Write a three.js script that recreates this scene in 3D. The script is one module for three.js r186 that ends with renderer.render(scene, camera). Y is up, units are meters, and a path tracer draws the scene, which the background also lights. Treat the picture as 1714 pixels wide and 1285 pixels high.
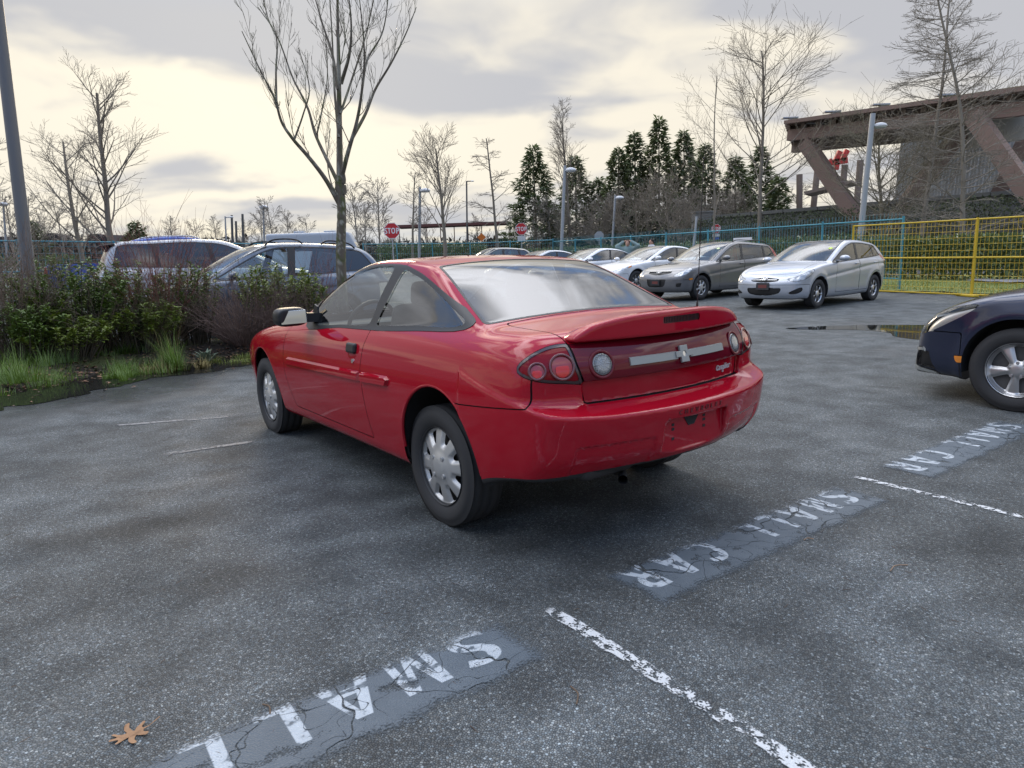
import * as THREE from 'three';
import { mergeGeometries } from 'three/addons/utils/BufferGeometryUtils.js';
import { ImprovedNoise } from 'three/addons/math/ImprovedNoise.js';
import { RoundedBoxGeometry } from 'three/addons/geometries/RoundedBoxGeometry.js';
import { TextGeometry } from 'three/addons/geometries/TextGeometry.js';
import { FontLoader } from 'three/addons/loaders/FontLoader.js';

const scene = new THREE.Scene();
// ---- camera: a phone held at chest height, tilted down a little ----
const CAM = { h: 1.3157, pitch: -0.1785, roll: -0.0357, f: 1141.57, W: 1714, H: 1285 };
const camera = new THREE.PerspectiveCamera(2 * Math.atan(CAM.H / 2 / CAM.f) * 180 / Math.PI, CAM.W / CAM.H, 0.05, 3000);
camera.position.set(0, CAM.h, 0);
camera.rotation.order = 'YXZ';
camera.rotation.set(CAM.pitch, 0, CAM.roll);
camera.updateMatrixWorld(true);
const renderer = new THREE.WebGLRenderer({ antialias: true });
renderer.toneMapping = THREE.LinearToneMapping;
renderer.toneMappingExposure = 1.3;
renderer.shadowMap.enabled = true;

// ---- sun behind the clouds, low ahead and to the left ----
const sunAz = -0.30, sunEl = 0.30;               // azimuth from -z towards +x, elevation
const sunDir = new THREE.Vector3(Math.sin(sunAz) * Math.cos(sunEl), Math.sin(sunEl), -Math.cos(sunAz) * Math.cos(sunEl));
const sun = new THREE.DirectionalLight(0xffe6c0, 0.7);
sun.position.copy(sunDir).multiplyScalar(120);
sun.castShadow = true;
sun.shadow.radius = 24;
sun.shadow.mapSize.set(4096, 4096);
Object.assign(sun.shadow.camera, { left: -60, right: 60, top: 60, bottom: -60, near: 1, far: 260 });
scene.add(sun, sun.target);

// ---- helpers ----
const PN = new ImprovedNoise();
const clamp = (x, a = 0, b = 1) => x < a ? a : x > b ? b : x;
const lerp = (a, b, t) => a + (b - a) * t;
const sstep = (a, b, x) => { const t = clamp((x - a) / (b - a)); return t * t * (3 - 2 * t); };
function rng(seed) { let s = seed >>> 0; return () => { s = s + 0x6D2B79F5 >>> 0; let t = Math.imul(s ^ s >>> 15, 1 | s); t = t + Math.imul(t ^ t >>> 7, 61 | t) ^ t; return ((t ^ t >>> 14) >>> 0) / 4294967296; }; }
function fbm(x, y, z, oct, gain = 0.5) { let a = 1, s = 0, n = 0; for (let i = 0; i < oct; i++) { s += a * PN.noise(x, y, z); n += a; a *= gain; x = x * 2.03 + 17.1; y = y * 2.03 + 5.7; z = z * 2.03 + 3.3; } return s / n; }
// the car park rises gently to the left and away: ground height at a place
const gnd = (x, z) => { const s = (t, k) => t > 20 ? t : k * Math.log(1 + Math.exp(t / k)); return 0.036 * s(-x - 2.2, 0.6) + 0.012 * s(-z - 10, 1.5); };
// photograph pixel + depth -> place; photograph pixel -> place on the ground
function at(px, py, depth) { const v = new THREE.Vector3((px - CAM.W / 2) / CAM.f, -(py - CAM.H / 2) / CAM.f, -1).applyQuaternion(camera.quaternion); return v.multiplyScalar(depth / -v.z).add(camera.position); }
function onGround(px, py, up = 0) { let y = 0, p; for (let i = 0; i < 12; i++) { const v = new THREE.Vector3((px - CAM.W / 2) / CAM.f, -(py - CAM.H / 2) / CAM.f, -1).applyQuaternion(camera.quaternion); p = v.multiplyScalar((y - CAM.h) / v.y).add(camera.position); y = gnd(p.x, p.z) + up; } return p; }
const names = {};
function numbered(n) { const k = names[n] = (names[n] ?? -1) + 1; return k ? n + '_' + String(k).padStart(3, '0') : n; }
function tag(o, label, category, group) { o.userData = { label, category }; if (group) o.userData.group = group; return o; }
function thing(name, label, category, x = 0, y = 0, z = 0, turn = 0, group) {
  const o = new THREE.Group(); o.name = numbered(name); o.position.set(x, y, z); o.rotation.y = turn; scene.add(o); return tag(o, label, category, group);
}
function put(name, geo, mat, parent, label) {
  const m = new THREE.Mesh(Array.isArray(geo) ? merge(geo) : geo, mat); m.name = parent === scene ? numbered(name) : name; m.castShadow = m.receiveShadow = true; parent.add(m); if (label) m.userData.label = label; return m;
}
function struct(name, geo, mat) { const m = put(name, geo, mat, scene); m.userData.kind = 'structure'; return m; }
function plain(g) { g = g.index ? g.toNonIndexed() : g; for (const k of Object.keys(g.attributes)) if (!['position', 'normal', 'uv'].includes(k)) g.deleteAttribute(k); if (!g.attributes.uv) g.setAttribute('uv', new THREE.BufferAttribute(new Float32Array(g.attributes.position.count * 2), 2)); if (!g.attributes.normal) g.computeVertexNormals(); return g; }
const merge = list => list.length === 1 ? list[0] : mergeGeometries(list.map(plain));
const mat = (r, g, b, rough = 0.6, metal = 0, o = {}) => { const m = new THREE.MeshPhysicalMaterial({ roughness: rough, metalness: metal, ...o }); m.color.setRGB(r, g, b); m.side = THREE.DoubleSide; return m; };
const box = (w, h, d, x = 0, y = 0, z = 0, r = 0) => (r ? new RoundedBoxGeometry(w, h, d, 2, r) : new THREE.BoxGeometry(w, h, d)).translate(x, y, z);
const V = (x, y, z) => new THREE.Vector3(x, y, z);
function bar(a, b, r0, r1 = r0, seg = 8) { const d = b.clone().sub(a), L = d.length(); return new THREE.CylinderGeometry(r1, r0, L, seg, 1).translate(0, L / 2, 0).applyQuaternion(new THREE.Quaternion().setFromUnitVectors(V(0, 1, 0), d.normalize())).translate(a.x, a.y, a.z); }
function beam(a, b, w, h) { const d = b.clone().sub(a), L = d.length(), m = new THREE.Matrix4(), x = d.clone().normalize(), up = Math.abs(x.y) > 0.95 ? V(1, 0, 0) : V(0, 1, 0), z = x.clone().cross(up).normalize(), y = z.clone().cross(x); m.makeBasis(x, y, z); return new THREE.BoxGeometry(L, h, w).translate(L / 2, 0, 0).applyMatrix4(m).translate(a.x, a.y, a.z); }
const tube = (pts, r, seg = 24, rad = 6, closed = false) => new THREE.TubeGeometry(new THREE.CatmullRomCurve3(pts.map(p => Array.isArray(p) ? V(...p) : p), closed), seg, r, rad, closed);
function geoFrom(P, I, N, UV) { const g = new THREE.BufferGeometry(); g.setAttribute('position', new THREE.BufferAttribute(Float32Array.from(P), 3)); if (I) g.setIndex(new THREE.BufferAttribute(Uint32Array.from(I), 1)); if (UV) g.setAttribute('uv', new THREE.BufferAttribute(Float32Array.from(UV), 2)); if (N) g.setAttribute('normal', new THREE.BufferAttribute(Float32Array.from(N), 3)); else g.computeVertexNormals(); return g; }
// natural cubic spline through [x, y] pairs, straight beyond its ends
function sp(pts) {
  const n = pts.length, x = pts.map(p => p[0]), y = pts.map(p => p[1]), m = new Array(n).fill(0), c = [0], d = [0];
  if (n === 1) return () => y[0];
  for (let i = 1; i < n - 1; i++) { const h0 = x[i] - x[i - 1], h1 = x[i + 1] - x[i], a = h0, b = 2 * (h0 + h1), r = 6 * ((y[i + 1] - y[i]) / h1 - (y[i] - y[i - 1]) / h0), w = b - a * (c[i - 1] || 0); c[i] = h1 / w; d[i] = (r - a * (d[i - 1] || 0)) / w; }
  for (let i = n - 2; i > 0; i--) m[i] = d[i] - c[i] * m[i + 1];
  const slope = (i, t) => { const h = x[i + 1] - x[i]; return (y[i + 1] - y[i]) / h + h / 6 * (t ? 2 * m[i + 1] + m[i] : -2 * m[i] - m[i + 1]); };
  const s0 = slope(0, 0), s1 = slope(n - 2, 1);
  return v => {
    if (v <= x[0]) return y[0] + (v - x[0]) * s0; if (v >= x[n - 1]) return y[n - 1] + (v - x[n - 1]) * s1;
    let i = 0; while (v > x[i + 1]) i++;
    const h = x[i + 1] - x[i], A = (x[i + 1] - v) / h, B = 1 - A;
    return A * y[i] + B * y[i + 1] + ((A * A * A - A) * m[i] + (B * B * B - B) * m[i + 1]) * h * h / 6;
  };
}
const smax = (a, b, k) => { const h = Math.max(k - Math.abs(a - b), 0) / k; return Math.max(a, b) + h * h * h * k / 6; };
const smin = (a, b, k) => -smax(-a, -b, k);
// signed distance to a polygon (negative inside)
function poly(pts) {
  const n = pts.length;
  return (u, v) => {
    let d = 1e9, s = 1;
    for (let i = 0, j = n - 1; i < n; j = i++) {
      const ex = pts[j][0] - pts[i][0], ey = pts[j][1] - pts[i][1], wx = u - pts[i][0], wy = v - pts[i][1], t = clamp((wx * ex + wy * ey) / (ex * ex + ey * ey)), bx = wx - ex * t, by = wy - ey * t;
      d = Math.min(d, bx * bx + by * by);
      const c1 = v >= pts[i][1], c2 = v < pts[j][1], c3 = ex * wy > ey * wx;
      if ((c1 && c2 && c3) || (!c1 && !c2 && !c3)) s = -s;
    }
    return s * Math.sqrt(d);
  };
}
// smooth closed outline through the points (for polygons with curved sides)
function curved(pts, per = 5) { const c = new THREE.CatmullRomCurve3(pts.map(p => V(p[0], p[1], 0)), true, 'centripetal'); return c.getPoints(pts.length * per).slice(0, -1).map(p => [p.x, p.y]); }
// surface nets over a field (negative inside); vertices are moved onto the surface
function meshField(F, lo, hi, cell) {
  const nx = Math.ceil((hi[0] - lo[0]) / cell) + 1, ny = Math.ceil((hi[1] - lo[1]) / cell) + 1, nz = Math.ceil((hi[2] - lo[2]) / cell) + 1;
  const B = 6, val = new Float32Array(nx * ny * nz).fill(9), id = (i, j, k) => (k * ny + j) * nx + i, r = cell * B * 0.9 * 1.9;
  for (let k = 0; k < nz; k += B) for (let j = 0; j < ny; j += B) for (let i = 0; i < nx; i += B) {
    const c = F(lo[0] + (i + B / 2) * cell, lo[1] + (j + B / 2) * cell, lo[2] + (k + B / 2) * cell);
    const far = Math.abs(c) > r, i1 = Math.min(i + B, nx), j1 = Math.min(j + B, ny), k1 = Math.min(k + B, nz);
    for (let kk = k; kk < k1; kk++) for (let jj = j; jj < j1; jj++) for (let ii = i; ii < i1; ii++) val[id(ii, jj, kk)] = far ? c : F(lo[0] + ii * cell, lo[1] + jj * cell, lo[2] + kk * cell);
  }
  const vid = new Int32Array(nx * ny * nz).fill(-1), P = [], I = [], e = cell * 0.15;
  const E = [[0, 1], [2, 3], [4, 5], [6, 7], [0, 2], [1, 3], [4, 6], [5, 7], [0, 4], [1, 5], [2, 6], [3, 7]], v = new Float64Array(8);
  for (let k = 0; k < nz - 1; k++) for (let j = 0; j < ny - 1; j++) for (let i = 0; i < nx - 1; i++) {
    let m = 0; for (let q = 0; q < 8; q++) { v[q] = val[id(i + (q & 1), j + (q >> 1 & 1), k + (q >> 2))]; if (v[q] < 0) m |= 1 << q; }
    if (m === 0 || m === 255) continue;
    let x = 0, y = 0, z = 0, n = 0;
    for (const [a, b] of E) if ((v[a] < 0) !== (v[b] < 0)) { const t = v[a] / (v[a] - v[b]); x += lerp(a & 1, b & 1, t); y += lerp(a >> 1 & 1, b >> 1 & 1, t); z += lerp(a >> 2, b >> 2, t); n++; }
    x = lo[0] + (i + x / n) * cell; y = lo[1] + (j + y / n) * cell; z = lo[2] + (k + z / n) * cell;
    for (let it = 0; it < 2; it++) { const f = F(x, y, z), gx = (F(x + e, y, z) - f) / e, gy = (F(x, y + e, z) - f) / e, gz = (F(x, y, z + e) - f) / e, g = Math.max(gx * gx + gy * gy + gz * gz, 0.05), s = clamp(f / g, -cell * 0.6, cell * 0.6); x -= gx * s; y -= gy * s; z -= gz * s; }
    vid[id(i, j, k)] = P.length / 3; P.push(x, y, z);
  }
  const quad = (a, b, c, d, flip) => { if (a < 0 || b < 0 || c < 0 || d < 0) return; if (flip) [b, d] = [d, b]; I.push(a, b, c, a, c, d); };
  for (let k = 1; k < nz - 1; k++) for (let j = 1; j < ny - 1; j++) for (let i = 1; i < nx - 1; i++) {
    const s = val[id(i, j, k)] < 0;
    if (s !== val[id(i + 1, j, k)] < 0) quad(vid[id(i, j - 1, k - 1)], vid[id(i, j, k - 1)], vid[id(i, j, k)], vid[id(i, j - 1, k)], !s);
    if (s !== val[id(i, j + 1, k)] < 0) quad(vid[id(i - 1, j, k - 1)], vid[id(i - 1, j, k)], vid[id(i, j, k)], vid[id(i, j, k - 1)], !s);
    if (s !== val[id(i, j, k + 1)] < 0) quad(vid[id(i - 1, j - 1, k)], vid[id(i, j - 1, k)], vid[id(i, j, k)], vid[id(i - 1, j, k)], !s);
  }
  return { P, I };
}
// keep the part of a mesh where field < level; returns a compact mesh
function clip(m, field, level = 0) {
  const n = m.P.length / 3, d = new Float64Array(n); for (let i = 0; i < n; i++) d[i] = field(m.P[3 * i], m.P[3 * i + 1], m.P[3 * i + 2]) - level;
  return clipBy(m, d);
}
function clipBy(m, d) {
  const map = new Map(), P = [], I = [], edge = new Map();
  const keep = i => { let k = map.get(i); if (k === undefined) { k = P.length / 3; P.push(m.P[3 * i], m.P[3 * i + 1], m.P[3 * i + 2]); map.set(i, k); } return k; };
  const mid = (a, b) => { const key = a < b ? a * 4194304 + b : b * 4194304 + a; let k = edge.get(key); if (k === undefined) { const t = d[a] / (d[a] - d[b]); k = P.length / 3; for (let q = 0; q < 3; q++) P.push(lerp(m.P[3 * a + q], m.P[3 * b + q], t)); edge.set(key, k); } return k; };
  for (let t = 0; t < m.I.length; t += 3) {
    const v = [m.I[t], m.I[t + 1], m.I[t + 2]], out = [];
    if (d[v[0]] >= 0 && d[v[1]] >= 0 && d[v[2]] >= 0) continue;
    for (let q = 0; q < 3; q++) { const a = v[q], b = v[(q + 1) % 3]; if (d[a] < 0) out.push(keep(a)); if ((d[a] < 0) !== (d[b] < 0)) out.push(mid(a, b)); }
    for (let q = 2; q < out.length; q++) I.push(out[0], out[q - 1], out[q]);
  }
  return { P, I };
}
// take a region out of the shell as a part of its own, leaving a groove; returns the part, shrinks the shell
function carve(shell, field, gap = 0) {
  const n = shell.P.length / 3, d = new Float64Array(n), e = new Float64Array(n);
  for (let i = 0; i < n; i++) { const f = field(shell.P[3 * i], shell.P[3 * i + 1], shell.P[3 * i + 2]); d[i] = f + gap; e[i] = gap - f; }
  const part = clipBy(shell, d), rest = clipBy(shell, e); shell.P = rest.P; shell.I = rest.I; return part;
}
function skin(m, F, push = 0, e = 0.0025) {
  const n = m.P.length / 3, N = new Float32Array(n * 3), P = new Float32Array(n * 3), UV = new Float32Array(n * 2);
  for (let i = 0; i < n; i++) {
    const x = m.P[3 * i], y = m.P[3 * i + 1], z = m.P[3 * i + 2];
    let gx = F(x + e, y, z) - F(x - e, y, z), gy = F(x, y + e, z) - F(x, y - e, z), gz = F(x, y, z + e) - F(x, y, z - e); const l = Math.hypot(gx, gy, gz) || 1; gx /= l; gy /= l; gz /= l;
    N[3 * i] = gx; N[3 * i + 1] = gy; N[3 * i + 2] = gz; P[3 * i] = x + gx * push; P[3 * i + 1] = y + gy * push; P[3 * i + 2] = z + gz * push; UV[2 * i] = x; UV[2 * i + 1] = y + z;
  }
  return geoFrom(P, m.I, N, UV);
}
function tex(size, fn, srgb = false, ch = 4) {
  const [w, h] = Array.isArray(size) ? size : [size, size], a = new Uint8Array(w * h * 4), c = [0, 0, 0, 255];
  for (let j = 0; j < h; j++) for (let i = 0; i < w; i++) { c[3] = 255; fn(i / w, j / h, c, i, j); const o = 4 * (j * w + i); for (let q = 0; q < 4; q++) a[o + q] = clamp(c[q], 0, 255); }
  const t = new THREE.DataTexture(a, w, h); t.wrapS = t.wrapT = THREE.RepeatWrapping; t.magFilter = THREE.LinearFilter; if (srgb) t.colorSpace = THREE.SRGBColorSpace; t.needsUpdate = true; return t;
}
// ---- sky: broken winter cloud, pale and warm low ahead, blue gaps behind ----
{
  const W = 3072, H = 1536, a = new Float32Array(W * H * 4), v = V(0, 0, 0);
  const col = (dx, dy, dz) => {
    const el = Math.asin(clamp(dy, -1, 1)) * 57.3, s = Math.max(0, dx * sunDir.x + dy * sunDir.y + dz * sunDir.z);
    const ahead = -dz / Math.max(Math.hypot(dx, dz), 1e-4), q = 1 / (Math.max(dy, 0) + 0.16), px = dx * q, pz = dz * q;
    const wx = fbm(px * 0.9, 2.2, pz * 0.9, 3) * 0.7, wz = fbm(px * 0.9, 7.7, pz * 0.9, 3) * 0.7;
    const big = fbm(px * 0.95 + pz * 0.25 + wx + 3.1, 1.3, pz * 1.25 + wz + 1.2, 6), fine = fbm(px * 2.6 + wx * 2 + 8, 4.4, pz * 3.6 + wz * 2, 5);
    const n = big + 0.46 * fine;
    // thick grey cloud overhead, thinner and warmer towards the low light
    const grey = sstep(-0.30, 0.34, n * 1.25 + 0.30 * sstep(9.5, 16, el) - 0.17 * Math.exp(-Math.pow((el - 8) / 4, 2)) - 0.01);
    const glow = Math.pow(s, 30) * 0.11 + Math.pow(s, 5) * 0.03;
    let r = lerp(0.735, 0.425, grey), g = lerp(0.685, 0.432, grey), b = lerp(0.585, 0.462, grey);
    r += glow * (1 - grey * 0.5); g += glow * 0.86 * (1 - grey * 0.5); b += glow * 0.5 * (1 - grey * 0.5);
    // a low bank: pale yellow with slate streaks
    const bank = sstep(4.5, 0.5, el), st = sstep(-0.05, 0.25, fbm(px * 0.9 + 5, dy * 55, pz * 0.9, 4) + 0.03);
    r = lerp(r, lerp(0.76, 0.42, st), bank); g = lerp(g, lerp(0.68, 0.455, st), bank); b = lerp(b, lerp(0.50, 0.51, st), bank);
    // higher up the cover breaks: brighter tops, blue gaps; away from the sun it is duller
    const away = sstep(-0.2, 0.8, -ahead), hi = sstep(17, 32, el), st2 = fbm(px * 1.9 + wx * 2.4, 12.5, pz * 1.6 + px * 0.5 + wz * 2.4, 6), gap = Math.max(away * sstep(4, 14, el) * sstep(0.02, -0.16, n), hi * 0.85 * sstep(0.0, -0.16, st2));
    const up = (1 + 2.4 * sstep(19, 60, el)) * lerp(1, 0.78, away) * lerp(1, 0.9 + 1.6 * sstep(-0.12, 0.24, st2), hi);
    r *= up; g *= up; b *= up;
    r = lerp(r, 0.30, gap); g = lerp(g, 0.50, gap); b = lerp(b, 0.92, gap);
    return [r, g, b];
  };
  for (let j = 0; j < H; j++) for (let i = 0; i < W; i++) {
    const o = 4 * (j * W + i), el = ((j + 0.5) / H - 0.5) * Math.PI, th = ((i + 0.5) / W - 0.5) * 2 * Math.PI;
    let c;
    if (el < -0.06) c = [0.30, 0.29, 0.26]; else { const ce = Math.cos(el); c = col(Math.cos(th) * ce, Math.sin(el), Math.sin(th) * ce); }
    a[o] = c[0]; a[o + 1] = c[1]; a[o + 2] = c[2]; a[o + 3] = 1;
  }
  const t = new THREE.DataTexture(a, W, H, THREE.RGBAFormat, THREE.FloatType); t.mapping = THREE.EquirectangularReflectionMapping; t.magFilter = t.minFilter = THREE.LinearFilter; t.wrapS = THREE.RepeatWrapping; t.needsUpdate = true;
  scene.background = t; scene.environment = t; scene.backgroundIntensity = 1; scene.environmentIntensity = 1;
}
// ---- asphalt ----
const TILE = 2.4;
const aggregate = (() => {
  const N = 2048, C = 300, r = rng(11), px = new Float32Array(C * C), py = new Float32Array(C * C), tone = new Float32Array(C * C), hue = new Float32Array(C * C);
  for (let i = 0; i < C * C; i++) { px[i] = r(); py[i] = r(); const k = r(); tone[i] = k < 0.10 ? 0.16 + r() * 0.12 : k < 0.5 ? 0.065 + r() * 0.045 : 0.10 + r() * 0.06; hue[i] = r() - 0.5; }
  const col = new Uint8Array(N * N * 4), bmp = new Uint8Array(N * N * 4), q = C / N, enc = v => 255 * (v <= 0.0031308 ? v * 12.92 : 1.055 * Math.pow(v, 1 / 2.4) - 0.055);
  for (let j = 0; j < N; j++) for (let i = 0; i < N; i++) {
    const u = i * q, v = j * q, cu = Math.floor(u), cv = Math.floor(v); let d1 = 9, d2 = 9, id = 0;
    for (let b = -1; b <= 1; b++) for (let a = -1; a <= 1; a++) { const x = (cu + a + C) % C, y = (cv + b + C) % C, k = y * C + x, ex = cu + a + px[k] - u, ey = cv + b + py[k] - v, d = ex * ex + ey * ey; if (d < d1) { d2 = d1; d1 = d; id = k; } else if (d < d2) d2 = d; }
    const edge = Math.sqrt(d2) - Math.sqrt(d1), st = sstep(0.02, 0.28, edge), grain = PN.noise(i * 0.37, j * 0.37, 3.3) * 0.012;
    const t = lerp(0.035, tone[id], st) * (1 + 0.35 * PN.noise(i * 12 / N, j * 12 / N, 1.5)) + grain, o = 4 * (j * N + i), h = hue[id] * 0.10;
    col[o] = clamp(enc(t * (0.96 + h)), 0, 255); col[o + 1] = clamp(enc(t), 0, 255); col[o + 2] = clamp(enc(t * (1.03 - h)), 0, 255); col[o + 3] = 255;
    const hb = 40 + 170 * st * (0.55 + 0.45 * (1 - Math.min(1, Math.sqrt(d1)))) + tone[id] * 60; bmp[o] = bmp[o + 1] = bmp[o + 2] = clamp(hb, 0, 255); bmp[o + 3] = 255;
  }
  const mk = (a, s) => { const t = new THREE.DataTexture(a, N, N); t.wrapS = t.wrapT = THREE.RepeatWrapping; t.magFilter = THREE.LinearFilter; if (s) t.colorSpace = THREE.SRGBColorSpace; t.needsUpdate = true; return t; };
  return { col: mk(col, true), bmp: mk(bmp, false) };
})();
// directions in the car park: AX along the row of stalls, AY along a stall towards us
const AX = V(0.816, 0, -0.578), AY = V(0.578, 0, 0.816);
const wetness = (x, z) => {   // 1 = standing wet, along the planting bed and in worn hollows
  const s = x * AX.x + z * AX.z, t = x * AY.x + z * AY.z, n = fbm(x * 0.35, 3.1, z * 0.35, 4);
  const bed = sstep(2.0, 0.7, bedDistance(x, z) + n * 1.5);
  const lane = sstep(0.16, 0.34, fbm(s * 0.22 + 4, 1.7, t * 0.6 + 2, 4)) * 0.25;
  return clamp(Math.max(bed, lane));
};
// the edge of the planting bed, left to right, away from us
const BED = [[-9.0, -3.2], [-6.6, -5.2], [-5.75, -6.6], [-5.45, -7.3], [-5.2, -7.95], [-4.95, -8.7], [-4.5, -9.4], [-3.85, -10.45], [-2.6, -11.6], [-0.6, -12.9], [0.9, -13.7], [0.9, -14.3], [0.0, -14.4], [-2.4, -12.95], [-4.2, -11.7], [-5.9, -10.6], [-7.6, -9.9], [-10.5, -9.2], [-13, -8.4], [-13, -5.0]];
const bedPoly = poly(curved(BED, 4));
function bedDistance(x, z) { return bedPoly(x, z); }
{
  const TRACKS = [[-2.3, -3.9, -0.9, -4.55, 0.07, 0.3], [-2.6, -3.0, -0.75, -3.8, 0.22, 0.38], [-1.6, -2.6, 0.3, -3.1, 0.26, 0.36], [-3.6, -4.3, -1.7, -5.3, 0.12, 0.25], [0.9, -2.2, 2.4, -2.9, 0.2, 0.2], [-1.0, -3.3, 0.6, -3.6, 0.24, 0.4]];
  const axis = (a) => a.sort((p, q) => p - q), xs = [], zs = [];
  for (let x = -9; x <= 9.001; x += 0.07) xs.push(x); for (let x = 9.4; x < 40; x *= 1.06) { xs.push(x); xs.push(-x); } for (const x of [45, 60, 90, 150, 300, 700, 1500]) xs.push(x, -x);
  for (let z = -14; z <= 0.5; z += 0.07) zs.push(z); for (let z = -14.3; z > -60; z *= 1.025) zs.push(z); for (const z of [-70, -90, -130, -200, -350, -700, -1500, 1, 2, 4, 8, 16, 40, 120]) zs.push(z);
  axis(xs); axis(zs);
  const P = [], UV = [], U2 = [], Cc = [], I = [], nx = xs.length, nz = zs.length;
  for (let j = 0; j < nz; j++) for (let i = 0; i < nx; i++) {
    const x = xs[i], z = zs[j], y = gnd(x, z), s = x * AX.x + z * AX.z, t = x * AY.x + z * AY.z;
    P.push(x, y, z); UV.push((x * 0.955 + z * 0.296) / TILE, (z * 0.955 - x * 0.296) / TILE); U2.push((x + 24) / 48, (z + 40) / 48);
    // patches of finer and coarser wearing course, damp stains and tyre-darkened lanes
    let k = 1.2 + 0.28 * fbm(x * 0.9, 0.5, z * 0.9, 5) + 0.22 * fbm(s * 0.5, 6.5, t * 1.6, 4) + 0.6 * fbm(x * 4, 9.5, z * 4, 3);
    for (const [ax, az, bx, bz, w, d] of TRACKS) { const ex = bx - ax, ez = bz - az, q = clamp(((x - ax) * ex + (z - az) * ez) / (ex * ex + ez * ez)), dd = Math.hypot(x - ax - ex * q, z - az - ez * q + 0.12 * Math.sin(q * 2.6)); k *= 1 - 0.65 * d * sstep(w, w * 0.3, dd + 0.10 * fbm(x * 5, 4, z * 5, 3)) * (0.55 + 0.9 * (0.5 + fbm(x * 2.2, 8, z * 2.2, 3))); }
    k *= 1 - 0.20 * sstep(-0.02, 0.2, fbm(s * 0.5 + 9, 2.5, t * 0.9, 5)) * sstep(-7, -4, z);
    const w = Math.max(0, wetness(x, z)); k *= 1 - 0.6 * w;
    const oil = Math.exp(-((x - 0.55) ** 2 + (z + 3.3) ** 2) / 0.10) + Math.exp(-((x + 0.15) ** 2 + (z + 2.75) ** 2) / 0.12); k *= 1 - 0.25 * oil * (0.6 + 0.8 * fbm(x * 7, 1, z * 7, 3));
    k = clamp(k, 0.3, 1.6); Cc.push(k * 0.95, k, k * 0.985);
  }
  for (let j = 0; j < nz - 1; j++) for (let i = 0; i < nx - 1; i++) { const a = j * nx + i; I.push(a, a + nx, a + 1, a + 1, a + nx, a + nx + 1); }
  const g = geoFrom(P, I, null, UV); g.setAttribute('color', new THREE.BufferAttribute(Float32Array.from(Cc), 3)); g.setAttribute('uv1', new THREE.BufferAttribute(Float32Array.from(U2), 2));
  const rough = tex(1024, (u, v, c) => { const x = u * 48 - 24, z = v * 48 - 40, w = wetness(x, z), n = fbm(x * 2.2, 4, z * 2.2, 3); c[0] = c[1] = c[2] = 255 * clamp(lerp(0.74 + 0.2 * n, 0.17 + 0.3 * n, w), 0.08, 1); });
  rough.channel = 1;
  const m = mat(1, 1, 1, 1, 0, { map: aggregate.col, bumpMap: aggregate.bmp, bumpScale: 0.005, roughnessMap: rough, vertexColors: true, specularIntensity: 0.55 }); m.side = THREE.FrontSide;
  struct('ground', g, m);
}
// a thin sheet lying on the ground: origin, length along e1, width along e2
function sheet(o, e1, L, e2, Wd, up = 0.004, n1 = 24, n2 = 6, s = 1) {
  const P = [], UV = [], I = [];
  for (let j = 0; j <= n2; j++) for (let i = 0; i <= n1; i++) { const a = i / n1, b = j / n2, x = o.x + e1.x * L * a + e2.x * Wd * b, z = o.z + e1.z * L * a + e2.z * Wd * b; P.push(x, gnd(x, z) + up, z); UV.push(a * s, b); }
  for (let j = 0; j < n2; j++) for (let i = 0; i < n1; i++) { const a = j * (n1 + 1) + i; I.push(a, a + 1, a + n1 + 1, a + 1, a + n1 + 2, a + n1 + 1); }
  return geoFrom(P, I, null, UV);
}
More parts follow.
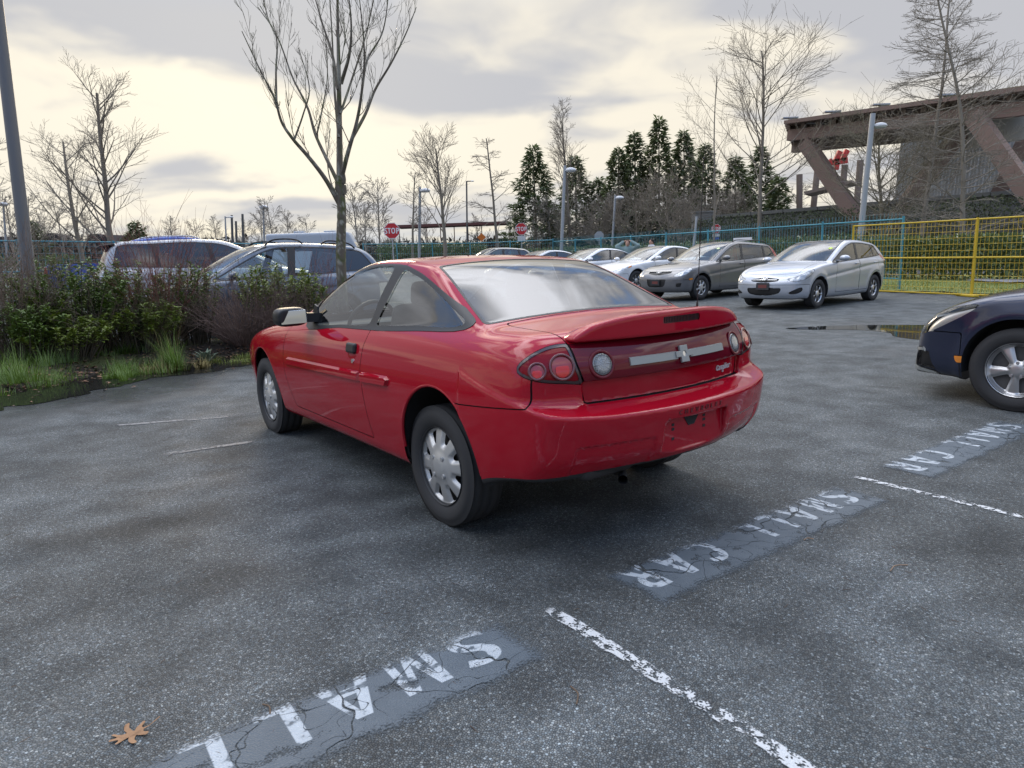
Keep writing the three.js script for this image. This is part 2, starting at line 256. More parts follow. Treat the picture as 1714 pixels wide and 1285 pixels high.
// SMALL CAR, stencilled in white on a rolled grey patch; reads from the aisle side
{
  const L = 1.79, Wd = 0.33, TW = 1024, TH = 192;
  const cv = document.createElement('canvas'); cv.width = TW; cv.height = TH; const cx = cv.getContext('2d');
  cx.fillStyle = '#000'; cx.fillRect(0, 0, TW, TH); cx.fillStyle = '#fff'; cx.textAlign = 'center'; cx.textBaseline = 'alphabetic';
  const k = TW / L, lh = 0.215 * k;   // text runs left to right here; the sheet is laid so that its right end is the R
  const letters = [['S', 0.17], ['M', 0.355], ['A', 0.545], ['L', 0.72], ['L', 0.895], ['C', 1.25], ['A', 1.455], ['R', 1.65]];
  cx.font = 'bold ' + Math.round(lh / 0.72) + 'px sans-serif';
  for (const [ch, x] of letters) { const w = cx.measureText(ch).width, want = (ch === 'M' ? 0.165 : ch === 'L' ? 0.125 : 0.15) * k; cx.save(); cx.translate(x * k, TH - 4); cx.scale(want / w, 1); cx.fillText(ch, 0, 0); cx.restore(); }
  const im = cx.getImageData(0, 0, TW, TH).data;
  const make = seed => {
    const crack = (x, y) => { const wx = fbm(x * 5, y * 5, seed, 3) * 0.09, wy = fbm(x * 5, y * 5, seed + 9, 3) * 0.09; const a = Math.abs(fbm((x + wx) * 3.2, (y + wy) * 3.2, seed + 3, 2)), b = Math.abs(fbm((x + wx) * 7.5, (y + wy) * 7.5, seed + 6, 2)); return Math.min(a / 0.009, b / 0.008 + 0.35 * sstep(-0.1, 0.1, PN.noise(x * 2, y * 2, seed)) * 3); };
    const map = tex([TW, TH], (u, v, c, i, j) => {
      const x = u * L, y = v * Wd, let_ = im[4 * ((TH - 1 - j) * TW + i)] / 255, wear = fbm(x * 22, y * 22, seed, 4), w = let_ * sstep(-0.28, -0.08, wear + 0.05 * PN.noise(x * 170, y * 170, 1));
      const g = 0.5 + 0.22 * fbm(x * 9, y * 9, seed + 2, 4) + 0.12 * PN.noise(x * 260, y * 260, 5);
      c[0] = lerp(88 + 46 * (g - 0.5), 176 + 26 * wear, w); c[1] = lerp(98 + 46 * (g - 0.5), 184 + 26 * wear, w); c[2] = lerp(106 + 46 * (g - 0.5), 190 + 26 * wear, w);
    }, true);
    const al = tex([TW, TH], (u, v, c) => {
      const x = u * L, y = v * Wd, e = Math.min(Math.min(x, L - x) - 0.025, Math.min(y, Wd - y) - 0.012) + 0.035 * fbm(x * 7, y * 7, seed + 4, 4) + 0.01 * PN.noise(x * 60, y * 60, 2);
      const chip = sstep(-0.36, -0.2, fbm(x * 11, y * 11, seed + 12, 5) + 0.25 * PN.noise(x * 190, y * 190, 4)), edge = sstep(-0.012, 0.045, e + 0.03 * PN.noise(x * 130, y * 130, 8)); c[0] = c[1] = c[2] = 255 * edge * sstep(0.4, 1.2, crack(x, y)) * (0.25 + 0.75 * chip) * 0.96;
    });
    const bt = aggregate.bmp.clone(); bt.repeat.set(L / TILE, Wd / TILE);
    return mat(1, 1, 1, 0.62, 0, { map, alphaMap: al, transparent: true, bumpMap: bt, bumpScale: 0.003 });
  };
  const spots = [[V(-1.486, 0, -1.347), 'worn white SMALL CAR lettering on grey paint, nearest, cut off by the bottom edge', 21], [V(0.41, 0, -2.69), 'worn white SMALL CAR lettering on cracked grey paint, right behind the red coupe', 37], [V(2.26, 0, -4.02), 'faded white SMALL CAR lettering on grey paint beside the dark blue car', 58]];
  for (const [o, label, seed] of spots) { const near = seed === 21 ? 1.19 : 1;
    const s = o.clone().addScaledVector(AX, near > 1 ? 1.75 : L - 0.07).addScaledVector(AY, -0.012);   // the S end, far side
    const g = sheet(s, AX.clone().negate(), L * near, AY, Wd, 0.004, 30, 6); tag(put('painted_marking', g, make(seed), scene), label, 'road marking', 'painted SMALL CAR stall markings');
  }
  const line = (a, dir, Ln, wd, seed, fade, label, tone = 0.56) => {
    const side = V(-dir.z, 0, dir.x), rep = Ln;
    const al = tex([1024, 64], (u, v, c) => { const x = u * rep, y = (v - 0.5) * wd, e = wd / 2 - Math.abs(y) - 0.008 + 0.018 * fbm(x * 9, y * 9, seed, 3), n = fbm(x * 26, y * 26, seed + 4, 5) + 0.35 * PN.noise(x * 140, y * 140, 7) + 0.55 * fbm(x * 2.2, 3, seed, 3), end = sstep(0, 0.07, Math.min(x, Ln - x) + 0.04 * n); c[0] = c[1] = c[2] = 255 * sstep(0, 0.006, e) * sstep(fade - 0.09, fade + 0.09, n) * end; });
    const bt = aggregate.bmp.clone(); bt.repeat.set(Ln / TILE, wd / TILE);
    tag(put('stall_line', sheet(a.clone().addScaledVector(side, wd / 2), dir, Ln, side.clone().negate(), wd, 0.004, Math.ceil(Ln / 0.15), 3), mat(tone, tone * 1.03, tone * 1.04, 0.65, 0, { alphaMap: al, transparent: true, bumpMap: bt, bumpScale: 0.002 }), scene), label, 'road marking');
  };
  line(V(0.10, 0, -2.43), V(0.575, 0, 0.818), 2.8, 0.078, 3, 0.0, 'flaking white stall line running from the red coupe towards the bottom edge');
  line(V(1.975, 0, -3.835), V(0.575, 0, 0.818), 3.2, 0.07, 6, 0.0, 'worn white stall line between two grey lettered patches, towards the right edge');
  line(V(-3.42, 0, -5.70), V(0.94, 0, -0.34), 0.95, 0.085, 9, -0.12, 'faint white paint dash left of the red coupe, the farther one', 0.19);
  line(V(-2.56, 0, -4.78), V(0.85, 0, -0.52), 0.66, 0.085, 14, -0.12, 'faint white paint dash left of the red coupe, the nearer one', 0.19);
}
// standing water
{
  const pool = (pts, up) => { const s = new THREE.Shape(curved(pts, 8).map(p => new THREE.Vector2(p[0], -p[1]))), g = new THREE.ShapeGeometry(s); g.rotateX(-Math.PI / 2); const p = g.attributes.position; for (let i = 0; i < p.count; i++) p.setY(i, gnd(p.getX(i), p.getZ(i)) + up); g.computeVertexNormals(); return g; };
  const water = mat(0.018, 0.018, 0.016, 0.03, 0, { ior: 1.33, bumpMap: tex(256, (u, v, c) => { c[0] = c[1] = c[2] = 128 + 90 * fbm(u * 6, v * 6, 2, 3); }), bumpScale: 0.0004 });
  struct('puddle', pool([[4.66, -11.5], [5.5, -11.65], [6.5, -11.45], [7.5, -10.9], [7.3, -10.0], [6.5, -9.6], [5.85, -9.55], [5.7, -10.05], [5.85, -10.5], [5.5, -11.05], [4.9, -11.25]], 0.004), water);
  {
    const P = [], I = [], st = 0.06, nx = 60, nz = 100; for (let j = 0; j <= nz; j++) for (let i = 0; i <= nx; i++) { const x = -6.2 + i * st, z = -11.4 + j * st; P.push(x, gnd(x, z) + 0.005, z); }
    for (let j = 0; j < nz; j++) for (let i = 0; i < nx; i++) { const a = j * (nx + 1) + i; I.push(a, a + nx + 1, a + 1, a + 1, a + nx + 1, a + nx + 2); }
    const g = clip({ P, I }, (x, y, z) => Math.max(bedDistance(x, z) - 0.85 - 0.6 * fbm(x * 0.9, 3, z * 0.9, 3) - 0.35 * fbm(x * 4, 7, z * 4, 3), -0.1 - bedDistance(x, z), z + 5.6)); struct('puddle', geoFrom(g.P, g.I), water);
  }
}
// ================= cars =================
const M = {
  tyre: mat(0.034, 0.034, 0.035, 0.8), black: mat(0.015, 0.015, 0.016, 0.45), rubber: mat(0.012, 0.012, 0.012, 0.7), well: mat(0.03, 0.03, 0.031, 0.95), hub: mat(0.10, 0.10, 0.10, 0.7, 0.3), lining: mat(0.05, 0.05, 0.052, 0.9),
  seat: mat(0.075, 0.072, 0.07, 0.9), dash: mat(0.05, 0.05, 0.052, 0.7), chrome: mat(0.75, 0.75, 0.74, 0.18, 1), silver: mat(0.55, 0.55, 0.55, 0.38, 0.85), capSilver: mat(0.52, 0.52, 0.51, 0.42, 0.55, { clearcoat: 0.4, clearcoatRoughness: 0.3 }),
  glass: mat(0.80, 0.86, 0.85, 0.01, 0, { transmission: 1, thickness: 0, ior: 1.9 }), tint: mat(0.62, 0.68, 0.69, 0.01, 0, { transmission: 1, thickness: 0, ior: 2.0, clearcoat: 1, clearcoatRoughness: 0.0 }), backlight: mat(0.16, 0.18, 0.20, 0.01, 0, { transmission: 1, thickness: 0, ior: 2.1, clearcoat: 1, clearcoatRoughness: 0.0 }), dark: mat(0.10, 0.10, 0.11, 0.015, 0, { transmission: 1, thickness: 0, ior: 1.8 }),
  lens: mat(0.95, 0.96, 0.97, 0.05, 0, { transmission: 1, thickness: 0, ior: 1.5 }), red: mat(0.85, 0.035, 0.045, 0.06, 0, { transmission: 1, thickness: 0, ior: 1.5 }), amber: mat(0.75, 0.25, 0.03, 0.2, 0, { clearcoat: 0.6 }), redOpaque: mat(0.35, 0.012, 0.015, 0.15, 0, { clearcoat: 1 }), mirror: mat(0.42, 0.45, 0.48, 0.02, 1), plate: mat(0.03, 0.03, 0.035, 0.4),
  plateRed: mat(0.16, 0.04, 0.035, 0.5), steelDark: mat(0.045, 0.042, 0.04, 0.8, 0.2), steel: mat(0.12, 0.12, 0.12, 0.6, 0.6), rust: mat(0.16, 0.13, 0.11, 0.8, 0.3),
};
// a wheel round the z axis, its face towards +z
function wheelParts(R, w, rimR, style, tyreSeg = 64) {
  const h = w / 2, pr = [[rimR - 0.012, -h * 0.75], [rimR + 0.006, -h * 0.86], [rimR + 0.02, -h * 0.97], [(R + rimR) / 2, -h], [R - 0.03, -h * 0.95], [R - 0.008, -h * 0.82]];
  for (const g of [-0.5, -0.17, 0.17, 0.5]) pr.push([R, h * 1.5 * (g - 0.075)], [R - 0.008, h * 1.5 * (g - 0.045)], [R - 0.008, h * 1.5 * (g + 0.045)], [R, h * 1.5 * (g + 0.075)]);
  pr.push([R - 0.008, h * 0.82], [R - 0.03, h * 0.95], [(R + rimR) / 2 + 0.012, h], [(R + rimR) / 2, h * 1.012], [(R + rimR) / 2 - 0.012, h], [rimR + 0.02, h * 0.97], [rimR + 0.006, h * 0.86], [rimR - 0.012, h * 0.75]);
  const tyre = new THREE.LatheGeometry(pr.map(p => new THREE.Vector2(p[0], p[1])), tyreSeg).rotateX(Math.PI / 2);
  const P = [], I = [], nr = style.nr || 26, na = style.na || 144, r0 = rimR + 0.004, z0 = h * 0.80;
  for (let j = 0; j <= nr; j++) for (let i = 0; i < na; i++) { const r = r0 * (j / nr + 0.001), t = i / na * 2 * Math.PI; P.push(r * Math.cos(t), r * Math.sin(t), 0); }
  for (let j = 0; j < nr; j++) for (let i = 0; i < na; i++) { const a = j * na + i, b = j * na + (i + 1) % na; I.push(a, a + na, b, b, a + na, b + na); }
  let m = { P, I };
  const hole = (x, y) => { const r = Math.hypot(x, y) / r0, t = Math.atan2(y, x) + 0.2, n = style.n, s = (t / (2 * Math.PI) * n % 1 + 1) % 1 - 0.5, v = Math.abs(s) * 2 * Math.PI / n * r, hw = style.w0 + (style.w1 - style.w0) * clamp((r - style.a) / (style.b - style.a)); return Math.max(smax(v - hw, style.a - r, 0.12), r - style.b) * r0; };
  m = clip(m, (x, y) => -hole(x, y));
  for (let i = 0; i < m.P.length; i += 3) { const x = m.P[i], y = m.P[i + 1], r = Math.hypot(x, y) / r0, d = hole(x, y); m.P[i + 2] = z0 + style.h(r) * 1 - 0.016 * Math.exp(-Math.pow(Math.max(d, 0) / (style.edge || 0.008), 2)); }
  const face = [geoFrom(m.P, m.I)], back = [];
  back.push(new THREE.CylinderGeometry(rimR - 0.004, rimR - 0.004, w * 0.9, 40, 1, true).rotateX(Math.PI / 2), new THREE.CircleGeometry(rimR - 0.004, 40).translate(0, 0, z0 - 0.06));
  const nuts = []; for (let i = 0; i < style.lugs; i++) { const t = i / style.lugs * 2 * Math.PI + 0.55, r = r0 * style.lugR; nuts.push(new THREE.CylinderGeometry(0.011, 0.013, 0.012, 10).rotateX(Math.PI / 2).translate(r * Math.cos(t), r * Math.sin(t), z0 + style.h(style.lugR) + 0.001)); }
  return { tyre, face, back, nuts };
}
const STYLE = {
  cap8: { n: 8, a: 0.56, b: 0.885, w0: 0.05, w1: 0.135, h: r => 0.012 - 0.03 * r * r + 0.012 * sstep(0.9, 1, r) + 0.012 * Math.exp(-Math.pow(r / 0.33, 4)), lugs: 4, lugR: 0.30 },
  alloy5: { n: 5, a: 0.32, b: 0.84, w0: 0.08, w1: 0.31, h: r => -0.01 - 0.022 * r * r + 0.034 * sstep(0.84, 0.98, r) + 0.006 * Math.exp(-Math.pow(r / 0.2, 4)), lugs: 5, lugR: 0.26, edge: 0.014 },
  cap7: { n: 7, a: 0.42, b: 0.86, w0: 0.10, w1: 0.22, h: r => 0.01 - 0.03 * r * r + 0.012 * sstep(0.88, 1, r), lugs: 0, lugR: 0.3, nr: 14, na: 84 },
  alloy7: { n: 7, a: 0.32, b: 0.88, w0: 0.14, w1: 0.30, h: r => 0.0 - 0.02 * r * r + 0.02 * sstep(0.86, 1, r), lugs: 0, lugR: 0.3, nr: 14, na: 84 },
};
function addWheel(parent, proto, x, y, z, face, spin = 0, rimMat = M.capSilver, steer = 0) {
  const g = new THREE.Group(); g.name = 'wheel'; g.position.set(x, y, z); g.rotation.order = 'YXZ'; g.rotation.set(0, (face > 0 ? 0 : Math.PI) + steer, spin); parent.add(g);
  put('tyre', proto.tyre, M.tyre, g); const rm = put('rim', proto.face.concat(proto.nuts), rimMat, g); put('wheel_hub', proto.back, M.hub, g); return g;
}
// where the surface lies along x (or z) from outside
function probe(F, p, d) { let t = 0; for (let i = 0; i < 60; i++) { const f = F(p[0] + d[0] * t, p[1] + d[1] * t, p[2] + d[2] * t); if (Math.abs(f) < 1e-5) break; t += f * 0.7; } return [p[0] + d[0] * t, p[1] + d[1] * t, p[2] + d[2] * t]; }
function gradient(F, p, e = 0.002) { const g = V(F(p[0] + e, p[1], p[2]) - F(p[0] - e, p[1], p[2]), F(p[0], p[1] + e, p[2]) - F(p[0], p[1] - e, p[2]), F(p[0], p[1], p[2] + e) - F(p[0], p[1], p[2] - e)); return g.normalize(); }
// put a flat piece (drawn in x right, y up, z out) on the surface at p, looking along its normal
function onSkin(F, geo, p, lift = 0, keepUp = true) { const n = gradient(F, p), up = V(0, 1, 0), x = up.clone().cross(n).normalize(), y = n.clone().cross(x), m = new THREE.Matrix4().makeBasis(x, y, n); m.setPosition(p[0] + n.x * lift, p[1] + n.y * lift, p[2] + n.z * lift); return geo.applyMatrix4(m); }
const slopeOf = f => (x => (f(x + 0.004) - f(x - 0.004)) / 0.008);
// the shape of a car body: profiles along x (forward), heights y, half widths z
function carField(s) {
  const dT = slopeOf(s.T), dR = slopeOf(s.R), dXR = slopeOf(s.XR), dXF = slopeOf(s.XF), dS = slopeOf(s.S), tum = s.tum, nt = 1 / Math.hypot(1, tum), mid = s.mid, yb = s.yb;
  return (x, y, z) => {
    const a2 = z * z + 1e-5, a = Math.sqrt(a2);
    const d1 = (a - s.W(x) - s.S(y)) / Math.hypot(1, dS(y));
    const st = dT(x), d2 = (y - s.T(x) + s.cr * a2) / Math.sqrt(1 + st * st);
    const sr = dXR(y), d4 = (s.XR(y) + s.br * a2 - x) / Math.sqrt(1 + sr * sr), sf = dXF(y), d3 = (x - s.XF(y) + s.bf * a2) / Math.sqrt(1 + sf * sf);
    const body = smax(smax(d1, d2, s.ks), smax(smax(d3, d4, 0.05), s.YB(x) - y, 0.03), s.kc);
    const sh = Math.tanh((x - mid) / 0.45), xs = x + a2 * (sh > 0 ? s.bw * sh : s.bb * sh), rr = dR(xs);
    const g1 = (a - s.G(x) + tum * (y - yb) + s.curve * (y - yb) * (y - yb)) * nt, g2 = (y - s.R(xs) + s.rc * a2) / Math.sqrt(1 + rr * rr);
    let f = smin(body, smax(smax(g1, g2, s.kr), yb - 0.09 - y, 0.05), s.ku);
    return s.extra ? s.extra(x, y, z, f, a) : f;
  };
}
const arch = (cx, cy, rx, ry) => (x, y) => { const u = (x - cx) / rx, v = Math.max(y - cy, 0) / ry, l = Math.hypot(u, v); return (l - 1) * (rx * 0.5 + ry * 0.5) * (y < cy ? 1 : 1); };

// ---- the red coupe ----
{
  const paint = mat(0.375, 0.0055, 0.018, 0.55, 0.0, { clearcoat: 1, clearcoatRoughness: 0.035, specularIntensity: 0.0 });
  const S = {
    mid: 0.9, yb: 0.95, tum: 0.52, curve: 0.15, cr: 0.055, br: 0.25, bf: 0.36, bw: 0.30, bb: 0.05, rc: 0.055, ks: 0.17, kc: 0.10, kr: 0.06, ku: 0.035,
    T: sp([[-1.3, 0.93], [-0.9, 1.0], [-0.75, 1.013], [-0.5, 1.025], [-0.27, 1.035], [0.2, 1.035], [0.8, 1.01], [1.5, 0.985], [2.0, 0.965], [2.4, 0.93], [2.8, 0.875], [3.1, 0.805], [3.35, 0.71], [3.55, 0.59], [3.75, 0.45]]),
    W: sp([[-1.3, 0.56], [-1.0, 0.67], [-0.85, 0.745], [-0.72, 0.797], [-0.58, 0.836], [-0.3, 0.864], [0.2, 0.872], [1.2, 0.872], [2.0, 0.868], [2.5, 0.862], [2.9, 0.83], [3.2, 0.775], [3.5, 0.69], [3.8, 0.58]]),
    S: sp([[0.1, -0.11], [0.25, -0.05], [0.35, -0.028], [0.5, -0.006], [0.6, 0], [0.7, -0.001], [0.8, -0.012], [0.9, -0.034], [1.0, -0.072], [1.1, -0.12]]),
    XR: sp([[0.3, -0.82], [0.5, -0.85], [0.70, -0.862], [0.8, -0.878], [0.88, -0.868], [0.96, -0.82], [1.05, -0.74]]),
    XF: sp([[0.1, 3.42], [0.25, 3.55], [0.45, 3.585], [0.6, 3.55], [0.75, 3.42], [0.9, 3.2]]),
    YB: sp([[-1.1, 0.43], [-0.8, 0.40], [-0.5, 0.36], [-0.35, 0.30], [0.2, 0.235], [2.2, 0.225], [3.0, 0.21], [3.6, 0.22]]),
    G: sp([[-0.9, 0.66], [-0.3, 0.755], [0.1, 0.785], [0.7, 0.795], [1.5, 0.785], [2.0, 0.75], [2.4, 0.66]]),
    R: sp([[-0.9, 0.78], [-0.5, 0.955], [-0.27, 1.055], [0.0, 1.178], [0.3, 1.302], [0.55, 1.346], [0.85, 1.361], [1.12, 1.354], [1.35, 1.312], [1.65, 1.19], [1.95, 1.055], [2.25, 0.92], [2.6, 0.76]]),
  };
  const xb = sp([[0.2, -0.75], [0.3, -0.82], [0.38, -0.885], [0.45, -0.945], [0.55, -0.975], [0.63, -0.988], [0.75, -0.992]]), dxb = slopeOf(xb);
  S.extra = (x, y, z, f, a) => {
    if (x < -0.1) {   // bumper skin with a ledge on top, plate recess and a lower step
      const a2 = a * a, sb = dxb(y), e = (xb(y) + 0.30 * a2 - x) / Math.sqrt(1 + sb * sb), top = y - (0.662 + 0.022 * sstep(0.45, 0.85, a) + 0.30 * (x + 0.988 - 0.30 * a2)) , sd = (a - S.W(x) - S.S(y) - 0.004), bt = S.YB(x) - 0.012 + 0.0 - y;
      let b = smax(smax(smax(e, sd, 0.09), bt, 0.03), smax(top, x + 0.3, 0.02), 0.022);
      b = smax(b, -smax(smax(a - 0.216, Math.abs(y - 0.523) - 0.079, 0.03), x + 0.933, 0.008), 0.009);
      b = smax(b, -smax(smax(Math.max(0.262 - a, a - 0.64), y - 0.535, 0.03), -e - 0.008, 0.01), 0.014) ;
      f = smin(f, b, 0.03 + 0.09 * sstep(0.50, 0.60, a) * sstep(-0.62, -0.80, x));
      const rec = smax(smax(a - (0.545 + 0.1 * (y - 0.70)), 0.703 - y, 0.02), Math.max(y - 0.80, x + 0.848 - 0.25 * a2), 0.01); f = smax(f, -rec, 0.012);
    }
    return f;
  };
  const F = carField(S), shell = meshField(F, [-1.2, 0.1, -0.96], [3.72, 1.45, 0.96], 0.0125);
  const car = thing('parked_car', 'red two-door coupe with rear spoiler and no number plate, in the middle', 'car', 0.2658, 0.0, -3.8099, Math.PI / 2 + 0.6421);
  const body = (name, m, parent = car, material = paint, push = 0) => put(name, skin(m, F, push), material, parent);
  // wheel openings
  const ra = arch(-0.06, 0.36, 0.355, 0.375), fa = arch(2.62, 0.35, 0.375, 0.365);
  const openings = (x, y, z) => Math.max(Math.min(ra(x, y), fa(x, y)), 0.5 - Math.abs(z));
  let sh = clip(shell, (x, y, z) => -openings(x, y, z));
  put('wheel_arch_lip', [[ra, -0.06, 0.36, 0.355, 0.375], [fa, 2.62, 0.35, 0.375, 0.365]].flatMap(([f, cx, cy, rx, ry]) => [-1, 1].map(s => { const pts = []; for (let i = 0; i <= 32; i++) { const t = Math.PI * i / 32, x = cx + rx * 1.0 * Math.cos(t), y = Math.max(cy + ry * Math.sin(t), 0.3), q = probe(F, [x, y, s * 1.1], [0, 0, -s]); pts.push(V(q[0], q[1], q[2] - s * 0.008)); } return new THREE.TubeGeometry(new THREE.CatmullRomCurve3(pts), 60, 0.0095, 6); })), paint, car);
  for (const [cx, cy, rx, ry, w] of [[-0.06, 0.36, 0.40, 0.42, 0.38], [2.62, 0.35, 0.41, 0.40, 0.32]]) for (const s of [-1, 1]) put('wheel_well', [new THREE.CylinderGeometry(1, 1, w, 36, 1, true, -Math.PI / 2 - 0.1, Math.PI + 0.2).rotateX(-Math.PI / 2).scale(rx, ry, 1).translate(cx, cy, s * (0.44 + w / 2)), new THREE.CircleGeometry(1, 36, -0.3, Math.PI + 0.6).scale(rx, ry, 1).translate(cx, cy, s * 0.44)], M.well, car);
  const under = carve(sh, (x, y, z) => y - S.YB(x) - 0.016 - (x < -0.4 ? 0.03 * sstep(-0.4, -0.6, x) * 0 - 0.012 * sstep(-0.4, -0.6, x) : 0));
  put('underbody', skin(under, F), M.well, car);
  // glass and its black surrounds
  const win1 = poly(curved([[1.58, 0.947], [1.15, 0.961], [0.79, 0.975], [0.755, 0.99], [0.758, 1.14], [0.747, 1.288], [0.765, 1.303], [0.86, 1.306], [1.07, 1.301], [1.34, 1.248], [1.51, 1.181], [1.635, 1.085], [1.655, 1.0]], 4));  const win2 = poly(curved([[0.66, 0.982], [0.652, 1.14], [0.624, 1.272], [0.605, 1.284], [0.528, 1.270], [0.371, 1.234], [0.203, 1.182], [0.049, 1.126], [-0.08, 1.075], [-0.165, 1.038], [-0.158, 1.021], [0.25, 1.0], [0.6, 0.983]], 4));  const sealP = poly(curved([[1.72, 0.925], [1.15, 0.944], [0.6, 0.957], [0.2, 0.978], [-0.19, 1.003], [-0.225, 1.025], [-0.19, 1.055], [0.04, 1.147], [0.37, 1.256], [0.52, 1.291], [0.63, 1.311], [0.86, 1.322], [1.08, 1.317], [1.36, 1.265], [1.53, 1.198], [1.655, 1.10], [1.735, 1.0]], 4));  const sideAt = (x, y) => S.G(x) - S.tum * (y - S.yb) - S.curve * (y - S.yb) ** 2, side = (p, s) => (x, y, z) => Math.max(p(x, y), 0.5 - s * z, 0.90 - y, y > 1.0 ? sideAt(x, y) - (x > 0.45 ? 0.055 : 0.03) - s * z : -1);
  const rearG = (o) => (x, y, z) => { const a = Math.abs(z); return Math.max(smax(a - (0.605 - 0.22 * (x + 0.0)) - o, smax(-0.268 + 0.03 * a * a - x - o, x - 0.385 + 0.12 * a * a - o, 0.05), 0.06), 0.98 - y); };
  const windG = (o) => (x, y, z) => { const a = Math.abs(z), xs = x + 0.30 * a * a; return Math.max(smax(a - (0.545 + 0.13 * (xs - 1.15)) - o, smax(1.14 - xs - o, xs - 2.13 - o, 0.05), 0.06), 0.9 - y); };
  const panes = [];
  for (const s of [-1, 1]) {
    const seal = carve(sh, side(sealP, s)), g1 = carve(seal, side(win1, s)), g2 = carve(seal, side(win2, s));
    panes.push(['door_window', g1, s], ['quarter_window', g2, s]); put('window_surround', skin(seal, F, 0.003), M.black, car);
  }
  const rs = carve(sh, rearG(0.014)), rg = carve(rs, rearG(0)); put('window_surround', skin(rs, F, 0.001), M.black, car); put('rear_window', skin(rg, F, -0.001), M.backlight, car);
  const wsr = carve(sh, windG(0.02)), wg = carve(wsr, windG(0)); put('window_surround', skin(wsr, F, 0.001), M.black, car); put('windscreen', skin(wg, F, -0.001), M.glass, car);
  for (const [n, g] of panes) put(n, skin(g, F, -0.003), M.tint, car);
  // dark shell added under the panels so gaps read as shade; lines the cabin
  const lin = { P: sh.P, I: sh.I }; put('gap_shade_lining', skin(lin, F, -0.022, 0.02), M.lining, car);
  // doors
  const doorP = poly([[1.99, 0.935], [2.035, 0.80], [2.055, 0.68], [2.05, 0.58], [2.01, 0.47], [1.93, 0.335], [0.668, 0.335], [0.69, 0.46], [0.713, 0.60], [0.735, 0.74], [0.72, 0.83], [0.70, 0.91], [0.705, 0.965], [0.70, 1.15], [0.585, 1.40], [0.98, 1.40], [1.33, 1.325], [1.56, 1.215], [1.78, 1.07], [1.9, 0.96]]);
  const moulds = [[[2.03, 0.668], [1.95, 0.698], [0.745, 0.722], [0.737, 0.664], [2.0, 0.640]], [[0.722, 0.722], [0.40, 0.733], [0.372, 0.715], [0.392, 0.676], [0.717, 0.664]]];
  for (const s of [-1, 1]) {
    const d = carve(sh, (x, y, z) => Math.max(doorP(x, y), 0.548 - s * z), 0.0026), door = body('door', d);
    const strip = (pts, out) => { const f = poly(out), m = clip(shell, (x, y, z) => Math.max(f(x, y), 0.6 - s * z)), g = [skin(m, F, 0.018)]; for (let i = 0; i < pts.length; i++) { const a = pts[i], b = pts[(i + 1) % pts.length], c = out[i], d = out[(i + 1) % pts.length], P = [], I = []; for (let k = 0; k <= 20; k++) { const q = probe(F, [lerp(a[0], b[0], k / 20), lerp(a[1], b[1], k / 20), s * 1.1], [0, 0, -s]), o = probe(F, [lerp(c[0], d[0], k / 20), lerp(c[1], d[1], k / 20), s * 1.1], [0, 0, -s]), n = gradient(F, o); P.push(q[0], q[1], q[2] - s * 0.003, o[0] + n.x * 0.018, o[1] + n.y * 0.018, o[2] + n.z * 0.018); if (k) I.push(2 * k - 2, 2 * k - 1, 2 * k, 2 * k, 2 * k - 1, 2 * k + 1); } g.push(geoFrom(P, I)); } return g; };
    const inset = [[[2.01, 0.668], [1.945, 0.684], [0.757, 0.708], [0.749, 0.669], [1.99, 0.645]], [[0.712, 0.708], [0.405, 0.719], [0.385, 0.711], [0.402, 0.681], [0.707, 0.669]]];
    put('side_moulding', strip(moulds[0], inset[0]), paint, door); put('side_moulding', strip(moulds[1], inset[1]), paint, car);
    const hp = probe(F, [0.852, 0.845, s * 1.1], [0, 0, -s]), rp = probe(F, [0.852, 0.818, s * 1.1], [0, 0, -s]);
    put('door_handle', onSkin(F, new RoundedBoxGeometry(0.115, 0.062, 0.034, 4, 0.016), hp, 0.006), M.black, door); put('handle_recess', onSkin(F, new THREE.SphereGeometry(1, 24, 12).scale(0.064, 0.042, 0.006), rp, -0.002), paint, door);
    const lp = probe(F, [0.832, 0.772, s * 1.1], [0, 0, -s]); put('lock', onSkin(F, new THREE.CylinderGeometry(0.013, 0.014, 0.008, 20).rotateX(Math.PI / 2), lp, 0.002), M.chrome, door);
    // mirror
    const mz = s * 0.955, mir = new THREE.Group(); mir.name = 'wing_mirror'; car.add(mir);
    const mf = (x, y, z) => { const u = (x - 1.575) / 0.085, v = (y - 1.005) / 0.062, w = (z - mz) / 0.105; const e = (Math.pow(Math.pow(Math.abs(u), 2.6) + Math.pow(Math.abs(v), 3.4) + Math.pow(Math.abs(w), 3.4), 1 / 3) - 1) * 0.06; return smax(e, 1.512 - x, 0.012); };
    const mm = meshField(mf, [1.46, 0.92, mz - 0.13], [1.70, 1.09, mz + 0.13], 0.009);
    put('mirror_housing', skin(mm, mf), M.black, mir); put('mirror_glass', new RoundedBoxGeometry(0.006, 0.088, 0.162, 3, 0.003).rotateY(s * 0.16).rotateZ(-0.09).translate(1.507, 1.005, mz), M.mirror, mir); put('mirror_arm', [beam(V(1.60, 0.985, s * 0.74), V(1.60, 0.995, s * 0.88), 0.075, 0.06)], M.black, mir);
    put('mirror_sail', [new THREE.ExtrudeGeometry(new THREE.Shape([[1.70, 0.95], [1.56, 0.955], [1.575, 1.06], [1.62, 1.075]].map(p => new THREE.Vector2(...p))), { depth: 0.012, bevelEnabled: false }).translate(0, 0, s > 0 ? 0.755 : -0.767)], M.black, mir);
  }
  // boot lid with garnish, spoiler and lamps
  const zt = y => lerp(0.535, 0.578, sstep(0.72, 0.90, y));
  const lidF = (x, y, z) => smax(smax(Math.abs(z) - zt(y), x + 0.292, 0.05), 0.703 - y, 0.02);
  const lid = carve(sh, (x, y, z) => Math.max(lidF(x, y, z), x + 0.2), 0.003);
